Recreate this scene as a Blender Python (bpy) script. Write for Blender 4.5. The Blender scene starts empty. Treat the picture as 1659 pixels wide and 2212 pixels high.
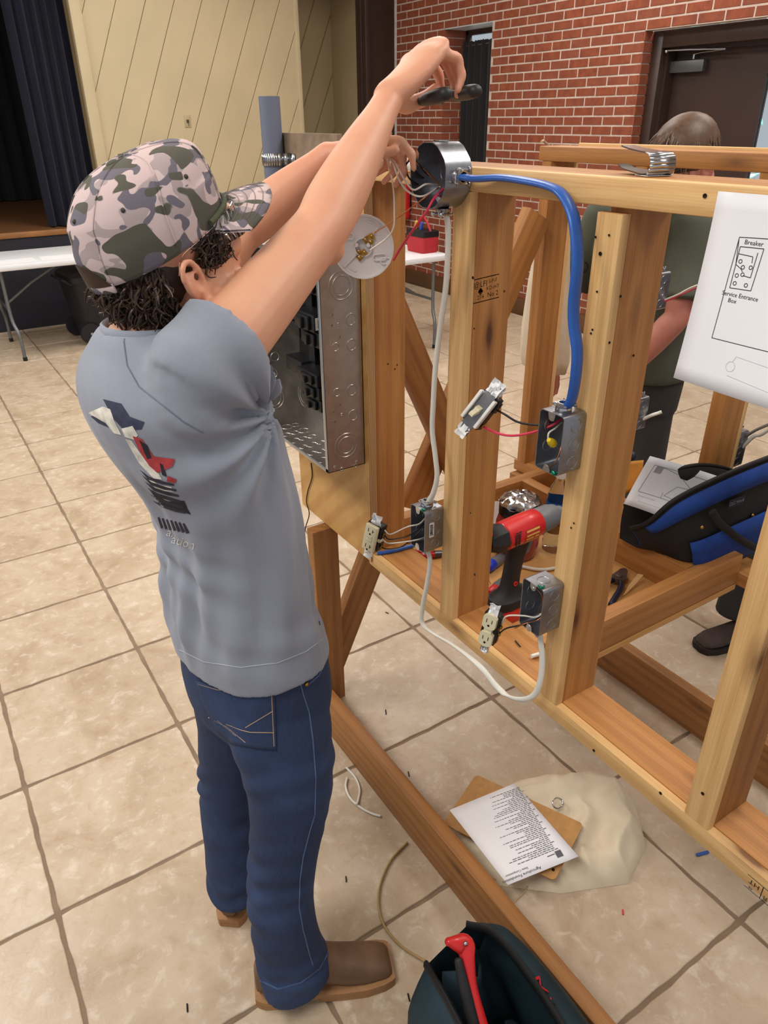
import bpy, bmesh, math, random
import numpy as np
from mathutils import Vector, Matrix, Euler, noise
from mathutils.bvhtree import BVHTree
random.seed(7); rng = np.random.default_rng(7)
S = bpy.context.scene
COL = S.collection
# ------------------------------------------------------------------ camera
W_, H_ = 1659, 2212
FPX = 1576.173
RC = np.array([[0.840705379, -0.541412375, -0.009333034], [0.264382126, 0.395368992, 0.879650756], [0.472563813, 0.741994609, -0.475528593]])
CP = np.array([0.08648875, -1.815181094, 1.696500225])
cam = bpy.data.objects.new('camera', bpy.data.cameras.new('camera'))
COL.objects.link(cam); S.camera = cam
cam.data.sensor_fit = 'VERTICAL'; cam.data.sensor_height = 36.0; cam.data.lens = 36.0 * FPX / H_
cam.data.clip_start = .02; cam.data.clip_end = 200
mw = Matrix.Identity(4)
for i in range(3):
    mw[i][0] = RC[0][i]; mw[i][1] = RC[1][i]; mw[i][2] = -RC[2][i]; mw[i][3] = CP[i]
cam.matrix_world = mw
# ------------------------------------------------------------------ world, lamps, exposure
wd = bpy.data.worlds.new('world'); S.world = wd; wd.use_nodes = True
wd.node_tree.nodes['Background'].inputs[0].default_value = (0.95, 0.97, 1.0, 1)
wd.node_tree.nodes['Background'].inputs[1].default_value = 0.55
S.view_settings.view_transform = 'Standard'; S.view_settings.look = 'None'
S.view_settings.exposure = -0.1; S.view_settings.gamma = 1.0; S.view_settings.use_curve_mapping = False
def lamp(x, y, z, sx, sy, power, col=(1, .955, .90)):
    l = bpy.data.lights.new('ceiling_lamp', 'AREA'); l.shape = 'RECTANGLE'; l.size = sx; l.size_y = sy
    l.energy = power; l.color = col
    o = bpy.data.objects.new('ceiling_lamp', l); COL.objects.link(o); o.location = (x, y, z)
for (x, y, p) in [(-1.0, -1.4, 60), (2.4, -1.6, 50), (-1.2, 1.2, 75), (2.2, 1.4, 42), (-1.2, 3.8, 75), (2.2, 3.8, 60), (4.2, 2.4, 34), (4.2, 0, 34)]:
    lamp(x, y, 3.5, .9, 1.3, p)

# ------------------------------------------------------------------ helpers
def ray(u, v): return RC.T @ np.array([(u - W_ / 2) / FPX, -(v - H_ / 2) / FPX, 1.0])
def atx(u, v, X): d = ray(u, v); return Vector(CP + d * (X - CP[0]) / d[0])
def aty(u, v, Y): d = ray(u, v); return Vector(CP + d * (Y - CP[1]) / d[1])
def atz(u, v, Z=0.): d = ray(u, v); return Vector(CP + d * (Z - CP[2]) / d[2])
def pix(p): d = RC @ (np.array(p) - CP); return (W_ / 2 + FPX * d[0] / d[2], H_ / 2 - FPX * d[1] / d[2], d[2])
V = Vector
def lin(c):
    return tuple(((x / 255) / 12.92 if x / 255 <= .04045 else ((x / 255 + .055) / 1.055) ** 2.4) for x in c) + (1,)

class MB:
    def __init__(s): s.v = []; s.f = []
    def add(s, vs, fs):
        n = len(s.v); s.v += [tuple(x) for x in vs]; s.f += [tuple(i + n for i in f) for f in fs]; return s
    def merge(s, o, M=None):
        return s.add([(M @ V(p)) if M else p for p in o.v], o.f)
    def box(s, a, b, M=None):
        x0, y0, z0 = a; x1, y1, z1 = b
        vs = [V(p) for p in [(x0, y0, z0), (x1, y0, z0), (x1, y1, z0), (x0, y1, z0), (x0, y0, z1), (x1, y0, z1), (x1, y1, z1), (x0, y1, z1)]]
        if M: vs = [M @ p for p in vs]
        return s.add(vs, [(0, 3, 2, 1), (4, 5, 6, 7), (0, 1, 5, 4), (1, 2, 6, 5), (2, 3, 7, 6), (3, 0, 4, 7)])
    def bbox(s, a, b, r=.002, seg=2, M=None):          # bevelled box
        bm = bmesh.new(); t = MB().box(a, b)
        vs = [bm.verts.new(p) for p in t.v]; [bm.faces.new([vs[i] for i in f]) for f in t.f]
        bmesh.ops.bevel(bm, geom=bm.edges[:], offset=r, segments=seg, affect='EDGES', profile=.5)
        return s.frombm(bm, M)
    def frombm(s, bm, M=None):
        bm.verts.index_update()
        s.add([(M @ p.co) if M else p.co for p in bm.verts], [[q.index for q in f.verts] for f in bm.faces]); bm.free(); return s
    def prism(s, poly, z0, z1, M=None):                 # polygon in xy extruded z
        n = len(poly); vs = [V((p[0], p[1], z0)) for p in poly] + [V((p[0], p[1], z1)) for p in poly]
        if M: vs = [M @ p for p in vs]
        return s.add(vs, [tuple(range(n))[::-1], tuple(range(n, 2 * n))] + [(i, (i + 1) % n, n + (i + 1) % n, n + i) for i in range(n)])
    def loft(s, rings, cap=True, closed=False):
        n = len(rings[0]); k = len(rings); vs = [p for r in rings for p in r]; fs = []
        for j in range(k if closed else k - 1):
            a = j * n; b = ((j + 1) % k) * n
            fs += [(a + i, a + (i + 1) % n, b + (i + 1) % n, b + i) for i in range(n)]
        if cap and not closed: fs += [tuple(range(n))[::-1], tuple(range((k - 1) * n, k * n))]
        return s.add(vs, fs)
    def lathe(s, prof, n=24, M=None, cap=True):         # prof [(r,z)]
        rings = [[(M @ V((r * math.cos(t), r * math.sin(t), z))) if M else V((r * math.cos(t), r * math.sin(t), z)) for t in [2 * math.pi * i / n for i in range(n)]] for r, z in prof]
        return s.loft(rings, cap)
    def cyl(s, a, b, r, n=16, r2=None):
        a = V(a); b = V(b); d = (b - a); L = d.length
        M = Matrix.Translation(a) @ d.to_track_quat('Z', 'Y').to_matrix().to_4x4()
        return s.lathe([(r, 0), (r2 if r2 is not None else r, L)], n, M)
    def ball(s, c, r, n=16, m=10, sc=(1, 1, 1), M=None):
        rings = []
        for j in range(m + 1):
            t = math.pi * j / m; rr = max(math.sin(t), 1e-3)
            rings.append([V((c[0] + sc[0] * r * rr * math.cos(p), c[1] + sc[1] * r * rr * math.sin(p), c[2] - sc[2] * r * math.cos(t))) for p in [2 * math.pi * i / n for i in range(n)]])
        if M: rings = [[M @ p for p in q] for q in rings]
        return s.loft(rings)
    def tube(s, pts, r, n=8, up=None, rb=None, sub=6, cap=True, smooth=True):
        P = crom(pts, sub) if (smooth and len(pts) > 2) else [V(p) for p in pts]
        k = len(P); rr = r if callable(r) else (lambda t: r)
        rings = []; u = None
        for i in range(k):
            t = (P[min(i + 1, k - 1)] - P[max(i - 1, 0)])
            if t.length < 1e-9: t = V((0, 0, 1))
            t.normalize()
            if u is None:
                u = V(up) if up else (V((0, 0, 1)) if abs(t.z) < .9 else V((1, 0, 0)))
            elif up: u = V(up)
            u = (u - t * u.dot(t))
            if u.length < 1e-6: u = t.orthogonal()
            u.normalize(); w = t.cross(u)
            q = rr(i / (k - 1)); qb = (rb if rb is not None else q)
            rings.append([P[i] + u * (q * math.cos(a)) + w * (qb * math.sin(a)) for a in [2 * math.pi * j / n for j in range(n)]])
        return s.loft(rings, cap)

def crom(pts, sub=6):
    P = [V(p) for p in pts]; P = [2 * P[0] - P[1]] + P + [2 * P[-1] - P[-2]]; out = []
    for i in range(1, len(P) - 2):
        a, b, c, d = P[i - 1:i + 3]
        for j in range(sub):
            t = j / sub
            out.append(.5 * ((2 * b) + (c - a) * t + (2 * a - 5 * b + 4 * c - d) * t * t + (3 * b - a - 3 * c + d) * t ** 3))
    out.append(P[-2]); return out

def mesh(name, m):
    me = bpy.data.meshes.new(name); me.from_pydata([tuple(p) for p in m.v], [], m.f); me.validate(); me.update(); return me
def fin(o, smooth):
    me = o.data
    if smooth:
        me.polygons.foreach_set('use_smooth', [True] * len(me.polygons))
        if smooth < 179: me.set_sharp_from_angle(angle=math.radians(smooth))
def adopt(o, parent):
    if parent:
        o.parent = parent; o.matrix_parent_inverse = WM[parent.name].inverted()
WM = {}
def obj(name, m, mat, parent=None, smooth=35, M=None, fixn=True):
    me = m if isinstance(m, bpy.types.Mesh) else mesh(name, m)
    if fixn and not isinstance(m, bpy.types.Mesh):
        bm = bmesh.new(); bm.from_mesh(me); bmesh.ops.recalc_face_normals(bm, faces=bm.faces[:]); bm.to_mesh(me); bm.free()
    o = bpy.data.objects.new(name, me); COL.objects.link(o)
    if not me.materials: me.materials.append(mat)
    fin(o, smooth)
    if M is not None: o.matrix_world = M
    WM[o.name] = M.copy() if M is not None else Matrix.Identity(4)
    adopt(o, parent); return o
def tag(o, label, cat, group=None):
    o['label'] = label; o['category'] = cat
    if group: o['group'] = group
    return o
def thing(name, label, cat, loc=(0, 0, 0), group=None):
    o = bpy.data.objects.new(name, None); COL.objects.link(o); o.empty_display_size = .05
    o.location = loc; WM[o.name] = Matrix.Translation(loc)
    return tag(o, label, cat, group)
def struct(o): o['kind'] = 'structure'; return o

# ------------------------------------------------------------------ materials
def nmat(name):
    m = bpy.data.materials.new(name); m.use_nodes = True; nt = m.node_tree
    return m, nt, nt.nodes['Principled BSDF']
def N(nt, t, **kw):
    n = nt.nodes.new(t)
    for k, v in kw.items():
        if hasattr(n, k) and not k[0].isupper(): setattr(n, k, v)
        else: n.inputs[k.replace('_', ' ')].default_value = v
    return n
def L(nt, a, b): nt.links.new(a, b)
def ramp(nt, fac, stops):
    r = nt.nodes.new('ShaderNodeValToRGB'); e = r.color_ramp.elements
    while len(e) < len(stops): e.new(.5)
    for q, (p, c) in zip(e, stops): q.position = p; q.color = c
    L(nt, fac, r.inputs[0]); return r.outputs[0]
def mix(nt, fac, a, b, mode='MIX'):
    m = nt.nodes.new('ShaderNodeMix'); m.data_type = 'RGBA'; m.blend_type = mode
    for s, x in ((m.inputs[0], fac), (m.inputs[6], a), (m.inputs[7], b)):
        if hasattr(x, 'default_value') or hasattr(x, 'is_linked'): L(nt, x, s)
        else: s.default_value = x
    return m.outputs[2]
def math_(nt, op, a, b=None):
    m = nt.nodes.new('ShaderNodeMath'); m.operation = op
    for s, x in ((m.inputs[0], a), (m.inputs[1], b)):
        if x is None: continue
        if isinstance(x, (int, float)): s.default_value = x
        else: L(nt, x, s)
    return m.outputs[0]
def coords(nt, rand=True, sc=(1, 1, 1)):
    tc = nt.nodes.new('ShaderNodeTexCoord'); mp = nt.nodes.new('ShaderNodeMapping'); mp.inputs['Scale'].default_value = sc
    L(nt, tc.outputs['Object'], mp.inputs[0])
    if rand:
        oi = nt.nodes.new('ShaderNodeObjectInfo'); m = math_(nt, 'MULTIPLY', oi.outputs['Random'], 17.3)
        L(nt, m, mp.inputs['Location'])
    return mp.outputs[0]
def noise_(nt, vec, scale, detail=3, rough=.55, dist=0):
    n = N(nt, 'ShaderNodeTexNoise', Scale=scale, Detail=detail, Roughness=rough, Distortion=dist); L(nt, vec, n.inputs[0]); return n.outputs[0]
def bump(nt, b, h, strength=.3, dist=.001):
    n = N(nt, 'ShaderNodeBump', Strength=strength, Distance=dist); L(nt, h, n.inputs['Height']); L(nt, n.outputs[0], b.inputs['Normal'])
MATS = {}
def pm(name, col, rough=.5, metal=0., var=.1, scale=15, bumps=0., bscale=150, rvar=0., spec=.5, trans=0., alpha=1., ior=1.45, coat=0., sheen=0., emit=None, rand=True):
    if name in MATS: return MATS[name]
    m, nt, b = nmat(name); c = lin(col)
    vec = coords(nt, rand)
    n = noise_(nt, vec, scale, 4)
    a = tuple(max(x * (1 - var), 0) for x in c[:3]) + (1,); d = tuple(min(x * (1 + var), 1) for x in c[:3]) + (1,)
    L(nt, ramp(nt, n, [(.3, a), (.7, d)]), b.inputs['Base Color'])
    b.inputs['Roughness'].default_value = rough; b.inputs['Metallic'].default_value = metal
    if rvar:
        mr = N(nt, 'ShaderNodeMapRange'); mr.inputs[3].default_value = max(rough - rvar, .02); mr.inputs[4].default_value = min(rough + rvar, 1)
        L(nt, n, mr.inputs[0]); L(nt, mr.outputs[0], b.inputs['Roughness'])
    b.inputs['Specular IOR Level'].default_value = spec; b.inputs['IOR'].default_value = ior
    b.inputs['Transmission Weight'].default_value = trans; b.inputs['Alpha'].default_value = alpha
    b.inputs['Coat Weight'].default_value = coat; b.inputs['Sheen Weight'].default_value = sheen
    if emit: b.inputs['Emission Color'].default_value = lin(col); b.inputs['Emission Strength'].default_value = emit
    if bumps: bump(nt, b, noise_(nt, vec, bscale, 3), bumps)
    MATS[name] = m; return m
def wood(name, light, dark, knot, rings=9, rough=.55, knots=True, fiber=.35):
    m, nt, b = nmat(name)
    v = coords(nt, True)
    def mp(sc):
        q = nt.nodes.new('ShaderNodeMapping'); q.inputs['Scale'].default_value = sc; L(nt, v, q.inputs[0]); return q.outputs[0]
    w = N(nt, 'ShaderNodeTexWave', wave_type='RINGS', rings_direction='X', Scale=rings, Distortion=5.0, Detail=2.0, Detail_Scale=.6)
    L(nt, mp((.22, 1.6, 1.6)), w.inputs[0])
    c = ramp(nt, w.outputs['Fac'], [(.1, lin(dark)), (.65, lin(light)), (1, lin(light))])
    big = noise_(nt, mp((1.5, 5, 5)), 2.2, 3)
    c = mix(nt, .5, c, ramp(nt, big, [(.3, lin(dark)), (.62, lin(light))]))
    fib = noise_(nt, mp((3, 130, 130)), 3.0, 2)
    c = mix(nt, fiber, c, ramp(nt, fib, [(.3, lin(dark)), (.7, lin(tuple(min(255, x * 1.08) for x in light)))]), 'MIX')
    if knots:
        vo = N(nt, 'ShaderNodeTexVoronoi', Scale=1.0, Randomness=1.0); L(nt, mp((3.1, 10, 10)), vo.inputs[0])
        k = ramp(nt, vo.outputs['Distance'], [(.05, (1, 1, 1, 1)), (.10, (.45, .45, .45, 1)), (.2, (0, 0, 0, 1))])
        c = mix(nt, k, c, lin(knot))
    L(nt, c, b.inputs['Base Color']); b.inputs['Roughness'].default_value = rough
    bump(nt, b, fib, .25, .0008)
    MATS[name] = m; return m
WL = wood('pine_pale', (226, 186, 128), (196, 150, 92), (120, 78, 40), rings=10)
WB = wood('pine_amber', (186, 130, 70), (152, 98, 48), (84, 46, 20), rings=8)
WD = wood('pine_dark', (166, 114, 60), (126, 80, 40), (70, 40, 18), rings=8)
PLY = wood('plywood_face', (206, 162, 98), (172, 122, 64), (110, 70, 30), rings=3, fiber=.25, knots=False)
def ply_edge():
    m, nt, b = nmat('plywood_edge'); v = coords(nt, False)
    w = N(nt, 'ShaderNodeTexWave', wave_type='BANDS', bands_direction='X', Scale=95, Distortion=1.2, Detail=2); L(nt, v, w.inputs[0])
    L(nt, ramp(nt, w.outputs['Fac'], [(.2, lin((120, 78, 42))), (.7, lin((206, 166, 112)))]), b.inputs['Base Color']); b.inputs['Roughness'].default_value = .7
    return m
PLYE = ply_edge()
GALV = None
def galv(name, col, rough=.32, scale=40, var=.12):
    m, nt, b = nmat(name); v = coords(nt, True)
    vo = N(nt, 'ShaderNodeTexVoronoi', Scale=scale * 2.2, Randomness=1); L(nt, v, vo.inputs[0])
    n = noise_(nt, v, scale, 4)
    c = lin(col)
    L(nt, mix(nt, .35, ramp(nt, n, [(.3, tuple(x * (1 - var) for x in c[:3]) + (1,)), (.7, tuple(min(1, x * (1 + var)) for x in c[:3]) + (1,))]), ramp(nt, math_(nt, 'FRACT', math_(nt, 'MULTIPLY', vo.outputs['Color'], 3.7)), [(0, tuple(x * .8 for x in c[:3]) + (1,)), (1, tuple(min(1, x * 1.18) for x in c[:3]) + (1,))])), b.inputs['Base Color'])
    b.inputs['Metallic'].default_value = .9
    mr = N(nt, 'ShaderNodeMapRange'); mr.inputs[3].default_value = rough - .1; mr.inputs[4].default_value = rough + .14; L(nt, n, mr.inputs[0]); L(nt, mr.outputs[0], b.inputs['Roughness'])
    bump(nt, b, n, .08, .0006)
    MATS[name] = m; return m
GALV = galv('galvanized_steel', (150, 152, 158))
GALVD = galv('galvanized_panel', (172, 166, 160), rough=.36, scale=25, var=.08)
ZINC = pm('zinc_bright', (190, 192, 196), .2, 1., .1, 60)
BRASS = pm('brass_screw', (176, 140, 70), .3, 1., .15, 80)
BLK = pm('black_plastic', (22, 22, 24), .42, 0, .1, 30)
WHT = pm('white_plastic', (232, 230, 224), .4, 0, .03, 30)
PAPER = pm('paper', (236, 236, 240), .8, 0, .02, 8)
INK = pm('black_ink', (24, 24, 28), .8, 0, 0, 8)
COPPER = pm('copper', (196, 128, 84), .3, 1., .1, 60)
WIREW = pm('wire_white', (228, 222, 210), .45, 0, .04, 30)
WIREK = pm('wire_black', (16, 16, 18), .4, 0, .05, 30)
WIRER = pm('wire_red', (214, 52, 84), .4, 0, .05, 30)
GREEN = pm('green_screw', (30, 120, 96), .3, .7, .1, 60)
SCREWD = pm('dark_screw', (46, 40, 34), .4, .8, .2, 60)

# lumber: box along local X, rounded arrises, its own frame so the grain follows it
def lumber(name, parent, a, b, w, h, up=(0, 0, 1), mat=None, r=.0035):
    a = V(a); b = V(b); x = (b - a).normalized(); z = V(up); z = (z - x * z.dot(x)).normalized(); y = z.cross(x)
    M = Matrix((x, y, z)).transposed().to_4x4(); M.translation = (a + b) / 2; Ln = (b - a).length
    bm = bmesh.new(); t = MB().box((-Ln / 2, -w / 2, -h / 2), (Ln / 2, w / 2, h / 2))
    vs = [bm.verts.new(p) for p in t.v]; [bm.faces.new([vs[i] for i in f]) for f in t.f]
    es = [e for e in bm.edges if abs((e.verts[0].co - e.verts[1].co).x) > 1e-6]
    bmesh.ops.bevel(bm, geom=es, offset=r, segments=2, affect='EDGES', profile=.5)
    return obj(name, MB().frombm(bm), mat or WB, parent, 40, M)
def text_mesh(s, size, ext=0.0):
    cu = bpy.data.curves.new('t', 'FONT'); cu.body = s; cu.size = size; cu.extrude = ext; cu.align_x = 'CENTER'; cu.align_y = 'CENTER'; cu.resolution_u = 2
    o = bpy.data.objects.new('t', cu); me = bpy.data.meshes.new_from_object(o)
    m = MB(); m.add([p.co.copy() for p in me.vertices], [tuple(p.vertices) for p in me.polygons])
    bpy.data.objects.remove(o); bpy.data.curves.remove(cu); bpy.data.meshes.remove(me); return m
def frame_M(o, x, y):        # matrix with local x,y axes on a face
    x = V(x).normalized(); y = V(y); y = (y - x * y.dot(x)).normalized(); z = x.cross(y)
    M = Matrix((x, y, z)).transposed().to_4x4(); M.translation = V(o); return M
# ================================================================== setting
T = .456
def tile_mat():
    m, nt, b = nmat('ceramic_tile'); v = coords(nt, True)
    oi = nt.nodes.new('ShaderNodeObjectInfo')
    n1 = noise_(nt, v, 5, 5, .6, .6); n2 = noise_(nt, v, 26, 5, .65, .4); n3 = noise_(nt, v, 180, 2)
    c = ramp(nt, n1, [(.28, lin((172, 150, 124))), (.5, lin((194, 175, 150))), (.72, lin((208, 192, 170)))])
    c = mix(nt, math_(nt, 'MULTIPLY', ramp(nt, n2, [(.54, (0, 0, 0, 1)), (.68, (1, 1, 1, 1))]), .5), c, lin((230, 220, 204)))
    c = mix(nt, math_(nt, 'MULTIPLY', ramp(nt, n2, [(.3, (1, 1, 1, 1)), (.45, (0, 0, 0, 1))]), .4), c, lin((168, 136, 104)))
    c = mix(nt, math_(nt, 'MULTIPLY', oi.outputs['Random'], .22), c, lin((180, 156, 134)))
    c = mix(nt, math_(nt, 'MULTIPLY', n3, .12), c, lin((140, 116, 92)))
    L(nt, c, b.inputs['Base Color'])
    mr = N(nt, 'ShaderNodeMapRange'); mr.inputs[3].default_value = .26; mr.inputs[4].default_value = .5; L(nt, n2, mr.inputs[0]); L(nt, mr.outputs[0], b.inputs['Roughness'])
    bump(nt, b, math_(nt, 'ADD', n2, math_(nt, 'MULTIPLY', n1, .8)), .3, .003)
    return m
TILE = tile_mat()
GROUT = pm('grout', (132, 112, 92), .9, 0, .2, 8, .3, 300, rand=False)
fl = MB(); fl.box((-3, -3.2, -.06), (5.5, 5.75, -.0035))
floor = struct(obj('floor', fl, GROUT, smooth=0))
def tile_mesh(seed):
    r = random.Random(seed); h = T / 2; g = .0045; n = 14; pts = []
    for e in range(4):
        off = [0]; ph = r.uniform(0, 6); ph2 = r.uniform(0, 6)
        for i in range(n):
            t = i / n; w = g + .0012 * math.sin(6.28 * t * 1.7 + ph) + .0011 * math.sin(6.28 * t * 4.3 + ph2) + r.uniform(-.0004, .0004)
            if i == 0: w = g + .002
            a = -h + 2 * h * t; c = {0: (a, -h + w), 1: (h - w, a), 2: (-a, h - w), 3: (-h + w, -a)}[e]
            if i == 0: c = {0: (-h + g + .002, -h + g + .002), 1: (h - g - .002, -h + g + .002), 2: (h - g - .002, h - g - .002), 3: (-h + g + .002, h - g - .002)}[e]
            pts.append(c)
    m = MB(); k = len(pts)
    s = 1 - .012
    m.add([(x, y, -.0045) for x, y in pts] + [(x * .9955, y * .9955, -.0012) for x, y in pts] + [(x * s, y * s, 0) for x, y in pts],
          [(i, (i + 1) % k, k + (i + 1) % k, k + i) for i in range(k)] + [(k + i, k + (i + 1) % k, 2 * k + (i + 1) % k, 2 * k + i) for i in range(k)] + [tuple(range(2 * k, 3 * k))])
    me = mesh('tile', m); me.materials.append(TILE); return me
TM = [tile_mesh(i) for i in range(6)]
tiles = []
for i in range(-6, 12):
    for j in range(-5, 13):
        c = ((i + .5) * T, (j + .5) * T, 0)
        if c[1] > 5.7 or c[0] > 5.45: continue
        u, v, d = pix(c)
        if d < .25 or u < -420 or u > 2100 or v > 2750 or v < 300: continue
        tiles.append((d, c))
tiles.sort()
for d, c in tiles[:300]:
    me = random.choice(TM); o = bpy.data.objects.new('tile', me); COL.objects.link(o); o.location = c; o.rotation_euler.z = random.choice([0, math.pi])
    o.parent = floor
    me.polygons.foreach_set('use_smooth', [False] * len(me.polygons))

# ---- brick wall on the right
BX = 5.087; CH = .0677; BLn = .2115; ZL = 2.232
def brick_mat():
    m, nt, b = nmat('red_brick'); v = coords(nt, True); oi = nt.nodes.new('ShaderNodeObjectInfo')
    n = noise_(nt, v, 16, 5); tcn = nt.nodes.new('ShaderNodeTexCoord')
    cell = noise_(nt, tcn.outputs['Object'], 4.4, 0)
    c = ramp(nt, n, [(.3, lin((118, 54, 32))), (.7, lin((148, 76, 46)))])
    c = mix(nt, math_(nt, 'MULTIPLY', oi.outputs['Random'], .4), c, lin((128, 74, 58)))
    c = mix(nt, math_(nt, 'MULTIPLY', ramp(nt, noise_(nt, v, 60, 4), [(.62, (0, 0, 0, 1)), (.8, (1, 1, 1, 1))]), .35), c, lin((190, 130, 104)))
    L(nt, c, b.inputs['Base Color']); b.inputs['Roughness'].default_value = .8; bump(nt, b, noise_(nt, v, 160, 4), .4, .001); return m
BRICK = brick_mat()
MORTAR = pm('mortar', (196, 178, 166), .92, 0, .12, 30, .4, 250, rand=False)
WY0, WY1, WZ0, WZ1 = 4.165, 4.886, .95, 2.44       # window recess
DY0, DY1 = .25, 2.459                                # door recess (two leaves)
def wall_mortar():
    m = MB(); x0, x1 = BX + .0035, BX + .09
    for (y0, y1, z0, z1) in [(-3.2, DY0, 0, 3.6), (DY0, DY1, ZL, 3.6), (DY1, WY0, 0, 3.6), (WY0, WY1, 0, WZ0), (WY0, WY1, WZ1, 3.6), (WY1, 5.7, 0, 3.6)]:
        m.box((x0, y0, z0), (x1, y1, z1))
    m.box((BX + .006, WY1 - .004, WZ0), (BX + .3, WY1 + .05, WZ1)); m.box((BX + .09, WY0 - .05, WZ0), (BX + .3, WY0 + .004, WZ1))
    m.box((BX + .006, DY1 - .004, 0), (BX + .12, DY1 + .05, ZL))
    return m
wall_right = struct(obj('wall_right', wall_mortar(), MORTAR, smooth=0))
def inside(y0, y1, z):
    out = [(y0, y1)]
    for (a, b, c, d) in ((WY0, WY1, WZ0, WZ1), (DY0, DY1, 0, ZL)):
        if c < z < d:
            nx = []
            for p, q in out:
                if q <= a or p >= b: nx.append((p, q))
                else:
                    if p < a: nx.append((p, a))
                    if q > b: nx.append((b, q))
            out = nx
    return out
bricks = []
k = 0
z = ZL - CH * 32
row = 0
while z < 3.0:
    y = -.6 + (BLn / 2 if row % 2 else 0) + .084
    while y < 5.7:
        for (a, b) in inside(y, min(y + BLn, 5.7), z + CH / 2):
            if b - a > .04: bricks.append((a + .006, b - .006, z + .006, z + CH - .006))
        y += BLn
    z += CH; row += 1
vis = []
for q in bricks:
    u, v, d = pix((BX, (q[0] + q[1]) / 2, (q[2] + q[3]) / 2))
    w = abs(pix((BX, q[0], q[2]))[0] - pix((BX, q[1], q[2]))[0]) if d > .3 else 0
    ok = -20 < u < 1690 and -20 < v < 2300 and d > .3 and (v < 345 or (870 < u < 970 and v < 640) or (1095 < u < 1140 and v < 560))
    if q[3] < .15: continue
    vis.append((ok * w, q))
vis.sort(key=lambda t: -t[0])
BM = {}
rest = MB()
for n_, (w, q) in enumerate(vis):
    sx = round(q[1] - q[0], 3)
    if n_ < 300 and w > 0:
        if sx not in BM:
            BM[sx] = mesh('brick', MB().bbox((-.03, -sx / 2, -CH / 2 + .006), (.012, sx / 2, CH / 2 - .006), .0025, 1)); BM[sx].materials.append(BRICK)
        o = bpy.data.objects.new('brick', BM[sx]); COL.objects.link(o); o.location = (BX + .018 + random.uniform(-.0015, .0015), (q[0] + q[1]) / 2, (q[2] + q[3]) / 2)
        o.location.x += .012; o.parent = wall_right
    else:
        rest.box((BX + random.uniform(-.001, .001), q[0], q[2]), (BX + .04, q[1], q[3]))
# returns of the window and door recesses
z = ZL - CH * 32; row = 0
while z < ZL - .01:
    if z > WZ0 and z < WZ1 - .03:
        for (a, b) in ([(.0, .10), (.11, .31)] if row % 2 else [(0, .205), (.215, .31)]):
            rest.box((BX + a + .003, WY1 - .012, z + .005), (BX + b - .003, WY1 + .03, z + CH - .005))
    rest.box((BX + .003, DY1 - .012, z + .005), (BX + .105, DY1 + .03, z + CH - .005))
    z += CH; row += 1
while z < WZ1 - .03:
    rest.box((BX + .003, WY1 - .012, z + .005), (BX + .3, WY1 + .03, z + CH - .005)); z += CH
ro = obj('brick', rest, BRICK, wall_right, smooth=0); ro['kind'] = 'stuff'
BROWN = pm('brown_paint', (64, 46, 38), .45, 0, .12, 6, .05, 80, rand=False)
BROWND = pm('brown_steel', (58, 42, 36), .4, 0, .1, 5, rand=False)
base = MB().bbox((BX - .055, DY1, 0), (BX + .004, 5.7, .15), .006)
struct(obj('baseboard_right', base, pm('base_brown', (92, 62, 36), .5, 0, .2, 6), smooth=30))
# window: frame, glass, valance strip, black curtain
wx = BX + .27
win = bpy.data.objects.new('window_1', None); COL.objects.link(win); WM['window_1'] = Matrix.Identity(4); struct(win)
f = MB()
for a, b in (((wx, WY0, WZ1 - .05), (wx + .05, WY1, WZ1)), ((wx, WY0, WZ0), (wx + .05, WY1, WZ0 + .05)), ((wx, WY0, WZ0), (wx + .05, WY0 + .045, WZ1)), ((wx, WY1 - .045, WZ0), (wx + .05, WY1, WZ1)), ((wx, WY0, 2.24), (wx + .05, WY1, 2.275))): f.bbox(a, b, .004)
obj('window_frame', f, BROWN, win)
GLASS = pm('pane_glass', (235, 245, 250), .03, 0, 0, 5, trans=1., ior=1.1)
obj('pane', MB().box((wx + .02, WY0 + .04, WZ0), (wx + .026, WY1 - .04, WZ1 - .04)), GLASS, win, smooth=0)
obj('head_lining', MB().box((BX + .01, WY0, WZ1 - .008), (wx + .05, WY1, WZ1 + .006)), pm('head_white', (214, 220, 226), .3, 0, .03, 5), win, smooth=0)
cur = thing('window_curtain', 'black pleated curtain hanging in the narrow brick window recess', 'curtain', (wx - .03, 4.52, WZ0))
def drape(y0, y1, z0, z1, x, amp, waves, nz=10, seed=1, axis='y', thick=.004, rag=0):
    r = random.Random(seed); n = int(waves * 10); rows = []
    ph = [r.uniform(0, 6.28) for _ in range(4)]
    for j in range(nz + 1):
        t = j / nz; rowp = []
        for i in range(n + 1):
            s = i / n; q = math.sin(s * waves * 6.283 + ph[0] + .5 * math.sin(s * 9 + ph[1])) * amp * (.75 + .35 * t) + amp * .3 * math.sin(s * waves * 13 + ph[2] + t)
            a = y0 + (y1 - y0) * s; zz = z1 + (z0 - z1) * t + (rag * r.uniform(-1, 1) if j == 0 else 0)
            rowp.append(V((x + q, a, zz)) if axis == 'y' else V((a, x + q, zz)))
        rows.append(rowp)
    m = MB(); w = n + 1
    vs = [p for rr in rows for p in rr]; m.add(vs, [(j * w + i, j * w + i + 1, (j + 1) * w + i + 1, (j + 1) * w + i) for j in range(nz) for i in range(n)])
    return m
CLOTHK = pm('black_cloth', (14, 14, 20), .85, 0, .2, 30, .2, 400, sheen=.2, rand=False)
obj('cloth', drape(WY0 + .01, WY1 - .01, WZ0 + .02, 2.335, wx - .05, .014, 7, rag=.006), CLOTHK, cur, 60, fixn=False)
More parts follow.
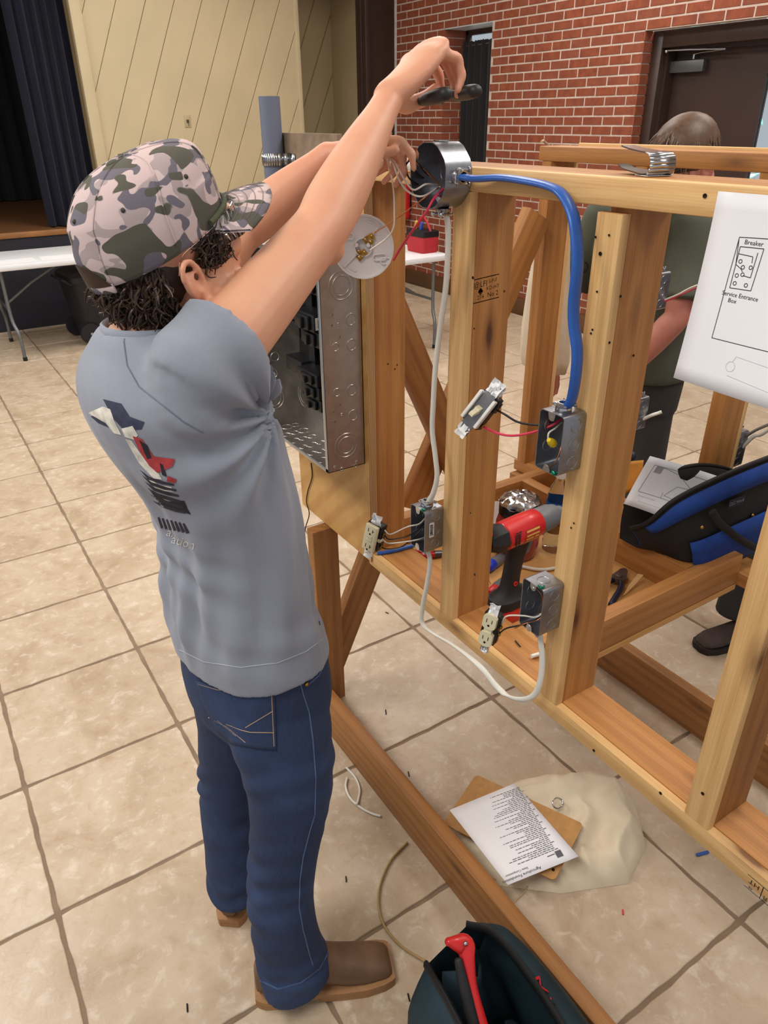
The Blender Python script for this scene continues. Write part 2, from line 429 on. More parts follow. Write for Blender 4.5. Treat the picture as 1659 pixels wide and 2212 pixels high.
rod = MB().cyl((wx - .045, WY0 - .005, 2.30), (wx - .045, WY1 + .005, 2.30), .008); obj('rod', rod, ZINC, cur)
# door in the right wall
FX = BX + .095; DX = BX + .25
d1 = bpy.data.objects.new('door_1', None); COL.objects.link(d1); WM['door_1'] = Matrix.Identity(4); struct(d1)
fr = MB(); fr.bbox((FX, DY1 - .10, 0), (DX + .03, DY1, ZL), .004); fr.bbox((FX, DY0, ZL - .11), (DX + .03, DY1 - .1, ZL), .004)
fr.box((FX + .06, DY1 - .118, 0), (DX + .03, DY1 - .1, ZL - .11)); fr.box((FX + .06, DY0, ZL - .125), (DX + .03, DY1 - .1, ZL - .11))
fr.bbox((FX, DY0 - .0, 0), (DX + .03, DY0 + .1, ZL), .004)
obj('door_frame', fr, BROWND, d1)
DZ = 2.105
leaf = MB()
dyh = DY1 - .12
def leafpart(m, y0, y1, gl):
    a, b, c, e = gl   # glass slot y0,y1,z0,z1
    for q in [((DX, y0, .012), (DX + .045, a, DZ)), ((DX, b, .012), (DX + .045, y1, DZ)), ((DX, a, .012), (DX + .045, b, c)), ((DX, a, e), (DX + .045, b, DZ))]: m.box(*q)
G1 = (1.44, 1.585, 1.02, 1.93)
leafpart(leaf, 1.375, dyh, G1); obj('door_leaf', leaf, BROWND, d1, smooth=0)
obj('pane', MB().box((DX + .02, G1[0], G1[2]), (DX + .026, G1[1], G1[3])), GLASS, d1, smooth=0)
gs = MB()
for q in [((DX - .006, G1[0] - .02, G1[2] - .02), (DX, G1[0], G1[3] + .02)), ((DX - .006, G1[1], G1[2] - .02), (DX, G1[1] + .02, G1[3] + .02)), ((DX - .006, G1[0], G1[3]), (DX, G1[1], G1[3] + .02)), ((DX - .006, G1[0], G1[2] - .02), (DX, G1[1], G1[2]))]: gs.box(*q)
obj('glazing_bead', gs, BROWND, d1, smooth=0)
leaf2 = MB(); leafpart(leaf2, DY0 + .1, 1.365, (1.155, 1.30, 1.02, 1.93)); obj('door_leaf', leaf2, BROWND, d1, smooth=0)
kick = MB().box((DX - .004, 1.38, .02), (DX, dyh - .02, .20)); obj('kick_plate', kick, pm('kick_grey', (120, 112, 106), .4, .6, .1, 10), d1, smooth=0)
CLOS = pm('closer_grey', (92, 92, 90), .4, .5, .08, 10)
cl = MB().bbox((DX - .055, 2.06, 1.965), (DX, 2.40, 2.04), .004); closer = obj('door_closer', cl, CLOS, d1)
arm = MB(); arm.cyl((DX - .04, 2.16, 2.045), (DX - .04, 2.16, 2.075), .01); arm.tube([(DX - .045, 2.16, 2.075), (DX - .05, 2.1, 2.082), (DX - .11, 1.86, 2.085)], .005, smooth=False); arm.tube([(DX - .11, 1.86, 2.088), (DX - .13, 2.14, 2.10), (DX - .135, 2.33, 2.105)], .006, smooth=False); arm.ball((DX - .135, 2.33, 2.10), .013)
obj('closer_arm', arm, ZINC, closer)
bar = MB().bbox((DX - .07, 1.42, .855), (DX - .03, 2.3, .905), .006); bar.box((DX - .05, 2.2, .85), (DX, 2.3, .91)); obj('push_bar', bar, pm('bar_brown', (74, 66, 60), .35, .6, .1, 10), d1)
# daylight outside the door: foliage wall far away
OUT = bpy.data.materials.new('outdoor_leaves'); OUT.use_nodes = True; nt = OUT.node_tree; b = nt.nodes['Principled BSDF']
v = coords(nt, False); n = noise_(nt, v, 7, 6, .7); c = ramp(nt, n, [(.35, lin((60, 110, 90))), (.5, lin((120, 190, 180))), (.62, lin((225, 245, 250)))])
L(nt, c, b.inputs['Base Color']); b.inputs['Roughness'].default_value = .8
hedge = MB()
for i in range(260):
    p = (BX + 2.3 + random.uniform(0, .6), random.uniform(-1.5, 4.0), random.uniform(0, 3.0)); s = random.uniform(.1, .22)
    M = Matrix.Translation(p) @ Euler([random.uniform(0, 6) for _ in range(3)]).to_matrix().to_4x4()
    hedge.add([M @ V(q) for q in [(-s, 0, 0), (0, -s * .45, 0.02), (s, 0, 0), (0, s * .45, .02)]], [(0, 1, 2, 3)])
hd = obj('hedge', hedge, OUT, smooth=0, fixn=False); tag(hd, 'sunlit leafy hedge seen through the slim glass of the brown door', 'hedge'); hd['kind'] = 'stuff'
sunl = bpy.data.lights.new('daylight', 'AREA'); sunl.size = 3; sunl.energy = 900; so = bpy.data.objects.new('daylight', sunl); COL.objects.link(so)
so.location = (BX + 1.2, 1.5, 4.6); so.rotation_euler = (0, math.radians(-25), 0)
# ---- pale panelled wall (back)
YW = 5.675
CREAM = pm('cream_paint', (190, 174, 140), .55, 0, .06, 2.2, .12, 60, rand=False)
CREAMG = pm('cream_groove', (150, 130, 92), .7, 0, .06, 3, rand=False)
wb = MB().box((1.83, YW + .012, 0), (3.942, YW + .14, 3.6)); wall_back = struct(obj('wall_back', wb, CREAMG, smooth=0))
sl = .265 / .601; pitch = .2485
x0 = 1.96; grooves = []
def clip(poly, xa, xb):
    def cut(P, f):
        out = []
        for i in range(len(P)):
            a, b = P[i], P[(i + 1) % len(P)]; fa, fb = f(a), f(b)
            if fa >= 0: out.append(a)
            if (fa >= 0) != (fb >= 0):
                t = fa / (fa - fb); out.append((a[0] + (b[0] - a[0]) * t, a[1] + (b[1] - a[1]) * t))
        return out
    poly = cut(poly, lambda p: p[0] - xa)
    return cut(poly, lambda p: xb - p[0]) if poly else poly
g0 = aty(250, 0, YW); xref = g0.x - sl * g0.z
for i in range(-8, 9):
    xa = xref + pitch * i; g = .0035
    P = clip([(xa + g, 0), (xa + pitch - g, 0), (xa + pitch - g + sl * 3.6, 3.6), (xa + g + sl * 3.6, 3.6)], 1.93, 3.942)
    if len(P) < 3: continue
    m = MB().prism(P, 0, .02, frame_M((0, YW + .02, 0), (1, 0, 0), (0, 0, 1)))
    obj('plank', m, CREAM, wall_back, smooth=0)
obj('corner_bead', MB().bbox((3.90, YW - .006, 0), (3.946, YW + .02, 3.6), .004), CREAM, wall_back)
struct(obj('trim_1', MB().bbox((1.835, YW - .03, 0), (1.93, YW + .14, 3.6), .006), CREAM))
ol = thing('wall_outlet', 'small cream switch plate on the slanted plank wall', 'outlet', aty(405, 262, YW))
q = aty(405, 262, YW); obj('plate', MB().bbox((q.x - .03, YW - .007, q.z - .05), (q.x + .03, YW, q.z + .05), .002), pm('plate_cream', (176, 160, 124), .5), ol)
obj('socket', MB().box((q.x - .012, YW - .009, q.z - .014), (q.x + .012, YW - .006, q.z + .014)).cyl((q.x + .004, YW - .008, q.z - .012), (q.x + .006, YW - .012, q.z - .04), .003), pm('socket_dark', (70, 60, 48), .6), ol)
# alcove right of it, brown steel column in the corner
struct(obj('wall_alcove', MB().box((3.8, 6.75, 0), (5.0, 6.85, 3.6)).box((4.90, 5.8, 0), (5.0, 6.75, 3.6)).box((3.80, YW + .14, 0), (3.942, 6.75, 3.6)), CREAM, smooth=0))
wa = bpy.data.objects['wall_alcove']
gy = MB()
for i in range(6):
    xa = 3.2 + .25 * i; P = clip([(xa, 0), (xa + .012, 0), (xa + .012 + sl * 3.6, 3.6), (xa + sl * 3.6, 3.6)], 3.95, 4.9)
    if len(P) > 2: gy.prism(P, 0, .004, frame_M((0, 6.75, 0), (1, 0, 0), (0, 0, 1)))
obj('groove', gy, CREAMG, wa, smooth=0)
colm = MB().bbox((4.655, 5.70, 0), (5.08, 5.80, 3.6), .006); colm.bbox((4.66, 5.62, 0), (4.72, 5.70, 3.6), .004)
struct(obj('trim_2', colm, BROWND)); struct(obj('trim_3', MB().box((5.062, 5.69, 0), (5.082, 5.702, 3.6)), pm('caulk', (190, 184, 176), .8), smooth=0))
struct(obj('ceiling', MB().box((-3, -3.2, 3.6), (5.5, 5.75, 3.7)).box((3.8, 5.6, 2.95), (5.2, 6.9, 3.05)), pm('ceiling_white', (214, 208, 196), .8), smooth=0))  # second slab: low soffit added over the alcove to keep it dark
# ---- stage
STW = wood('stage_boards', (120, 80, 46), (88, 54, 28), (60, 36, 18), rings=5, knots=False)
st = struct(obj('stage_floor', MB().box((-3, YW + .02, .80), (1.83, 9, .835)), STW, smooth=0))
ns = MB().bbox((-3, YW - .012, .79), (1.832, YW + .02, .838), .006); obj('nosing', ns, pm('stage_edge', (150, 104, 62), .5, 0, .2, 8), st)
struct(obj('wall_stage_front', MB().box((-3, YW + .0, 0), (1.832, YW + .05, .79)), pm('stage_black', (34, 34, 44), .7, 0, .15, 8), smooth=0))
struct(obj('wall_stage_back', MB().box((-3.1, 9, 0), (3.9, 9.1, 3.6)).box((-3.1, 5.6, 0), (-3, 9, 3.6)).box((1.9, YW + .14, 0), (2.0, 9, 3.6)).box((-3.1, YW, 3.55), (3.9, 9.1, 3.65)), pm('stage_dark', (16, 16, 20), .9), smooth=0))  # black shell added around the stage so its interior stays dark
sc = thing('stage_curtain', 'dark navy velvet stage curtain beside the cream plank wall', 'curtain', (1.6, 5.9, .84))
obj('cloth', drape(1.36, 1.9, .845, 3.55, 5.86, .035, 6, nz=6, seed=4, axis='x'), pm('navy_velvet', (11, 13, 34), .9, 0, .25, 12, sheen=.08, rand=False), sc, 60, fixn=False)
sc2 = thing('stage_blackout', 'added black cloth that keeps the back of the stage dark', 'curtain', (-.5, 8.8, .84))  # added black cloth, there to darken the depth of the stage
obj('cloth', drape(-2.9, 1.85, .845, 3.5, 8.8, .05, 26, nz=4, seed=5, axis='x'), CLOTHK, sc2, 60, fixn=False)
# ================================================================== timber practice wall
X0 = .935; XB = .954; XE = 1.043
WF = thing('timber_stud_frame', 'open timber practice frame of studs, plates and shelf standing on two floor skids', 'timber frame', (1.3, -.9, 0))
lm = lambda n, a, b, w, h, mat=WB, up=(0, 0, 1), r=.0035: lumber(n, WF, a, b, w, h, up, mat, r)
YR = -1.86
# front wall
lm('bottom_plate', ((XB + XE) / 2, -.03, .671), ((XB + XE) / 2, YR, .671), .089, .038)
lm('top_plate', ((XB + XE) / 2, -.03, 1.604), ((XB + XE) / 2, YR, 1.604), .089, .038)
lm('facing_strip', ((X0 + XB) / 2, -.408, .671), ((X0 + XB) / 2, YR, .671), .0185, .038, WL)
lm('facing_strip', ((X0 + XB) / 2, -.43, 1.604), ((X0 + XB) / 2, YR, 1.604), .0185, .038, WL)
for y0, y1, zt in ((-.765, -.717, 1.5845), (-1.095, -1.048, 1.577), (-1.432, -1.387, 1.58), (-1.775, -1.73, 1.58)):
    lm('facing_strip', ((X0 + XB) / 2 + .0005, (y0 + y1) / 2, .6905), ((X0 + XB) / 2 + .0005, (y0 + y1) / 2, zt), .0185, y1 - y0, WL, up=(0, 1, 0))
    lm('stud', ((XB + XE) / 2, y0 + .0205, .69), ((XB + XE) / 2, y0 + .0205, 1.585), .089, .038, WB if y0 > -1.2 else WD, up=(0, 1, 0))
lm('stud', ((XB + XE) / 2, -.396, .69), ((XB + XE) / 2, -.396, 1.585), .089, .038, WB, up=(0, 1, 0))
lm('stud', ((XB + XE) / 2, -.055, .69), ((XB + XE) / 2, -.055, 1.585), .089, .038, WB, up=(0, 1, 0))
# plywood backer for the panel, weathered board above it
ps = obj('plywood_sheet', MB().box((.931, -.424, .668), (.9525, -.03, 1.60)), PLY, WF, smooth=0)
ps.data.materials.append(PLYE)
for p in ps.data.polygons:
    if abs(p.normal.x) < .5: p.material_index = 1
GB = pm('weathered_board', (132, 112, 92), .85, 0, .22, 30, .3, 200)
wb_ = obj('weathered_board', MB().bbox((.918, -.345, 1.442), (.9305, -.055, 1.668), .0015), GB, WF)
hole = MB().cyl((.9176, -.245, 1.61), (.919, -.245, 1.61), .006); obj('bolt_hole', hole, INK, wb_)
# legs and skids
lm('leg', (.926, -.162, .0), (.926, -.162, .652), .083, .038, WD, up=(0, 1, 0))
lm('leg', (.926, -1.82, .0), (.926, -1.82, .652), .083, .038, WD, up=(0, 1, 0))
lm('skid', (.857, -.13, .07), (.857, -1.9, .07), .038, .14, WD)
lm('skid', (1.80, -.10, .07), (1.80, -1.9, .07), .038, .14, WD)
lm('leg', (1.736, -.131, 0), (1.736, -.131, .605), .089, .038, WD, up=(0, 1, 0))
lm('leg', (1.736, -1.82, 0), (1.736, -1.82, .605), .089, .038, WD, up=(0, 1, 0))
lm('brace', (.914, -.122, .025), (1.19, -.122, .625), .089, .038, WD, up=(0, 1, 0))
lm('brace', (1.0, -.215, 1.53), (1.395, -.215, .712), .089, .038, WD, up=(0, 1, 0))
lm('brace', (1.232, -.170, .63), (1.66, -.170, 1.45), .092, .038, WB, up=(0, 1, 0))
bq = obj('bolt', MB().lathe([(.008, 0), (.008, .006), (.005, .009)], 6, frame_M((.842, -.165, .09), (0, 1, 0), (0, 0, 1)) @ Matrix.Rotation(math.pi, 4, 'Y')), SCREWD, WF)
# back wall
for y in (-.131, -.466, -.806, -1.14, -1.48):
    lm('stud', (1.765, y, .645), (1.765, y, 1.583), .089, .038, WB, up=(0, 1, 0))
    lm('facing_strip', (1.8195, y, .645), (1.8195, y, 1.583), .0185, .038, WL, up=(0, 1, 0))
lm('top_plate', (1.765, -.098, 1.602), (1.765, YR, 1.602), .089, .038)
lm('facing_strip', (1.8195, -.16, 1.609), (1.8195, YR, 1.609), .0185, .038, WL)
lm('bottom_plate', (1.765, -.10, .626), (1.765, YR, .626), .089, .038)
# shelf between the walls
lm('shelf_beam', (XE + .001, -.306, .655), (1.72, -.306, .655), .038, .089)
lm('shelf_beam', (XE + .001, -.948, .655), (1.72, -.948, .655), .038, .089)
lm('shelf_beam', (1.564, -.929, .655), (1.564, -.325, .655), .038, .089)
sh = obj('shelf_board', MB().box((XE + .002, -.968, .594), (1.72, -.286, .6095)), wood('shelf_plywood', (214, 164, 100), (190, 134, 74), (120, 76, 34), rings=3, knots=False), WF, smooth=0)
# screws, staples and marks
def screw(u, v, X=None, Y=None, r=.0035):
    if X is not None: p = atx(u, v, X); M = frame_M(p, (0, -1, 0), (0, 0, 1)); off = V((-.0006, 0, 0))
    else: p = aty(u, v, Y); M = frame_M(p, (1, 0, 0), (0, 0, 1)); off = V((0, -.0006, 0))
    M.translation += off
    o = obj('screw', MB().lathe([(r, -.0005), (r, .0004), (r * .5, .0001), (r * .4, -.0002)], 10, M), SCREWD, WF)
for q in [(1297, 548), (1523, 423), (1518, 1714), (1283, 1621), (1427, 1713), (1026, 1241), (1022, 600)]: screw(*q, X=X0, r=.0028)
for q in [(1316, 508), (1287, 512), (1290, 630), (1280, 712), (1277, 720), (1025, 710), (1017, 1108), (1240, 1130), (1234, 1140)]: screw(*q, X=X0, r=.0016)
for q in [(1340, 640), (1316, 740), (1368, 768), (1089, 629), (1010, 637)]: screw(*q, Y=-1.095 if q[0] > 1200 else -.763, r=.002)
for q in [(858, 788), (838, 786), (853, 797)]: screw(*q, Y=-.4155, r=.0016)
def decal(name, parent, lines, M, mat=INK):
    m = MB()
    for s, x, y, size in lines: m.merge(text_mesh(s, size), Matrix.Translation((x, y, 0)))
    return m, M
def strokes(m, segs, w=.0008):
    for a, b in segs:
        a = V((a[0], a[1], 0)); b = V((b[0], b[1], 0)); d = (b - a).normalized(); n = V((-d.y, d.x, 0)) * w / 2
        m.add([a - n, b - n, b + n, a + n], [(0, 1, 2, 3)])
    return m
# grade stamp on the second stud (faces -y)
c = aty(1050, 624, -.7635); Ms = frame_M(c, (1, 0, .07), (0, 0, 1))
m = MB(); w, h = .031, .021
strokes(m, [((-w, h), (w, h)), ((-w, -h), (w, -h)), ((-w, -h), (-w, h))], .0016)
for s, x, y, sz in (('@LFI', -.013, .010, .0145), ('S-P-F', .016, .012, .010), ('KD-HT', .016, .0, .010), ('No 2', .016, -.012, .0125), ('\u2660', -.013, -.002, .012), ('274', -.013, -.013, .0105)):
    m.merge(text_mesh(s, sz), Matrix.Translation((x, y, 0)))
obj('grade_stamp', m, INK, WF, 0, Ms, fixn=False)
c = atx(1637, 1922, X0 - .0003); Ms = frame_M(c, (0, 1, 0), (0, 0, -1))
m = MB(); strokes(m, [((-.02, -.013), (.02, -.013)), ((-.02, .013), (-.02, -.013)), ((-.006, .013), (-.006, -.013)), ((-.02, .013), (.02, .013))], .0012)
for s, x, y, sz in (('HT', .007, -.004, .013), ('48', .01, .0085, .007), ('FI', -.013, .004, .009)): m.merge(text_mesh(s, sz), Matrix.Translation((x, y, 0)))
obj('grade_stamp', m, INK, WF, 0, Ms, fixn=False)
RED = pm('red_crayon', (206, 64, 44), .7)
m = MB(); c = aty(1015, 1175, -.7634); strokes(m, [((-.008, -.012), (-.006, .014)), ((.018, -.014), (.021, .022))], .0014)
obj('crayon_mark', m, RED, WF, 0, frame_M(c, (1, 0, 0), (0, 0, 1)), fixn=False)
# ================================================================== electrical gear
def rrect(w, h, r, n=4, cx=0, cy=0):
    out = []
    for (sx, sy, a0) in ((1, 1, 0), (-1, 1, 90), (-1, -1, 180), (1, -1, 270)):
        for i in range(n + 1):
            a = math.radians(a0 + 90 * i / n); out.append((cx + sx * (w / 2 - r) + r * math.cos(a), cy + sy * (h / 2 - r) + r * math.sin(a)))
    return out
def shell(m, prof_out, prof_in, d, t, M):          # open box, opening at z=0 (local), back at z=-d
    n = len(prof_out)
    rg = [[M @ V((x, y, z)) for x, y in p] for p, z in ((prof_in, -d + t), (prof_in, 0), (prof_out, 0), (prof_out, -d))]
    m.loft(rg, cap=True); return m
def ring(m, M, r, w=.0012, h=.0007, n=22, a0=0, a1=360):      # raised knock-out ring on a face
    k = int(n * (a1 - a0) / 360); prof = [(r - w, 0), (r - w * .4, h), (r + w * .4, h), (r + w, 0)]
    rg = [[M @ V((q * math.cos(t), q * math.sin(t), z)) for q, z in prof] for t in [math.radians(a0 + (a1 - a0) * i / k) for i in range(k + (0 if a1 - a0 >= 360 else 1))]]
    m.loft(rg, cap=False, closed=(a1 - a0 >= 360)); return m
def connector(parent, base, up, side, sc=1.0):
    base = V(base); z = V(up).normalized(); M = frame_M(base, V(side), z.cross(V(side))); 
    if (M.to_3x3() @ V((0, 0, 1))).dot(z) < 0: M = M @ Matrix.Rotation(math.pi, 4, 'X')
    m = MB(); m.lathe([(.0125, 0), (.0135, .002), (.0125, .005), (.0105, .006), (.0105, .0125), (.008, .0125), (.008, .003)], 20, M)
    o = obj('cable_clamp', m, ZINC, parent)
    s = MB()
    for q in (-.011, .011):
        s.cyl(M @ V((q, -.012, .009)), M @ V((q, .013, .009)), .0022, 8); s.lathe([(.0042, 0), (.0045, .002), (.003, .0035)], 10, frame_M(M @ V((q, -.012, .009)), M.to_3x3() @ V((1, 0, 0)), M.to_3x3() @ V((0, 0, 1))))
    s.box((-.012, .006, .0065), (.012, .0105, .0115), M)
    obj('clamp_screw', s, ZINC, o); return o
def handy_box(label, yc, zc, xb, face=-1, green='top', conn=True, cbot=False):
    """4 x 2 inch steel box; face=-1 opens toward -x, +1 toward +x; xb = mounting plane"""
    t = thing('outlet_box', label, 'outlet box', (xb, yc, zc - .051), 'steel wall boxes')
    D = .048; M = frame_M((xb + face * D, yc, zc), (0, face, 0), (0, 0, 1))   # local x right, y up, z out
    body = obj('box_body', shell(MB(), rrect(.054, .102, .007), rrect(.0512, .0992, .006), D, .0014, M), GALV, t, 30)
    k = MB()
    for s in (-1, 1):
        F = M @ Matrix.Translation((s * .0271, 0, -D / 2)) @ Matrix.Rotation(math.radians(90 * s), 4, 'Y')
        for y in (-.032, 0, .032): ring(k, F @ Matrix.Translation((0.004 * s, y, 0)), .0108)
        Fi = M @ Matrix.Translation((s * .0256, 0, -D / 2)) @ Matrix.Rotation(math.radians(-90 * s), 4, 'Y')
        for y in (-.018, .018): ring(k, Fi @ Matrix.Translation((0, y, 0)), .0105)
    for s in (-1, 1):
        F = M @ Matrix.Translation((0, s * .0511, -D / 2)) @ Matrix.Rotation(math.radians(-90 * s), 4, 'X'); ring(k, F, .0108)
    obj('knockout', k, GALV, body, 60)
    tb = MB()
    for s in (-1, 1):
        tb.prism([(-.0075, .0), (.0075, .0), (.0075, -.004), (.005, -.012), (0, -.014), (-.005, -.012), (-.0075, -.004)], -.0014, 0, M @ Matrix.Translation((0, s * .0505, .0004)) @ (Matrix.Rotation(math.pi, 4, 'Z') if s < 0 else Matrix.Identity(4)))
        tb.lathe([(.0024, -.0004), (.0024, .0008), (.0012, .0008)], 8, M @ Matrix.Translation((0, s * .042, 0)))
    obj('screw_tab', tb, ZINC, body)
    br = MB().box((xb - .001 if face < 0 else xb - .0, yc - .04, zc - .03), (xb + .0008 if face < 0 else xb + .0012, yc + .027, zc + .03)); 
    g = MB(); gy = {'top': .047, 'bottom': -.047}.get(green, .047)
    gm = M @ Matrix.Translation((.016, gy + (.004 if gy > 0 else -.002), -.004))
    for a in range(3): g.lathe([(.0036, 0), (.0042, .0015), (.0028, .003)], 9, gm @ Matrix.Rotation(a * 1.1, 4, 'Y') @ Matrix.Translation((.003 * a - .004, 0, .001 * a)))
    obj('ground_screw', g, GREEN, t)
    if conn: connector(t, M @ V((0, .051, -D / 2)), (0, 0, 1), (0, 1, 0))
    if cbot: connector(t, M @ V((0, -.051, -D / 2)), (0, 0, -1), (0, 1, 0), .7)
    return t, M
bx1, M1 = handy_box('steel outlet box with a barcode sticker, nailed low on the second stud', -.694, .911, X0 - .0005, cbot=True)
bx2, M2 = handy_box('steel switch box holding a yellow wire nut, fed by the blue cable', -1.051, 1.238, X0 - .0005, green='bottom')
bx3, M3 = handy_box('steel outlet box low on the third stud beside the red drill', -1.05, .916, X0 - .0005, conn=False, cbot=True)
bxA, MA = handy_box('steel box high on the rear stud, in front of the olive shirt', -.464, 1.265, 1.8293, 1)
bxB, MBb = handy_box('steel box low on the rear stud with a short white cable end', -.464, .905, 1.8293, 1)
bxC, MC = handy_box('steel box on the rear stud above the blue tool bag', -.79, .905, 1.8293, 1)
# barcode sticker on box 1 (outer -y side)
st_ = MB().prism(rrect(.0125, .036, .002), 0, .0004, frame_M((.904, -.7213, .915), (1, 0, 0), (0, 0, 1))); so_ = obj('sticker', st_, PAPER, bx1, 0)
bc = MB(); r = random.Random(3); y = -.013
while y < .012:
    w = r.choice([.0006, .001, .0016]); bc.box((-.0045, y, 0), (.003, y + w, .0002), frame_M((.904, -.7218, .915), (1, 0, 0), (0, 0, 1))); y += w + r.choice([.0006, .0012])
obj('barcode', bc, INK, so_, 0)
# ---- octagon ceiling box on the top rail
OC = V((.881, -.716, 1.609))
oct_ = thing('octagon_box', 'round galvanized steel ceiling box on the top rail, full of loose wires', 'junction box', (X0, -.716, 1.555))
MO = frame_M(OC, (0, -1, 0), (0, 0, 1))
def octp(r, c=.35):
    P = []
    for i in range(8):
        a0 = math.radians(22.5 + 45 * i); a1 = math.radians(22.5 + 45 * (i + 1)); p = V((r * math.cos(a0), r * math.sin(a0))) / math.cos(math.radians(22.5)); q = V((r * math.cos(a1), r * math.sin(a1))) / math.cos(math.radians(22.5))
        P += [tuple(p.lerp(q, c * .5)), tuple(p.lerp(q, .5).normalized() * (r * 1.005)), tuple(p.lerp(q, 1 - c * .5))]
    return P
ob = obj('box_body', shell(MB(), octp(.051), octp(.0496), .0535, .0016, MO), GALV, oct_, 28)
k = MB()
for a in (0, 90, 270):
    F = MO @ Matrix.Rotation(math.radians(a), 4, 'Z') @ Matrix.Translation((.0514, 0, -.027)) @ Matrix.Rotation(math.radians(90), 4, 'Y'); ring(k, F, .0125)
for q in ((0, .022), (.022, 0), (-.022, 0), (0, -.022)): ring(k, MO @ Matrix.Translation((q[0], q[1], -.0518)), .0105)
obj('knockout', k, GALV, ob, 60)
obj('knockout_disc', MB().lathe([(.0135, 0), (.0135, .0016)], 20, MO @ Matrix.Rotation(math.radians(90), 4, 'Z') @ Matrix.Translation((.0522, 0, -.027)) @ Matrix.Rotation(math.radians(90), 4, 'Y')), ZINC, ob)
ea = MB()
for s in (-1, 1):
    ea.prism([(-.006, 0), (.006, 0), (.006, -.008), (0, -.013), (-.006, -.008)], -.0014, 0, MO @ Matrix.Rotation(math.radians(45), 4, 'Z') @ (Matrix.Rotation(math.pi, 4, 'Z') if s < 0 else Matrix.Identity(4)) @ Matrix.Translation((0, .0495, .0005)))
obj('screw_tab', ea, ZINC, ob)
connector(oct_, (.908, -.767, 1.609), (0, -1, 0), (0, 0, 1)); connector(oct_, (.905, -.73, 1.558), (0, 0, -1), (0, 1, 0))
# ---- cables (each its own thing)
def cable(name, label, pts, r, mat, rb=None, up=None, cat='cable', group=None, n=10, sub=8, parent=None):
    o = obj(name, MB().tube(pts, r, n, up=up, rb=rb, sub=sub), mat, parent, 60)
    if not parent: tag(o, label, cat, group)
    return o
BLUEC = pm('cable_blue', (38, 92, 176), .38, 0, .08, 25, coat=.2)
CABW = pm('cable_white', (226, 224, 214), .4, 0, .04, 20)
P = [V((.908, -.775, 1.609)), atx(1030, 386, .912), atx(1080, 384, .921), atx(1130, 390, .924), atx(1185, 402, .924), atx(1215, 420, .92), atx(1237, 462, .915), atx(1246, 520, .910), atx(1247, 580, .906), atx(1240, 650, .906), atx(1240, 700, .906), atx(1247, 760, .907), atx(1243, 820, .909), atx(1233, 868, .911), V((.911, -1.051, 1.292))]
bl = MB(); bl.tube(P, .0112, 14, rb=.0055, up=(1, 0, 0), sub=8)
def ucross(pts): return None
blo = tag(obj('blue_cable', bl, BLUEC, smooth=60), 'thick blue sheathed cable looping from the round box down to the switch box', 'cable')
cable('white_cable', 'white flat cable running down the second stud from round box to outlet box', [V((.905, -.73, 1.555)), atx(967, 480, .912), atx(968, 540, .918), atx(963, 620, .920), atx(952, 700, .920), atx(941, 790, .919), atx(936, 870, .916), atx(934, 930, .914), atx(941, 990, .912), atx(944, 1030, .911), atx(936, 1065, .911), V((.911, -.694, .963))], .0062, CABW, rb=.0036, up=(.3, -1, 0))
cable('white_cable', 'white cable sagging in a U below the bottom rail between two outlet boxes', [V((.911, -.694, .859)), atx(929, 1215, .911), atx(922, 1265, .908), atx(913, 1310, .903), atx(912, 1345, .898), atx(935, 1368, .895), atx(985, 1398, .893), atx(1035, 1438, .893), atx(1072, 1482, .895), atx(1100, 1505, .898), atx(1130, 1511, .902), atx(1155, 1500, .906), atx(1168, 1465, .909), atx(1171, 1415, .911), V((.911, -1.05, .864))], .0062, CABW, rb=.0036, up=(.3, -1, 0))
cable('white_cable', 'white cable entering the round box along the top rail from the left', [atx(790, 345, .925), atx(830, 340, .922), atx(865, 352, .918), atx(893, 365, .905)], .0075, CABW, rb=.0045, up=(0, 0, 1))
cable('brown_cord', 'thin dark brown cord dangling below the breaker panel on plywood', [atx(672, 1000, .93), atx(674, 1030, .928), atx(665, 1060, .928), atx(662, 1085, .928), atx(668, 1110, .927), atx(660, 1140, .922), atx(655, 1172, .92)], .0016, pm('cord_brown', (58, 40, 26), .6), cat='cord')
def wire(name, label, pts, mat, r=.0016, **k): return cable(name, label, pts, r, mat, cat='wire', n=8, **k)
BXP = V((.925, -.735, 1.6))
wire('black_wire', 'black wire pinched by the fingers above the round box, leftmost loop', [atx(888, 322, .862), atx(884, 345, .858), atx(876, 360, .856), atx(884, 385, .862), atx(905, 400, .90)], WIREK, group='black wires at the round box')
wire('black_wire', 'black wire pinched by the fingers above the round box, middle loop', [atx(886, 322, .860), atx(890, 350, .856), atx(899, 372, .87), atx(915, 385, .91)], WIREK, group='black wires at the round box')
wire('black_wire', 'black wire pinched by the fingers above the round box, rightmost loop', [atx(890, 322, .862), atx(900, 345, .858), atx(912, 365, .87), atx(925, 378, .91)], WIREK, group='black wires at the round box')
nut0 = atx(829, 329, .85)
wire('white_wire', 'white wire curving from the yellow nut low into the round box', [nut0, atx(848, 352, .842), atx(862, 388, .842), atx(882, 414, .846), atx(912, 424, .856), atx(950, 404, .91)], WIREW)
wire('white_wire', 'white wire bent from the yellow nut across the round box opening', [nut0 + V((0, .002, .002)), atx(852, 350, .845), atx(872, 385, .846), atx(893, 410, .852), atx(920, 398, .868), atx(945, 400, .915)], WIREW)
wire('white_wire', 'white wire hanging from the yellow nut to the lampholder brass', [nut0 + V((0, -.002, 0)), atx(841, 362, .846), atx(850, 410, .842), atx(852, 460, .840), atx(850, 492, .838), atx(835, 515, .835), atx(800, 540, .838)], WIREW)
wire('copper_wire', 'bare copper wire running from round box to lampholder', [atx(948, 405, .905), atx(920, 425, .87), atx(880, 455, .85), atx(845, 480, .842), atx(808, 503, .838)], COPPER, r=.0012)
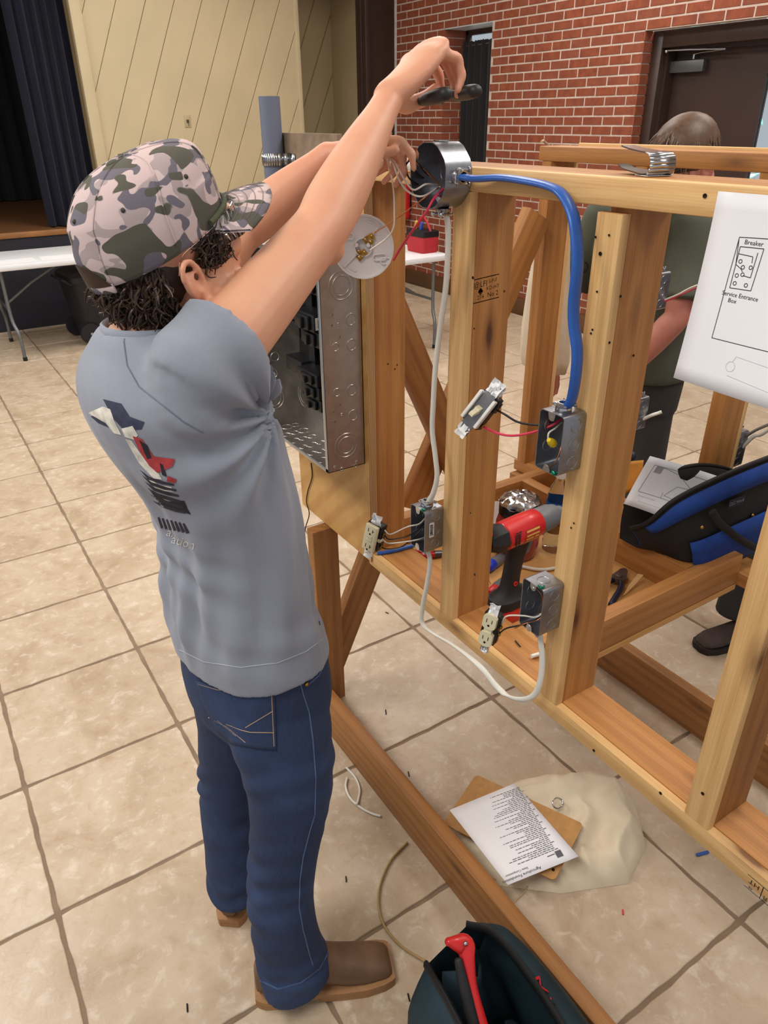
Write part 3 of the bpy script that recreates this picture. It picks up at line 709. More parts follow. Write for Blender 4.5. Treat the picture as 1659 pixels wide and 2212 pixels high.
wire('copper_wire', 'bare copper wire slanting from the thumb into the round box', [atx(835, 310, .87), atx(880, 337, .872), atx(915, 365, .89), atx(950, 400, .918)], COPPER, r=.0014)
wire('copper_wire', 'bare copper wire along the top rail left of the round box', [atx(800, 378, .92), atx(850, 366, .912), atx(890, 372, .90), atx(918, 378, .92)], COPPER, r=.0013)
wire('red_wire', 'red wire drooping from the round box to the lampholder rim', [atx(958, 408, .905), atx(938, 428, .872), atx(918, 462, .856), atx(890, 500, .848), atx(866, 535, .844), atx(850, 562, .842)], WIRER, r=.0021)
nm = MB().lathe([(.004, -.011), (.0062, -.010), (.0066, -.004), (.0058, .004), (.0038, .011), (.001, .012)], 8, frame_M(nut0, (.54, .84, 0), (.9, .1, .35)) @ Matrix.Rotation(math.radians(90), 4, 'X'))
YEL = pm('wire_nut_yellow', (236, 204, 38), .45, 0, .05, 30)
tag(obj('wire_nut', nm, YEL), 'yellow wire nut joining white wires by the bare forearm', 'wire nut')
# ---- porcelain lampholder seen from behind
LC = atx(785, 533, .845); toC = (V(CP) - LC).normalized()
nl = (toC + V((-.10, .02, -.03))).normalized(); ML = frame_M(LC, V((0, 0, 1)).cross(nl), V((0, 0, 1))); 
ML = ML @ Matrix.Rotation(math.radians(0), 4, 'Z')
lh = thing('lampholder', 'round white lampholder base seen from behind, dangling below the forearm', 'lampholder', LC - V((0, 0, .059)))
PORC = pm('porcelain', (226, 222, 220), .3, 0, .02, 10, coat=.3)
Rl = .0585
lb = MB().lathe([(.012, -.010), (.02, -.012), (.047, -.012), (.056, -.006), (Rl, .002), (Rl, .0065), (Rl - .0035, .0065), (Rl - .0045, .0015), (.03, .0005), (.018, .0005), (.0175, .006), (.0155, .006), (.0155, -.004)], 48, ML)
obj('base_dish', lb, PORC, lh, 40)
sk = MB().lathe([(.022, -.012), (.021, -.030), (.019, -.032), (.019, -.012)], 28, ML); obj('socket', sk, PORC, lh)
dt = MB()
def slot(a, d, ln=.009, r=.0055):
    c = V((d * math.cos(a), d * math.sin(a), 0)); F = ML @ Matrix.Translation(c) @ Matrix.Rotation(a + .6, 4, 'Z')
    P = [(x, 0) for x in (-ln, ln)]; pts = []
    for i in range(24):
        t = 2 * math.pi * i / 24; rr = r * (1 + .25 * math.cos(t)); pts.append(F @ V((ln * .8 * (1 if math.cos(t) > 0 else -1) + rr * math.cos(t), rr * math.sin(t), .004)))
    dt.tube(pts + [pts[0], pts[1]], .0016, 6, smooth=False)
for a in (-.55, 2.55): slot(a, .035); slot(a, .048, .005)
for a in (.9, 3.9): dt.box((.02, -.0015, 0), (.052, .0015, .005), ML @ Matrix.Rotation(a, 4, 'Z'))
for a in (1.25, 4.2): dt.box((.045, -.008, 0), (.048, .008, .004), ML @ Matrix.Rotation(a, 4, 'Z'))
for q in ((-.013, .004), (.010, .004)): dt.lathe([(.004, 0), (.004, .006), (.002, .006)], 10, ML @ Matrix.Translation((q[0], q[1], 0)))
obj('moulded_rib', dt, PORC, lh, 50)
for q, a in (((.012, .014), .5), ((-.004, -.013), -2.4)):
    F = ML @ Matrix.Translation((q[0], q[1], .004)) @ Matrix.Rotation(a, 4, 'Z')
    o = obj('terminal', MB().bbox((-.011, -.004, 0), (.011, .008, .002), .0006, M=F).bbox((-.004, -.010, 0), (.005, -.003, .002), .0005, M=F), BRASS, lh)
    s = MB()
    for p in ((-.007, .002), (.007, .002), (0, -.006)): s.lathe([(.0036, .002), (.0038, .0035), (.0025, .0045)], 9, F @ Matrix.Translation((p[0], p[1], 0)))
    obj('terminal_screw', s, BRASS, o)
obj('embossed_text', MB().merge(text_mesh('LUMO', .006), ML @ Matrix.Translation((.027, .022, .0009)) @ Matrix.Rotation(-.5, 4, 'Z')) if False else MB().box((.022, .020, .0004), (.034, .0205, .0009), ML), pm('emboss', (190, 186, 184), .5), lh, 0)
# ---- devices (local x right, y up, z out of the face)
IVORY = pm('ivory_plastic', (226, 218, 184), .38, 0, .03, 30)
TAPE = pm('white_tape', (240, 240, 240), .5, 0, .03, 40, .3, 120)
def crumple(m, M, w, h, seed):
    r = random.Random(seed); n = 5; pts = [[M @ V((w * (i / n - .5), h * (j / n - .5), r.uniform(-.004, .004))) for i in range(n + 1)] for j in range(n + 1)]
    k = n + 1; m.add([p for q in pts for p in q], [(j * k + i, j * k + i + 1, (j + 1) * k + i + 1, (j + 1) * k + i) for j in range(n) for i in range(n)])
    b0 = len(m.v) - k * k; b1 = len(m.v)
    m.add([p + (M.to_3x3() @ V((0, 0, -.0012))) for q in pts for p in q], [(j * k + i, (j + 1) * k + i, (j + 1) * k + i + 1, j * k + i + 1) for j in range(n) for i in range(n)])
    rim = [i for i in range(n)] + [j * k + n for j in range(n)] + [n * k + n - i for i in range(n)] + [(n - j) * k for j in range(n)]
    m.f += [(b0 + a, b1 + a, b1 + b, b0 + b) for a, b in zip(rim, rim[1:] + rim[:1])]
IMR = V((.8407, -.5414, 0)); UPZ = V((0, 0, 1))
def dev_frame(c, n, tilt):
    n = V(n).normalized(); up = UPZ * math.cos(tilt) + IMR * math.sin(tilt); up = (up - n * up.dot(n)).normalized()
    return frame_M(c, up.cross(n), up)
# GFCI receptacle
Mg = dev_frame(atx(806, 1158, .862), (-.93, -.36, .1), .2)
gf = thing('gfci_receptacle', 'ivory square-faced receptacle dangling by wires beside the plywood', 'receptacle', Mg @ V((0, -.053, 0)))
fb = obj('face', MB().bbox((-.0165, -.0335, .004), (.0165, .0335, .016), .0025, M=Mg), IVORY, gf)
dk = MB()
for s in (1, -1):
    for x in (-.006, .006): dk.box((x - .0008, s * .021 - .0045, .0155), (x + .0008, s * .021 + .0045, .0164), Mg)
    dk.box((.006, s * .021 - .0008, .0155), (.010, s * .021 + .0008, .0164), Mg); dk.lathe([(.0025, .0155), (.0025, .0164)], 10, Mg @ Matrix.Translation((0, s * .021 - .0095, 0)))
obj('slot', dk, SCREWD, fb, 0)
bt = MB(); [bt.bbox((-.008, y - .0035, .0155), (.008, y + .0035, .0172), .0008, M=Mg) for y in (-.0042, .0042)]
obj('button', bt, IVORY, fb)
obj('housing', MB().bbox((-.0205, -.034, -.022), (.0205, .034, .004), .003, M=Mg).box((-.0215, -.018, -.018), (.0215, .018, -.004), Mg), BLK, gf)
st2 = MB().bbox((-.011, -.053, .001), (.011, .053, .003), .0005, M=Mg); obj('strap', st2, ZINC, gf)
sc_ = MB()
for y in (.012, -.022): sc_.lathe([(.0042, .0), (.0045, .002), (.003, .0035)], 10, Mg @ Matrix.Translation((.0212, y, -.009)) @ Matrix.Rotation(math.radians(90), 4, 'Y')); sc_.lathe([(.0042, .0), (.0045, .002), (.003, .0035)], 10, Mg @ Matrix.Translation((-.0212, y, -.009)) @ Matrix.Rotation(math.radians(-90), 4, 'Y'))
obj('terminal_screw', sc_, BRASS, gf)
cl_ = MB(); [cl_.box(a, b, Mg) for a, b in (((.0165, -.006, .003), (.0235, .002, .0045)), ((.0165, -.006, -.010), (.018, -.004, .004)), ((.0225, -.006, -.010), (.0235, .002, .0045)))]
obj('clip', cl_, IVORY, gf)
tp = MB(); crumple(tp, Mg @ Matrix.Translation((.003, .047, .004)), .026, .026, 4); crumple(tp, Mg @ Matrix.Translation((-.004, -.048, .003)), .022, .024, 5)
obj('tape_wrap', tp, TAPE, gf, 30)
def term(M, x, y, z=-.009): return M @ V((x, y, z))
b1c = V((.905, -.70, .93))
wire('white_wire', 'upper white wire between the outlet box and ivory square receptacle', [term(Mg, .022, .024), term(Mg, .04, .022), atx(880, 1138, .872), atx(905, 1132, .89), atx(920, 1118, .915)], WIREW)
wire('white_wire', 'lower white wire between the outlet box and ivory square receptacle', [term(Mg, .022, -.002), term(Mg, .04, -.003), atx(878, 1170, .872), atx(905, 1165, .89), atx(918, 1160, .915)], WIREW)
wire('black_wire', 'upper black wire from the outlet box to ivory square receptacle', [term(Mg, .024, .012), term(Mg, .04, .008), atx(875, 1160, .874), atx(900, 1145, .89), atx(920, 1128, .915)], WIREK)
wire('black_wire', 'lower black wire from the outlet box to ivory square receptacle', [term(Mg, .024, -.022), term(Mg, .038, -.02), atx(865, 1182, .872), atx(895, 1160, .888), atx(920, 1132, .915)], WIREK)
# duplex receptacle
Md = dev_frame(atx(1058, 1357, .865), (-.90, -.42, .1), .12)
du = thing('duplex_receptacle', 'ivory double-round receptacle dangling in front of the red drill', 'receptacle', Md @ V((0, -.053, 0)))
fa = MB()
for s in (1, -1):
    P = [(max(-.0135, min(.0135, .0172 * math.cos(t))), s * .0195 + .0165 * math.sin(t)) for t in [2 * math.pi * i / 28 for i in range(28)]]; fa.prism(P, .003, .0125, Md)
fa.box((-.008, -.006, .003), (.008, .006, .0105), Md)
fo = obj('face', fa, IVORY, du, 40)
dk = MB()
for s in (1, -1):
    for x in (-.0055, .0055): dk.box((x - .0007, s * .0195 - .001, .012), (x + .0007, s * .0195 + .007, .0129), Md)
    dk.lathe([(.0024, .012), (.0024, .0129)], 10, Md @ Matrix.Translation((0, s * .0195 - .007, 0)))
obj('slot', dk, SCREWD, fo, 0)
obj('housing', MB().bbox((-.016, -.034, -.018), (.016, .034, .003), .002, M=Md).bbox((-.018, .006, -.014), (.018, .03, -.002), .002, M=Md).bbox((-.018, -.03, -.014), (.018, -.006, -.002), .002, M=Md), BLK, du)
obj('strap', MB().bbox((-.009, -.053, .001), (.009, .053, .003), .0005, M=Md), ZINC, du)
sc_ = MB()
for y in (.008, -.008): sc_.lathe([(.004, .0), (.0043, .002), (.003, .0035)], 10, Md @ Matrix.Translation((.0185, y, -.006)) @ Matrix.Rotation(math.radians(90), 4, 'Y'))
obj('terminal_screw', sc_, BRASS, du)
tp = MB(); crumple(tp, Md @ Matrix.Translation((.002, .045, .006)), .02, .028, 14); crumple(tp, Md @ Matrix.Translation((0, -.05, .003)), .012, .014, 15)
obj('tape_wrap', tp, TAPE, du, 30)
wire('white_wire', 'white wire from the low outlet box to the double-round receptacle', [term(Md, .017, .012, -.012), atx(1095, 1331, .872), atx(1130, 1330, .888), atx(1158, 1333, .905), V((.92, -1.055, .90))], WIREW)
wire('black_wire', 'black wire from the low outlet box to the double-round receptacle', [term(Md, .019, -.006, -.006), atx(1095, 1357, .872), atx(1130, 1349, .888), atx(1155, 1340, .905), V((.92, -1.055, .89))], WIREK)
wire('copper_wire', 'bare copper end sticking out of the low outlet box', [atx(1112, 1357, .876), atx(1135, 1347, .886), atx(1160, 1340, .905), V((.92, -1.055, .893))], COPPER, r=.0011)
wire('copper_wire', 'bare copper ground wire bent inside the low outlet box', [atx(1147, 1258, .90), atx(1172, 1290, .905), atx(1162, 1320, .92), V((.925, -1.05, .88))], COPPER, r=.0011)
# toggle switch
Mt = dev_frame(atx(1036, 884, .862), (-.86, -.40, .30), .62)
sw = thing('toggle_switch', 'ivory toggle switch with taped ears hanging beside the second stud', 'switch', Mt @ V((0, -.05, 0)))
obj('strap', MB().bbox((-.0115, -.052, .001), (.0115, .052, .003), .0006, M=Mt), pm('strap_grey', (128, 130, 134), .4, .7, .1, 40), sw)
obj('yoke', MB().bbox((-.0185, -.029, -.002), (-.0125, .029, .009), .0015, M=Mt).bbox((.0125, -.029, -.002), (.0185, .029, .009), .0015, M=Mt).bbox((-.0125, .022, -.002), (.0125, .029, .0025), .001, M=Mt), WHT, sw)
obj('housing', MB().bbox((-.0165, -.033, -.026), (.0175, .033, -.002), .002, M=Mt).box((.0175, .008, -.022), (.021, .028, -.006), Mt), BLK, sw)
obj('toggle', MB().loft([[Mt @ V((x, y, z)) for x, y in ((-.005, -.009 + o), (.005, -.009 + o), (.005, .003 + o), (-.005, .003 + o))] for z, o in ((.002, .003), (.008, .001), (.0115, -.001))] ).loft([[Mt @ V((x, y, z)) for x, y in ((-.0042, a), (.0042, a), (.0042, b), (-.0042, b))] for z, a, b in ((.009, -.008, .001), (.019, -.014, -.007), (.021, -.013, -.009))]), IVORY, sw, 30)
sc_ = MB()
for y in (.016, -.022): sc_.lathe([(.004, .0), (.0044, .002), (.003, .0035)], 10, Mt @ Matrix.Translation((.0178, y, -.012)) @ Matrix.Rotation(math.radians(90), 4, 'Y'))
obj('terminal_screw', sc_, BRASS, sw)
ms = MB(); [ms.cyl(Mt @ V((.002, s * .044, .001)), Mt @ V((.002, s * .044, -.022)), .0017, 8) for s in (1, -1)]; obj('mounting_screw', ms, ZINC, sw)
tp = MB(); crumple(tp, Mt @ Matrix.Translation((.001, .047, .005)), .024, .026, 24); crumple(tp, Mt @ Matrix.Translation((0, -.047, .005)), .022, .022, 25); crumple(tp, Mt @ Matrix.Translation((.003, .045, -.002)), .024, .022, 26)
obj('tape_wrap', tp, TAPE, sw, 30)
wire('black_wire', 'black wire from the switch box to the toggle switch', [term(Mt, .021, .016, -.012), atx(1090, 895, .874), atx(1120, 912, .884), atx(1160, 918, .898), atx(1195, 915, .915), atx(1212, 905, .925)], WIREK, r=.0019)
wire('red_wire', 'red wire from the switch box to the toggle switch', [term(Mt, .021, -.022, -.012), atx(1075, 936, .872), atx(1108, 941, .88), atx(1150, 934, .893), atx(1190, 920, .91), atx(1213, 905, .925)], WIRER, r=.0021)
wire('white_wire', 'short white wire tied off with a yellow nut inside the switch box', [atx(1184, 948, .895), atx(1186, 935, .897), atx(1200, 925, .91), atx(1214, 912, .928)], WIREW)
wire('copper_wire', 'bare copper ground wire curved inside the switch box', [atx(1218, 920, .93), atx(1212, 965, .91), atx(1200, 998, .898), atx(1183, 1012, .896)], COPPER, r=.0012)
n2 = atx(1191, 955, .887)
tag(obj('wire_nut', MB().lathe([(.004, -.010), (.0066, -.009), (.0068, -.003), (.006, .004), (.0035, .010), (.001, .011)], 8, frame_M(n2, (.5, -.2, .6), (0, 1, .2))), YEL), 'yellow wire nut inside the switch box', 'wire nut')
# rear boxes: short cable ends
wire('white_wire', 'white wire stub pointing right from the high rear box', [V((1.87, -.49, 1.24)), atx(1465, 636, 1.88), atx(1485, 625, 1.89), atx(1506, 616, 1.90)], WIREW, r=.0024)
wire('red_wire', 'red wire stub pointing right from the high rear box', [V((1.87, -.49, 1.235)), atx(1470, 637, 1.885), atx(1488, 629, 1.90), atx(1503, 622, 1.91)], WIRER, r=.002)
cable('white_cable', 'short white cable end leaving the low rear box', [V((1.865, -.488, .885)), atx(1408, 897, 1.88), atx(1420, 893, 1.90), atx(1429, 890, 1.91)], .0055, CABW)
cable('white_cable', 'white cable curving right from the box above the blue bag', [V((1.866, -.815, .91)), atx(1628, 943, 1.87), atx(1645, 938, 1.87), atx(1680, 915, 1.87), atx(1730, 890, 1.87)], .005, CABW)
cable('grey_cable', 'grey cable behind the white one at the box above the blue bag', [V((1.866, -.815, .94)), atx(1635, 928, 1.87), atx(1665, 915, 1.88), atx(1710, 895, 1.9)], .004, pm('cable_grey', (110, 108, 104), .5))
# ---- breaker panel on the plywood
PXF, PXB, PY0, PY1, PZ0, PZ1 = .828, .9305, -.405, -.04, .945, 1.435
pn = thing('breaker_panel', 'open galvanized breaker panel with black breakers screwed to the plywood', 'breaker panel', (PXB, -.22, PZ0))
m = MB(); t = .0018
m.box((PXB - t, PY0, PZ0), (PXB, PY1, PZ1)); m.box((PXF, PY0, PZ0), (PXB, PY0 + t, PZ1)); m.box((PXF, PY1 - t, PZ0), (PXB, PY1, PZ1)); m.box((PXF, PY0, PZ0), (PXB, PY1, PZ0 + t)); m.box((PXF, PY0, PZ1 - t), (PXB, PY1, PZ1))
enc = obj('enclosure', m, GALVD, pn, 0)
m = MB(); m.bbox((PXF - .001, PY0, PZ0), (PXF + .002, PY0 + .012, PZ1), .0008); m.bbox((PXF - .001, PY1 - .012, PZ0), (PXF + .002, PY1, PZ1), .0008); m.bbox((PXF - .001, PY0, PZ0), (PXF + .002, PY1, PZ0 + .010), .0008); m.bbox((PXF - .001, PY0, PZ1 - .010), (PXF + .002, PY1, PZ1), .0008)
obj('lip', m, pm('lip_zinc', (176, 182, 186), .3, .8, .06, 30), enc)
FR = lambda y, out: frame_M((0, y, 0), (1, 0, 0), (0, 0, 1)) if out < 0 else frame_M((0, y, 0), (-1, 0, 0), (0, 0, 1))
k = MB()
def ko(u, v, r, plane='R'):
    if plane == 'R': p = aty(u, v, PY0); ring(k, frame_M(p, (1, 0, 0), (0, 0, 1)), r, .0016, .0009, 30)
for v in (962, 617):
    p = aty(748 if v > 900 else 737, v, PY0); F = frame_M(p, (1, 0, 0), (0, 0, 1)); ring(k, F, .030, .0018, .001, 36); ring(k, F, .021, .0018, .001, 32)
for u, v, r in ((758, 690, .0125), (760, 745, .0125), (725, 750, .009), (728, 848, .009), (760, 843, .0125), (763, 897, .0125), (730, 689 + 12, .0025), (738, 896, .0025), (738, 1014, .004), (768, 1006, .004)): ko(u, v, r)
for u, v in ((714, 680), (713, 703), (730, 728), (731, 874), (717, 890), (719, 910)):
    p = aty(u, v, PY0); k.box((-.006, -.0012, 0), (.006, .0012, .0008), frame_M(p, (1, 0, 0), (0, 0, 1))); k.box((.004, -.005, 0), (.006, .001, .0008), frame_M(p, (1, 0, 0), (0, 0, 1)))
# inner left wall and floor rings
Fl = frame_M((0, PY1 - t, 0), (1, 0, 0), (0, 0, 1))
for x, z, r in ((.862, 1.02, .030), (.862, 1.02, .021), (.865, 1.09, .013), (.85, 1.13, .010), (.875, 1.135, .012), (.862, 1.28, .013), (.862, 1.35, .03), (.862, 1.35, .021)): ring(k, Fl @ Matrix.Translation((x, z, 0)), r, .0016, .001, 30)
Fb = frame_M((0, 0, PZ0 + t), (1, 0, 0), (0, 1, 0)); r = random.Random(4)
for i in range(6):
    for j in range(3):
        ring(k, Fb @ Matrix.Translation((.85 + j * .026, -.33 + i * .05, 0)), .012 if (i + j) % 3 else .016, .0016, .001, 24)
Fk = frame_M((PXB - t, 0, 0), (0, -1, 0), (0, 0, 1))
for y, z, r_ in ((-.09, 1.03, .032), (-.09, 1.03, .022)): ring(k, Fk @ Matrix.Translation((-y, z, 0)), r_, .0016, .001, 30)
obj('knockout', k, GALVD, enc, 60)
sx = MB(); [sx.lathe([(.004, 0), (.0042, .0015), (.002, .0025)], 10, frame_M((x, PY0, z), (1, 0, 0), (0, 0, 1))) for x, z in ((.845, .958), (.905, .957))]; obj('rivet', sx, ZINC, enc)
# interior: back pan and breakers
obj('bus_base', MB().bbox((.895, -.33, 1.06), (PXB - t, -.15, 1.40), .004).box((.885, -.255, 1.08), (.896, -.225, 1.38)), BLK, pn)
LABW = pm('label_white', (220, 220, 216), .6, 0, .03, 30)
def breaker(z0, z1, y0, y1, xf, lab=False):
    o = obj('breaker', MB().bbox((xf, y0, z0), (.905, y1, z1), .003).bbox((xf - .008, y0 + .015, z0 + .004), (xf, y1 - .03, z1 - .004), .002).bbox((xf - .016, y0 + .035, z0 + .006), (xf - .007, y0 + .047, z1 - .008), .0015), BLK, pn)
    sc = MB().lathe([(.005, 0), (.005, .003), (.002, .003)], 10, frame_M((xf + .004, y0 + .008, (z0 + z1) / 2), (0, -1, 0), (0, 0, 1))); obj('lug_screw', sc, ZINC, o)
    if lab:
        lo = obj('label', MB().box((xf + .004, y0 - .0006, z0 + .006), (xf + .046, y0, z1 - .006)), LABW, o, 0)
        bb = MB(); [bb.box((xf + .010 + i * .0034, y0 - .0009, z0 + .010), (xf + .010 + i * .0034 + (.0012 if i % 2 else .0022), y0 - .0005, z1 - .011)) for i in range(8)]; obj('barcode', bb, INK, lo, 0)
breaker(1.345, 1.385, -.335, -.24, .862); breaker(1.265, 1.305, -.335, -.235, .846, True); breaker(1.225, 1.262, -.335, -.24, .858)
breaker(1.135, 1.165, -.335, -.235, .846); breaker(1.10, 1.132, -.33, -.24, .852); breaker(1.068, 1.098, -.33, -.24, .856)
for z in (1.385, 1.305, 1.265, 1.17): obj('breaker', MB().bbox((.858, -.232, z - .036), (.905, -.145, z), .003), BLK, pn)
fn = MB()
for i in range(6):
    z = 1.035 + i * .021; fn.bbox((.872, -.345, z), (.905, -.30, z + .004), .001); fn.box((.868, -.34, z - .006), (.873, -.33, z + .002))
obj('neutral_bar', fn, pm('bar_grey', (150, 150, 150), .35, .7), pn)
tg = MB(); Mtg = frame_M((.835, -.115, 1.30), (0, -1, .15), (-.1, 0.15, 1)); tg.box((-.02, -.06, 0), (.02, .06, .0006), Mtg)
to = obj('paper_tag', tg, PAPER, pn, 0)
lines = MB(); [lines.box((-.016, .05 - i * .009, .0006), (-.016 + random.uniform(.015, .03), .052 - i * .009, .0008), Mtg) for i in range(11)]
obj('printed_lines', lines, INK, to, 0)
# ---- conduit riser with strap
cp = thing('conduit_riser', 'grey plastic conduit rising above the plywood, held by a pipe strap', 'conduit', (.893, -.085, 1.437))
obj('pipe', MB().lathe([(.0205, 0), (.0238, 0), (.0238, .3045), (.0205, .3045), (.0205, .02)], 32, Matrix.Translation((.893, -.085, 1.4365))), pm('pvc_grey', (112, 118, 136), .45, 0, .04, 8), cp)
sp = MB(); pts = []
for i in range(15):
    a = math.radians(-90 - 180 * i / 14); pts.append(V((.893 + .0255 * math.cos(a), -.085 + .0255 * math.sin(a), 0)))
pts = [V((.9165, -.150, 0)), V((.9165, -.118, 0)), V((.905, -.1105, 0))] + pts[0:] + [V((.917, -.059, 0))]
for z in (1.600,):
    rg = [[p + V((0, 0, z + q)) for q in (0, .026)] for p in pts]
    for a, b in zip(rg[:-1], rg[1:]):
        sp.add([a[0], b[0], b[1], a[1]], [(0, 1, 2, 3)])
so2 = obj('strap', sp, ZINC, cp, 60, fixn=False); mod = so2.modifiers.new('s', 'SOLIDIFY'); mod.thickness = .0016
obj('strap_screw', MB().lathe([(.006, 0), (.0062, .002), (.003, .0045)], 12, frame_M((.9155, -.14, 1.613), (0, -1, 0), (0, 0, 1))), ZINC, cp)
# ---- drawing sheet pinned on the front rail and the metal clip
dw = thing('drawing_sheet', 'white sheet with a hand-drawn breaker diagram hanging on the top rail', 'paper sheet', (.925, -1.31, 1.38))
c0 = atx(1552, 413, .9335); pw = .279; ph = .226
Mp = frame_M((.9335, c0.y - pw / 2, c0.z - ph / 2), (0, -1, 0), (0, 0, 1)); n = 12
gr = MB(); vs = []
def bend(x, y): return V((x + .014 * ((ph / 2 - y) / ph) ** 1.2 * 0, y, .022 * ((ph / 2 - y) / ph) ** 1.6 + .004 * math.sin((x + .1) * 14) * ((ph / 2 - y) / ph)))
for j in range(n + 1):
    for i in range(n + 1): vs.append(Mp @ bend(-pw / 2 + pw * i / n, ph / 2 - ph * j / n))
gr.add(vs, [(j * 13 + i, j * 13 + i + 1, (j + 1) * 13 + i + 1, (j + 1) * 13 + i) for j in range(n) for i in range(n)])
pso = obj('sheet', gr, PAPER, dw, 80, fixn=False)
ms_ = pso.modifiers.new('s', 'SOLIDIFY'); ms_.thickness = .0004
def sketch(Mf, bendf, segs, w, texts=(), z=.0008):
    m = MB()
    for a, b in segs:
        a = V((a[0], a[1], 0)); b = V((b[0], b[1], 0)); d = (b - a); Ls = d.length; d.normalize(); nn = V((-d.y, d.x, 0)) * w / 2; kk = max(1, int(Ls / .012))
        for i in range(kk):
            p = a.lerp(b, i / kk); q = a.lerp(b, (i + 1) / kk); vs = []
            for r_ in (p - nn, q - nn, q + nn, p + nn): e = bendf(r_.x, r_.y); vs.append(Mf @ (e + V((0, 0, z))))
            m.add(vs, [(0, 1, 2, 3)])
    for s, x, y, sz in texts:
        tm = text_mesh(s, sz); m.add([Mf @ (bendf(p[0] + x, p[1] + y) + V((0, 0, z))) for p in tm.v], tm.f)
    return m
def pl(*p): return list(zip(p[:-1], p[1:]))
tl, tr, bl_, br_ = (-.0985, .066), (.12, .078), (-.1, -.052), (.12, -.05)
segs = pl(tl, tr) + pl(tl, (-.1, .02), bl_, br_)
DX_, DY_ = -.0285, -.026
sh_ = lambda L_: [((a[0] + DX_, a[1] + DY_), (b[0] + DX_, b[1] + DY_)) for a, b in L_]
segs += sh_(pl((-.066, .082), (-.036, .083), (-.038, .036), (-.066, .035), (-.066, .082)) + pl((-.07, .09), (-.066, .062), (-.058, .058), (-.055, .055)) + pl((-.066, .074), (-.047, .073), (-.046, .066)) + pl((-.042, .078), (-.043, .050), (-.053, .051)))
for x, y in ((-.061, .066), (-.056, .06), (-.061, .05), (-.061, .041), (-.046, .041), (-.046, .061), (-.054, .052)):
    segs += sh_([((x + .0022 * math.cos(t), y + .0022 * math.sin(t)), (x + .0022 * math.cos(t + .8), y + .0022 * math.sin(t + .8))) for t in np.arange(0, 6.28, .785)])
obj('ink_drawing', sketch(Mp, bend, segs, .0008, [('Breaker', -.05 + DX_, .0875 + DY_, .0075), ('Service Entrance', -.05 + DX_, .028 + DY_, .0072), ('Box', -.058 + DX_, .021 + DY_, .0072)]), INK, pso, 0, fixn=False)
faint = pl((-.06, -.066), (.1, -.075)) + pl((-.065, -.09), (.1, -.105)) + pl((-.06, -.066), (-.063, -.073)) + [((-.064 + .006 * math.cos(t), -.079 + .006 * math.sin(t)), (-.064 + .006 * math.cos(t + .53), -.079 + .006 * math.sin(t + .53))) for t in np.arange(0, 6.28, .5236)]
obj('pencil_drawing', sketch(Mp, bend, faint, .0005), pm('pencil', (186, 186, 192), .8), pso, 0, fixn=False)
ck = thing('metal_clip', 'silver spring clip with a raised lever lying on the top rail', 'clip', (.985, -1.10, 1.624))
Mc = frame_M((.985, -1.085, 1.6235), (-.25, -1, 0), (1, -.25, 0))
m = MB(); m.bbox((.0, -.02, .0), (.028, .02, .0015), .0005, M=Mc); rg = []
for i in range(9):
    a = math.radians(-80 + 170 * i / 8); rg.append([Mc @ V((.016 + .014 * math.cos(a), y, .014 + .014 * math.sin(a))) for y in (-.02, .02)])
for a, b in zip(rg[:-1], rg[1:]): m.add([a[0], b[0], b[1], a[1]], [(0, 1, 2, 3)])
o = obj('spring_body', m, ZINC, ck, 60, fixn=False); o.modifiers.new('s', 'SOLIDIFY').thickness = .0016
obj('lever', MB().loft([[Mc @ V((x, y, z + q)) for y, q in ((-w, 0), (w, 0), (w, .0018), (-w, .0018))] for x, z, w in ((.02, .0275, .016), (.0, .0285, .015), (-.03, .031, .013), (-.052, .034, .011))]), ZINC, ck)
obj('lower_jaw', MB().loft([[Mc @ V((x, y, z + q)) for y, q in ((-w, 0), (w, 0), (w, .0016), (-w, .0016))] for x, z, w in ((.012, .0015, .018), (-.02, .004, .015), (-.045, .006, .011), (-.058, .010, .008))]), pm('clip_dark', (110, 108, 106), .3, .9), ck)
# ================================================================== people
def interp(keys, k):           # catmull-rom on rows of numbers
    K = np.array(keys, float); n = len(K); Pk = np.vstack([2 * K[0] - K[1], K, 2 * K[-1] - K[-2]]); out = []
    for i in range(1, n):
        a, b, c, d = Pk[i - 1:i + 3]
        for j in range(k):
            t = j / k; out.append(.5 * ((2 * b) + (c - a) * t + (2 * a - 5 * b + 4 * c - d) * t * t + (3 * b - a - 3 * c + d) * t ** 3))
    out.append(K[-1]); return np.array(out)
def limb(keys, up, n=18, k=5, dome=(1, 1)):
    """keys rows: x y z ra rb ; ra along 'up', rb across"""
    A = interp(keys, k); rings = []; m = MB(); N_ = len(A); up = V(up)
    for i in range(N_):
        t = V(A[min(i + 1, N_ - 1)][:3] - A[max(i - 1, 0)][:3]).normalized(); u = (up - t * up.dot(t)).normalized(); w = t.cross(u)
        c = V(A[i][:3]); rings.append((c, t, u, w, max(A[i][3], .0008), max(A[i][4], .0008)))
    out = []
    def rg(c, u, w, a, b): return [c + u * (a * math.cos(q)) + w * (b * math.sin(q)) for q in [2 * math.pi * j / n for j in range(n)]]
    c, t, u, w, a, b = rings[0]
    if dome[0]:
        for f_ in (.98, .8, .45): s_ = math.sqrt(1 - f_ * f_); out.append(rg(c - t * f_ * (a + b) / 2 * .9, u, w, a * s_, b * s_))
    for c, t, u, w, a, b in rings: out.append(rg(c, u, w, a, b))
    if dome[1]:
        for f_ in (.45, .8, .98): s_ = math.sqrt(1 - f_ * f_); out.append(rg(c + t * f_ * (a + b) / 2 * .9, u, w, a * s_, b * s_))
    return m.loft(out)
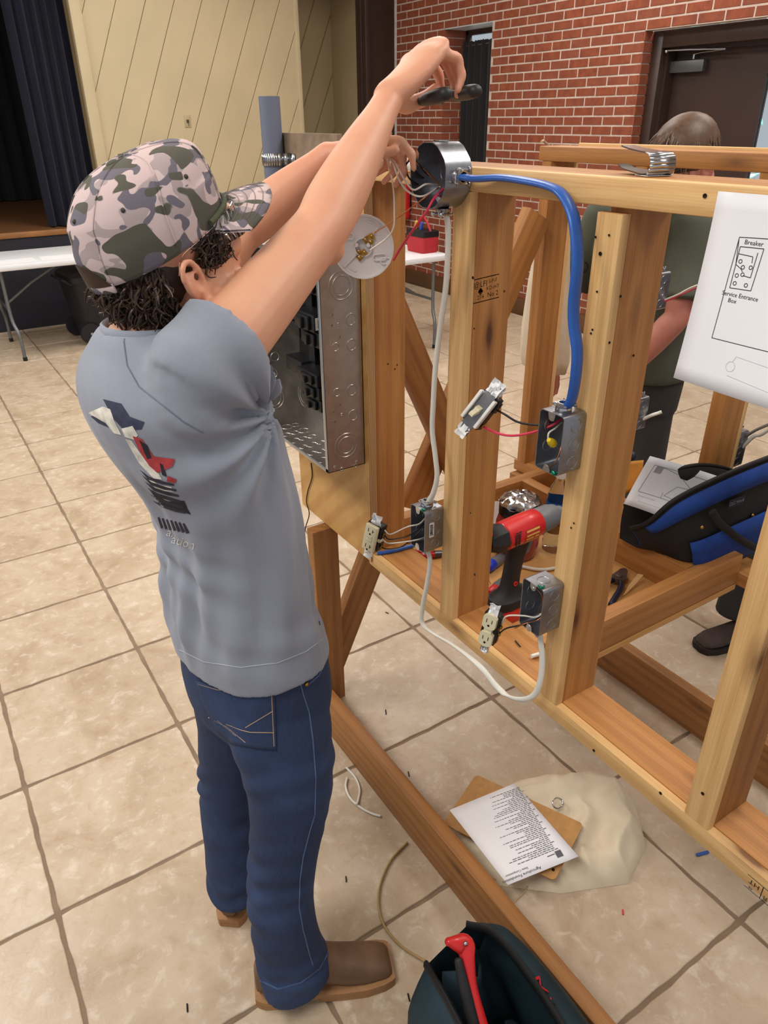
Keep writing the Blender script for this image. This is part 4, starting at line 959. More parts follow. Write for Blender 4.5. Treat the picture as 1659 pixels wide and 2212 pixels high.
def sculpt(name, parts, voxel, mat, parent, iters=4, fac=.5, deform=None, adapt=0):
    m = MB()
    for p in parts: m.merge(p)
    me = mesh('tmp', m); o = bpy.data.objects.new('tmp', me); COL.objects.link(o)
    r = o.modifiers.new('r', 'REMESH'); r.mode = 'VOXEL'; r.voxel_size = voxel
    s = o.modifiers.new('s', 'SMOOTH'); s.factor = fac; s.iterations = iters
    dg = bpy.context.evaluated_depsgraph_get(); dg.update(); me2 = bpy.data.meshes.new_from_object(o.evaluated_get(dg)); bpy.data.objects.remove(o)
    me2.name = name; me2.materials.clear(); me2.materials.append(mat)
    if deform:
        n = len(me2.vertices); co = np.empty(n * 3); me2.vertices.foreach_get('co', co); no = np.empty(n * 3); me2.vertices.foreach_get('normal', no)
        co = co.reshape(-1, 3); no = no.reshape(-1, 3); co = deform(co, no); me2.vertices.foreach_set('co', co.ravel()); me2.update()
    return obj(name, me2, mat, parent, 180)
def bvh_of(o):
    me = o.data; return BVHTree.FromPolygons([v.co.copy() for v in me.vertices], [tuple(p.vertices) for p in me.polygons])
def shoot(b, u, v, off=.0008):
    d = V(ray(u, v)).normalized(); h = b.ray_cast(V(CP), d)
    return None if h[0] is None else h[0] - d * off
def patch(b, poly, off=.0008, step=8):
    """polygon given in photo pixels laid as thin cloth print on the surface it falls on"""
    bm = bmesh.new(); vs = [bm.verts.new((u, v, 0)) for u, v in poly]; bm.faces.new(vs); bmesh.ops.triangulate(bm, faces=bm.faces[:])
    for _ in range(4):
        es = [e for e in bm.edges if e.calc_length() > step]
        if not es: break
        bmesh.ops.subdivide_edges(bm, edges=es, cuts=1, use_grid_fill=False); bmesh.ops.triangulate(bm, faces=bm.faces[:])
    m = MB(); bm.verts.index_update(); P = [shoot(b, q.co.x, q.co.y, off) for q in bm.verts]; idx = {}; vv = []
    for i, p in enumerate(P):
        if p is not None: idx[i] = len(vv); vv.append(p)
    fs = [[idx[q.index] for q in f.verts] for f in bm.faces if all(q.index in idx for q in f.verts)]
    fs = [f for f in fs if max((vv[f[0]] - vv[f[1]]).length, (vv[f[1]] - vv[f[2]]).length) < .05]
    bm.free(); m.add(vv, fs); return m
def seam(b, pts, r=.0009, off=.0003, step=7, n=5):
    P = []
    for (u0, v0), (u1, v1) in zip(pts[:-1], pts[1:]):
        k = max(1, int(math.hypot(u1 - u0, v1 - v0) / step))
        for i in range(k): P.append(shoot(b, u0 + (u1 - u0) * i / k, v0 + (v1 - v0) * i / k, off))
    P.append(shoot(b, *pts[-1], off)); P = [p for p in P if p is not None]
    return MB().tube(P, r, n, sub=1, smooth=False) if len(P) > 1 else MB()
def skin_mat(name, c, red):
    m, nt, b = nmat(name); v = coords(nt, False); n = noise_(nt, v, 9, 4); f = noise_(nt, v, 260, 3)
    L(nt, mix(nt, math_(nt, 'MULTIPLY', f, .12), ramp(nt, n, [(.32, lin(c)), (.72, lin(red))]), lin(tuple(x * .8 for x in red))), b.inputs['Base Color'])
    b.inputs['Roughness'].default_value = .5; b.inputs['Subsurface Weight'].default_value = .12; b.inputs['Subsurface Radius'].default_value = (.012, .005, .003); b.inputs['Subsurface Scale'].default_value = .5
    bump(nt, b, f, .1, .0008); MATS[name] = m; return m
SKIN = skin_mat('skin', (224, 170, 136), (220, 150, 122))
def hand(Wp, D, A, sc=1.0, curl=((35, 85, 115),) * 4, spread=(-3, -1, 1, 4), thumb=None, side=1, palm_t=.013):
    """Wp wrist, D toward knuckles, A from little finger to index; palm side = A x D * side"""
    D = V(D).normalized(); A = V(A); A = (A - D * A.dot(D)).normalized(); Pn = A.cross(D).normalized() * side; Wp = V(Wp); out = []
    Lp = .088 * sc
    rows = []
    for t, w, h in ((0, .026, .019), (.25, .033, .018), (.6, .039, .0165), (.92, .041, .0145), (1.04, .039, .012)):
        c = Wp + D * (Lp * t) + Pn * (.004 * math.sin(t * 3)); rows.append((*c, h * sc, w * sc))
    out.append(limb(rows, Pn, 18, 4))
    lens = ((.033, .021, .019), (.041, .027, .022), (.046, .030, .023), (.041, .026, .022)); rad = (.0078, .0088, .0092, .009)
    tips = []
    for i in range(4):
        off = (-.031, -.0105, .0105, .031)[i] * sc; base_l = (.92, .985, 1.0, .97)[i] * Lp
        p = Wp + D * (base_l - .012) + A * off; sp = math.radians(spread[i]); keys = [(*p, rad[i] * sc * 1.05, rad[i] * sc * 1.05)]; p = Wp + D * base_l + A * off; keys.append((*p, rad[i] * sc * 1.08, rad[i] * sc * 1.05))
        for j in range(3):
            a = math.radians(curl[i][j]); d = (D * math.cos(a) + Pn * math.sin(a)); d = (d + A * math.tan(sp) * math.cos(a)).normalized()
            q = p + d * lens[i][j] * sc; r1 = rad[i] * sc * (1.0, .9, .74)[j]
            mid = p.lerp(q, .5); keys.append((*mid, r1 * .93, r1 * .93)); keys.append((*q, r1, r1) if j < 2 else (*q, r1 * .85, r1 * .85)); p = q
        out.append(limb(keys, A, 12, 3)); tips.append(p)
    if thumb:
        p = Wp + D * .018 * sc + A * .022 * sc + Pn * .008 * sc; keys = [(*p, .014 * sc, .015 * sc)]
        for (dx, da, dp), ln, r_ in zip(thumb, (.042, .033, .027), (.0125, .0105, .0085)):
            d = (D * dx + A * da + Pn * dp).normalized(); q = p + d * ln * sc; keys.append((*p.lerp(q, .5), r_ * sc * 1.0, r_ * sc * 1.05)); keys.append((*q, r_ * sc * .98, r_ * sc)); p = q
        out.append(limb(keys, Pn, 12, 3)); tips.append(p)
    return out, tips
def head_parts(M, s=1.0, jaw=1.0):
    """local x forward, y left, z up, origin at centre of the skull"""
    P = []; T_ = lambda p: M @ (V(p) * s)
    P.append(MB().ball((-.008, 0, .026), 1, 24, 16, (.094, .074, .080), M @ Matrix.Scale(s, 4)))
    P.append(MB().ball((.02, 0, -.03), 1, 24, 16, (.070, .064, .085), M @ Matrix.Scale(s, 4)))
    P.append(MB().ball((.052, 0, -.088), 1, 16, 10, (.032, .034, .024), M @ Matrix.Scale(s, 4)))       # chin
    for q in (-1, 1):
        P.append(MB().ball((.01, q * .05, -.062), 1, 14, 8, (.044, .018, .034), M @ Matrix.Scale(s, 4)))    # jaw corner
        P.append(MB().ball((.063, q * .036, -.024), 1, 14, 8, (.024, .024, .022), M @ Matrix.Scale(s, 4)))   # cheek
        P.append(MB().ball((.078, q * .032, .016), 1, 14, 8, (.016, .028, .010), M @ Matrix.Scale(s, 4)))    # brow
        e = M @ Matrix.Scale(s, 4) @ Matrix.Translation((-.020, q * .072, -.034)) @ Matrix.Rotation(q * math.radians(-22), 4, 'Z') @ Matrix.Rotation(math.radians(-12), 4, 'Y')
        ear = []                                        # helix, lobe and bowl
        for i in range(15):
            a = math.radians(-60 + 290 * i / 14); rr = (1.0 if i < 11 else .85); ear.append(e @ V((.003 + .0165 * rr * math.cos(a) - .002, q * (.008 + .004 * math.sin(a)), .003 + .029 * rr * math.sin(a))))
        P.append(MB().tube(ear, .0045 * s, 8, sub=2)); P.append(MB().ball((-.002, q * .003, -.002), 1, 12, 8, (.012, .0045, .024), e)); P.append(MB().ball((.004, q * .006, -.024), 1, 12, 8, (.009, .005, .010), e)); P.append(MB().tube([e @ V((.010, q * .007, .012)), e @ V((.0, q * .009, .010)), e @ V((-.004, q * .009, -.006)), e @ V((.004, q * .009, -.014))], .0035 * s, 6, sub=2))
    P.append(limb([(*T_((.082, 0, .020)), .009, .009), (*T_((.096, 0, -.004)), .011, .010), (*T_((.108, 0, -.024)), .013, .013)], M.to_3x3() @ V((0, 1, 0)), 12, 3))
    for q in (-1, 1): P.append(MB().ball((.093, q * .012, -.027), 1, 10, 6, (.011, .008, .008), M @ Matrix.Scale(s, 4)))
    P.append(MB().ball((.082, 0, -.053), 1, 14, 8, (.012, .022, .0065), M @ Matrix.Scale(s, 4))); P.append(MB().ball((.080, 0, -.063), 1, 14, 8, (.012, .019, .0065), M @ Matrix.Scale(s, 4)))
    return P
# ------------------------------------------------------------------ the boy in the camouflage cap
BOY = thing('person', 'person in camouflage cap, grey T-shirt and jeans reaching up to the round box', 'person', (.42, -.81, 0))
yaw = math.radians(12); FW = V((math.cos(yaw), math.sin(yaw), 0)); LF = V((-math.sin(yaw), math.cos(yaw), 0))
HC = V((.394, -.80, 1.549)); MH = Matrix.Translation(HC) @ Matrix.Rotation(math.radians(8), 4, 'Z') @ Matrix.Rotation(math.radians(-20), 4, 'Y')
SR = V((.374, -.918, 1.402)); ER = V((.615, -.822, 1.556)); WR = V((.812, -.702, 1.722))
SL = V((.362, -.69, 1.372)); EL = V((.60, -.555, 1.525)); WLh = V((.752, -.605, 1.642))
def pts_arm(S_, E_, W_, ua, fa):
    r = []
    d = (E_ - S_); f = W_ - E_
    for t, a in ((0, .056), (.25, .052), (.5, .0485), (.78, .0435)): p = S_ + d * t; r.append((*p, a * ua, a * ua * .97))
    r.append((*E_, .041 * fa, .039 * fa))
    for t, a, b in ((.18, .0425, .041), (.4, .040, .038), (.65, .0335, .031), (.86, .0275, .0235), (1, .026, .021)): p = E_ + f * t; r.append((*p, a * fa, b * fa))
    return r
body = head_parts(MH)
nb = MH @ V((-.012, 0, -.06))
body.append(limb([(*nb, .056, .054), (*(nb.lerp(V((.352, -.80, 1.40)), .5)), .056, .055), (.352, -.80, 1.40, .075, .07), (.37, -.80, 1.33, .085, .12), (.405, -.80, 1.2, .085, .12), (.43, -.80, 1.05, .08, .115), (.44, -.80, .92, .085, .12)], FW, 18, 4))
body.append(limb(pts_arm(SR, ER, WR, 1.02, 1.03), (0, 1, 0), 20, 5)); body.append(limb(pts_arm(SL, EL, WLh, .98, .98), (0, 1, 0), 20, 5))
body.append(MB().ball(ER + V((.006, -.012, -.026)), .024, 14, 10))
for S_ in (SR, SL): body.append(limb([(.36, -.80, 1.38, .06, .06), (*S_, .058, .058)], (0, 0, 1), 16, 4))
HRs, tipsR = hand(WR + V((.004, .002, .006)), (.80, .20, .56), (-.12, .98, -.12), 1.2, ((48, 105, 150), (42, 98, 140), (36, 90, 125), (30, 84, 112)), thumb=((.62, .25, .74), (.93, -.05, .36), (.98, -.12, .12)), side=1)
body += HRs
HLs, tipsL = hand(WLh, (.80, -.50, .26), (-.5, -.86, .05), 1.0, ((60, 120, 160), (55, 115, 155), (45, 100, 140), (22, 62, 95)), thumb=((.80, .5, .25), (.98, .18, .12), (1, -.05, .1)), side=-1)
body += HLs
bo = sculpt('body', body, .0032, SKIN, BOY, 5, .5)
bvB = bvh_of(bo)
NAIL = pm('nail', (228, 172, 158), .3)
# eyes
ey = MB(); 
for q in (-1, 1): ey.ball((.076, q * .032, .0), .0118, 14, 10, M=MH)
eo = obj('eye', ey, pm('eye_white', (226, 220, 214), .2), bo, 180)
ir = MB(); [ir.ball((.0835, q * .032, .001), .0058, 12, 8, M=MH) for q in (-1, 1)]; obj('iris', ir, pm('iris_brown', (60, 40, 26), .15), bo, 180)
# shirt
SHIRT = pm('tshirt_grey', (142, 147, 160), .9, 0, .07, 7, .18, 700, sheen=.15, rand=False)
def ringT(c, d, w, n=30, pw=2.3):
    c = V(c); o = []
    for i in range(n):
        t = 2 * math.pi * i / n; ct, st_ = math.cos(t), math.sin(t)
        o.append(c + FW * (d * math.copysign(abs(ct) ** (2 / pw), ct)) + LF * (w * math.copysign(abs(st_) ** (2 / pw), st_)))
    return o
tk = [(.354, -.80, 1.452, .060, .064), (.354, -.80, 1.440, .070, .078), (.356, -.80, 1.424, .080, .098), (.362, -.80, 1.40, .098, .126), (.368, -.80, 1.36, .112, .148), (.380, -.80, 1.30, .116, .157), (.408, -.80, 1.22, .110, .150), (.428, -.80, 1.14, .102, .144), (.434, -.80, 1.06, .102, .143), (.434, -.80, .97, .110, .147), (.440, -.80, .905, .118, .153), (.446, -.80, .862, .121, .155)]
tr_ = interp(tk, 3); rings = [ringT(r[:3], r[3], r[4]) for r in tr_]
# hem tilts: lower at the front
def hemtilt(p): return p
inner = [ringT((.446, -.80, .864), .111, .145), ringT((.440, -.80, .91), .107, .142), ringT((.434, -.80, .96), .09, .12)]
neck_in = [ringT((.354, -.80, 1.444), .053, .057), ringT((.352, -.80, 1.40), .050, .054)]
torso = MB().loft(neck_in[::-1] + rings + inner)
def sleeve(S_, E_, t1, r0, r1):
    d = (E_ - S_).normalized(); a = S_ - d * .03; b = S_ + d * t1; up = V((0, 0, 1)); u = (up - d * up.dot(d)).normalized(); w = d.cross(u); R_ = []
    sag = V((0, 0, -1))
    for t, rr, rs in ((0, r0 * .8, 0), (.3, r0, .0), (.6, (r0 + r1) / 2, .006), (.85, r1, .012), (1, r1 * 1.04, .015)):
        c = a.lerp(b, t) + sag * rs; R_.append([c + u * (rr * 1.12 * math.cos(q)) + w * (rr * .92 * math.sin(q)) for q in [2 * math.pi * i / 28 for i in range(28)]])
    for t, rr, rs in ((1, r1 * .92, .015), (.8, r1 * .88, .011), (.55, r1 * .8, .006)):
        c = a.lerp(b, t) + sag * rs; R_.append([c + u * (rr * 1.12 * math.cos(q)) + w * (rr * .92 * math.sin(q)) for q in [2 * math.pi * i / 28 for i in range(28)]])
    return MB().loft(R_)
shirt_parts = [torso, sleeve(SR, ER, .078, .066, .076), sleeve(SL, EL, .08, .062, .068)]
for S_ in (SR, SL): shirt_parts.append(limb([(.362, -.80, 1.35, .085, .085), (*(S_ + V((-.006, 0, -.012))), .066, .062)], (0, 0, 1), 18, 4))
def shirt_fold(co, no):
    z = co[:, 2]; x = co[:, 0] - .42; y = co[:, 1] + .80; th = np.arctan2(y, x)
    low = np.clip((1.30 - z) / .30, 0, 1) * np.clip((z - .87) / .10, 0.12, 1); 
    f = .0055 * low * np.sin(th * 7 + z * 9 + 1.0) + .0035 * low * np.sin(th * 13 - z * 14 + 2)
    arm = np.exp(-(((co - np.array([.44, -.90, 1.33])) ** 2).sum(1)) / .022)
    rr = np.arctan2(co[:, 2] - 1.33, co[:, 0] - .47)
    f += .009 * arm * np.sin(rr * 11)
    back = np.exp(-((z - 1.08) / .06) ** 2) * np.clip(-x * 8, 0, 1); f += .006 * back * np.sin(z * 95 + th * 3)
    f += .003 * np.exp(-((z - .95) / .04) ** 2) * np.sin(z * 60 + th * 4)
    return co + no * f[:, None]
sho = sculpt('tshirt', shirt_parts, .0048, SHIRT, BOY, 6, .5, shirt_fold)
bvS = bvh_of(sho)
cl0 = MB().tube([V((.354, -.80, 1.449)) + FW * (.058 * math.cos(t)) + LF * (.062 * math.sin(t)) for t in np.linspace(0, 6.283, 33)], .0085, 8, rb=.0045, up=(0, 0, 1), sub=1, smooth=False); obj('collar', cl0, SHIRT, sho, 60)
SEAM = pm('shirt_seam', (108, 112, 124), .9)
sm = MB()
sm.merge(seam(bvS, [(272, 705), (268, 740), (275, 790), (300, 835), (345, 870), (395, 910), (440, 935)], .0012, 0)); obj('sleeve_seam', sm, SEAM, sho, 60)
hm = MB(); hm.merge(seam(bvS, [(388, 1404), (440, 1430), (520, 1442), (600, 1432), (660, 1408), (698, 1380)], .0009, 0)); obj('hem_stitch', hm, pm('shirt_light', (168, 172, 184), .9), sho, 60)
# back print: coloured pieces lying on the cloth
def printed(name, polys, col, off=.0009):
    m = MB(); [m.merge(patch(bvS, p, off)) for p in polys]; return obj(name, m, pm('print_' + name, col, .85, 0, .3, 60, rand=False), pr, 180, fixn=False)
pr = obj('back_print', patch(bvS, [(246, 1030), (252, 1030), (252, 1036)], .0004), SHIRT, sho, 180, fixn=False)
printed('navy', [[(222, 862), (262, 872), (280, 900), (312, 912), (305, 928), (268, 930), (246, 906)], [(196, 900), (232, 884), (244, 914), (236, 924), (212, 914)]], (58, 60, 82))
printed('cream', [[(190, 892), (222, 878), (238, 884), (246, 908), (240, 926), (262, 940), (246, 936), (228, 914), (226, 888)], [(262, 926), (286, 920), (298, 940), (290, 950), (270, 944)], [(270, 948), (284, 952), (318, 1000), (340, 1018), (350, 1036), (332, 1034), (300, 1000)], [(300, 1010), (340, 1046), (370, 1052), (374, 1062), (340, 1060)]], (222, 218, 206), .0012)
printed('red', [[(286, 942), (306, 948), (332, 986), (344, 1004), (378, 992), (372, 1008), (340, 1022), (322, 1006), (300, 972)], [(362, 1028), (382, 1036), (378, 1044), (360, 1040)]], (176, 62, 66), .0014)
printed('black', [[(300, 950), (318, 962), (328, 990), (318, 992)], [(345, 1000), (352, 1004), (360, 1030), (350, 1026)], [(322, 1056), (360, 1084), (398, 1082), (404, 1098), (412, 1112), (380, 1100), (345, 1090)]], (40, 38, 46), .0016)
for k_ in range(6): printed('stripe', [[(300 + 6 * k_, 1012 + 14 * k_), (322 + 6 * k_, 1030 + 12 * k_), (352 + 6 * k_, 1040 + 12 * k_), (376 + 5 * k_, 1046 + 12 * k_), (376 + 5 * k_, 1050 + 12 * k_), (350 + 6 * k_, 1046 + 12 * k_), (320 + 6 * k_, 1036 + 12 * k_)]], (54, 50, 60), .0017)
for k_ in range(7): printed('feather', [[(340 + 9 * k_, 1118 + 2.2 * k_), (344 + 9 * k_, 1117 + 2.2 * k_), (352 + 9.5 * k_, 1140 + 1.8 * k_), (348 + 9 * k_, 1142 + 1.8 * k_)]], (48, 42, 54), .0017)
tmx = text_mesh('a.ll', 26); tm2 = text_mesh('ation', 26); m = MB()
for tm, c_, ang in ((tmx, (374, 1152), .2), (tm2, (396, 1172), .3)):
    vv = []
    for p in tm.v:
        u = c_[0] + p[0] * math.cos(ang) + p[1] * .35; v_ = c_[1] + p[0] * math.sin(ang) - p[1]; h = shoot(bvS, u, v_, .0014); vv.append(h if h is not None else V((0, 0, 0)))
    if all(q.length > .1 for q in vv): m.add(vv, tm.f)
obj('lettering', m, pm('print_text', (214, 212, 206), .85), pr, 0, fixn=False)
# jeans
def denim():
    m, nt, b = nmat('denim'); v = coords(nt, False); n = noise_(nt, v, 5, 4); f = noise_(nt, v, 420, 2)
    mp = nt.nodes.new('ShaderNodeMapping'); mp.inputs['Scale'].default_value = (300, 300, 30); L(nt, v, mp.inputs[0]); th = noise_(nt, mp.outputs[0], 1.5, 2)
    c = ramp(nt, n, [(.3, lin((22, 32, 58))), (.55, lin((32, 47, 80))), (.75, lin((48, 70, 110)))])
    c = mix(nt, math_(nt, 'MULTIPLY', th, .28), c, lin((74, 96, 134)))
    L(nt, c, b.inputs['Base Color']); b.inputs['Roughness'].default_value = .9; bump(nt, b, f, .25, .0006); MATS['denim'] = m; return m
DENIM = denim()
def legrow(*rows): return [tuple(r) for r in rows]
hip = [(.446, -.80, .93, .105, .138), (.446, -.80, .87, .112, .146), (.447, -.80, .81, .118, .152), (.448, -.80, .76, .116, .152), (.445, -.80, .72, .105, .145)]
jr = interp(hip, 3); jeans = [MB().loft([ringT(r[:3], r[3], r[4]) for r in jr])]
jeans.append(limb([(.45, -.872, .80, .095, .075), (.452, -.885, .72, .096, .085), (.452, -.90, .62, .084, .082), (.438, -.912, .53, .073, .074), (.417, -.92, .44, .067, .068), (.402, -.922, .34, .067, .066), (.400, -.925, .24, .067, .066), (.404, -.926, .15, .073, .069), (.412, -.930, .08, .082, .071), (.415, -.932, .058, .084, .072)], FW, 24, 4, (1, 0)))
jeans.append(limb([(.44, -.735, .80, .095, .075), (.435, -.725, .72, .095, .082), (.428, -.71, .62, .082, .078), (.415, -.70, .53, .072, .071), (.40, -.695, .44, .066, .066), (.388, -.69, .34, .065, .064), (.386, -.69, .24, .067, .064), (.384, -.692, .17, .071, .068), (.388, -.694, .12, .076, .07), (.39, -.695, .105, .078, .07)], FW, 24, 4, (1, 0)))
def jean_fold(co, no):
    z = co[:, 2]; x = co[:, 0] - .42; y = co[:, 1] + np.where(co[:, 1] < -.80, .92, .69); th = np.arctan2(y, x)
    nz = np.array([noise.noise(V((a * 9, b * 9, c * 5 + 3))) for a, b, c in co]); ms = np.clip(.35 + 1.6 * nz, 0, 1)
    f = .0055 * ms * np.exp(-((z - .43) / .08) ** 2) * np.sin(z * 105 + 2.4 * np.sin(th + .6) + 4 * nz) + .0045 * ms * np.exp(-((z - .13) / .06) ** 2) * np.sin(z * 115 + 2.6 * np.sin(th + 2) + 4 * nz)
    f += .003 * ms * np.exp(-((z - .28) / .09) ** 2) * np.sin(z * 70 + 2.5 * np.sin(th + 1)) + .003 * ms * np.exp(-((z - .66) / .06) ** 2) * np.sin(z * 80 + 3 * np.sin(th)) + .003 * nz
    return co + no * f[:, None]
jo = sculpt('jeans', jeans, .0055, DENIM, BOY, 5, .5, jean_fold); bvJ = bvh_of(jo)
pk = patch(bvJ, [(424, 1470), (470, 1484), (520, 1487), (592, 1476), (597, 1620), (560, 1618), (500, 1606), (470, 1580), (440, 1525)], .0018); po = obj('back_pocket', pk, DENIM, jo, 180, fixn=False); po.modifiers.new('s', 'SOLIDIFY').thickness = .0016
STIT = pm('stitch_tan', (176, 146, 116), .8); m = MB()
for q in ([(428, 1478), (470, 1490), (520, 1494), (588, 1484)], [(586, 1484), (592, 1612)], [(592, 1583), (540, 1582), (520, 1577), (488, 1564)], [(590, 1536), (530, 1572)], [(450, 1550), (490, 1570), (530, 1604)], [(470, 1556), (510, 1590)]): m.merge(seam(bvJ, q, .0008, .0042))
obj('stitching', m, STIT, po, 60)
m = MB()
for q in ([(645, 1460), (655, 1500), (668, 1540), (676, 1600), (682, 1680), (680, 1760), (668, 1800), (655, 1850), (648, 1900), (646, 1960), (655, 2010), (668, 2060), (676, 2085)],): m.merge(seam(bvJ, q, .0014, -.0004))
obj('side_seam', m, pm('denim_light', (84, 104, 140), .9), jo, 60)
m = MB()
for q in ([(668, 1478), (690, 1458), (702, 1430), (708, 1400)],): m.merge(seam(bvJ, q, .0013, 0))
obj('front_pocket', m, pm('denim_light'  , (84, 104, 140)), jo, 60)
rv = MB()
for u, v in ((583, 1472), (662, 1478)):
    h = shoot(bvJ, u, v, .002)
    if h: rv.ball(h, .0042, 10, 6)
obj('rivet', rv, BRASS, jo)
# boots
LEATH = pm('boot_leather', (104, 78, 58), .55, 0, .22, 14, .25, 160); SOLE = pm('boot_sole', (160, 118, 78), .65, 0, .12, 18, .1, 90); FOOT = None
def boot(label, heel, dirv, sc=1.0):
    d = V(dirv).normalized(); M = frame_M(V(heel), d, V((0, 0, 1)).cross(d)) @ Matrix.Scale(sc, 4)
    root = bpy.data.objects.new('boot', None)
    def outline(x, grow=0):      # half width at station x (0 heel .. .305 toe)
        return np.interp(x, [0, .012, .05, .10, .16, .215, .26, .292, .305], [.018, .030, .036, .035, .041, .050, .050, .044, .036]) + grow
    up = []; n = 20
    for x, zt, zb in ((.004, .10, .030), (.02, .16, .028), (.05, .21, .028), (.10, .205, .028), (.135, .15, .026), (.165, .112, .022), (.20, .088, .018), (.24, .070, .016), (.275, .058, .016), (.293, .048, .017), (.301, .034, .019)):
        w = float(outline(x)) - .003; r = []
        for i in range(n):
            t = 2 * math.pi * i / n; c, s_ = math.cos(t), math.sin(t); yy = w * math.copysign(abs(c) ** .75, c); zz = zb + (zt - zb) * (.5 + .5 * math.copysign(abs(s_) ** .8, s_)); r.append(M @ V((x, yy * (1 if zz < zb + .5 * (zt - zb) else .9), zz)))
        up.append(r)
    upper = sculpt('boot', [MB().loft(up)], .004, LEATH, BOY, 6, .5)
    sl = MB(); xs = [0, .006, .02, .05, .09, .14, .19, .24, .28, .298, .305]
    P = [(x, float(outline(x, .005))) for x in xs]; poly = [(x, -w) for x, w in P] + [(x, w) for x, w in P[::-1]]
    sl.prism(poly, .012, .027, M); Ph = [p for p in P if p[0] <= .09]; sl.prism([(x, -w) for x, w in Ph] + [(x, w) for x, w in Ph[::-1]], 0.0005, .013, M)
    Pf = [p for p in P if p[0] >= .135]; sl.prism([(.125, -.03)] + [(x, -w) for x, w in Pf] + [(x, w) for x, w in Pf[::-1]] + [(.125, .03)], .0005, .0125, M)
    so = obj('sole', sl, SOLE, upper, 30)
    cr = MB()
    for i in range(7):
        x = .128 + .006 * i; q = []
        for j in range(9):
            t = math.radians(35 + 110 * j / 8); q.append(M @ V((x, .040 * math.cos(t), .055 + (.078 - i * .006) * math.sin(t) * .9)))
        cr.tube(q, .0012, 5, sub=2)
    obj('vamp_stitch', cr, pm('stitch_boot', (140, 104, 70), .7), upper, 60)
    return upper
boot('right', (.327, -.892, 0), (.93, -.36, 0), 1.0); boot('left', (.338, -.715, 0), (.62, .78, 0), 1.0)
for h_, pts in (('near', [(562, 2118), (600, 2136), (650, 2122), (690, 2092), (708, 2060), (714, 2035)]),):
    m = seam(bvJ, pts, .0022, -.0006); obj('hem', m, pm('denim_fray', (70, 90, 124), .95, 0, .3, 80), jo, 60)
# hair
HAIR = pm('hair_brown', (62, 44, 32), .45, 0, .35, 60, rand=False)
def locks(M, specs, rnd):
    m = MB()
    for (p, d, ln, r, curl) in specs:
        pts = []; q = V(p); dd = V(d).normalized(); ph = rnd.uniform(0, 6.28); o1 = dd.orthogonal().normalized(); o2 = dd.cross(o1)
        for i in range(7):
            t = i / 6; a = ph + t * 7.5 * (1 if curl > .004 else .5); g = V((0, 0, -1)) * .35 * t
            pts.append(M @ (q + (dd + g).normalized() * ln * t + o1 * (curl * math.cos(a) * t) + o2 * (curl * math.sin(a) * t)))
        m.tube(pts, lambda t, r=r: r * (1 - .8 * t ** 1.5) + .0003, 5, sub=2)
    return m
rnd = random.Random(11); sp = []
for i in range(900):
    a = rnd.uniform(math.radians(98), math.radians(262)); z = rnd.uniform(-.092, .006)
    rx, ry = .092, .072; k_ = math.sqrt(max(.12, 1 - ((z - .02) / .125) ** 2))
    if abs(math.cos(a)) < .34 and z > -.066: continue
    p = V((-.012 + rx * math.cos(a) * k_, ry * math.sin(a) * k_, z)); n_ = V((math.cos(a) * .7, math.sin(a) * .6, -.5))
    sp.append((p, n_ + V((rnd.uniform(-.5, .2), rnd.uniform(-.6, .6), rnd.uniform(-.9, .1))), rnd.uniform(.016, .036), rnd.uniform(.0014, .0026), rnd.uniform(.003, .009)))
for s_ in (-1, 1):                                                   # curls over temple and in front of the ear
    for i in range(330):
        p = V((rnd.uniform(.010, .050), s_ * rnd.uniform(.060, .069), rnd.uniform(-.022, .022))); p.y *= 1 - max(0, p.x) * 2.0
        sp.append((p, V((rnd.uniform(-.5, .8), s_ * .5, rnd.uniform(-1, .0))), rnd.uniform(.010, .020), rnd.uniform(.0013, .0023), rnd.uniform(.005, .010)))
hm_ = locks(MH, sp, rnd); hm_.ball((-.026, 0, -.004), 1, 22, 14, (.076, .066, .080), MH)
obj('hair', hm_, HAIR, BOY, 60)
# camouflage cap
def camo():
    m, nt, b = nmat('camouflage'); tc = nt.nodes.new('ShaderNodeTexCoord'); v = tc.outputs['Object']
    def off(o, sc):
        q = nt.nodes.new('ShaderNodeMapping'); q.inputs['Location'].default_value = o; q.inputs['Scale'].default_value = sc; L(nt, v, q.inputs[0]); return q.outputs[0]
    c = lin((200, 178, 176))
    for o, s_, thr, col in (((3, 1, 2), 38, .585, (166, 150, 150)), ((9, 4, 1), 33, .60, (104, 98, 108)), ((5, 8, 3), 30, .565, (82, 79, 68))):
        n = noise_(nt, off(o, (1, 1, 1.25)), s_, 0.0, .3, .7); f = ramp(nt, n, [(thr - .006, (0, 0, 0, 1)), (thr + .006, (1, 1, 1, 1))]); c = mix(nt, f, c, lin(col))
    L(nt, c, b.inputs['Base Color']); b.inputs['Roughness'].default_value = .85; bump(nt, b, noise_(nt, v, 900, 1), .15, .0004); return m
CAMO = camo()
def capring(z, a, b_, cx, n=44):
    return [MH @ V((cx + a * math.cos(t), b_ * math.sin(t), z + (.010 * math.cos(t) if z < .06 else 0))) for t in [2 * math.pi * i / n for i in range(n)]]
ck_ = [(.010, .103, .084, -.010), (.026, .105, .086, -.010), (.046, .1045, .086, -.008), (.066, .100, .082, -.004), (.084, .092, .075, .003), (.098, .081, .064, .009), (.108, .062, .048, .012), (.114, .034, .027, .010), (.1152, .003, .003, .006)]
cr_ = interp(ck_, 3)
capm = MB().loft([capring(r[0] , r[1] * .965, r[2] * .965, r[3]) for r in interp(ck_[:4], 3)][::-1] + [capring(*r) for r in cr_], cap=False)
cap = obj('cap', capm, CAMO, BOY, 180)
bvC = bvh_of(cap)
obj('cap_button', MB().ball((-.016, 0, .1135), .0085, 14, 8, (1, 1, .5), MH), CAMO, cap, 180)
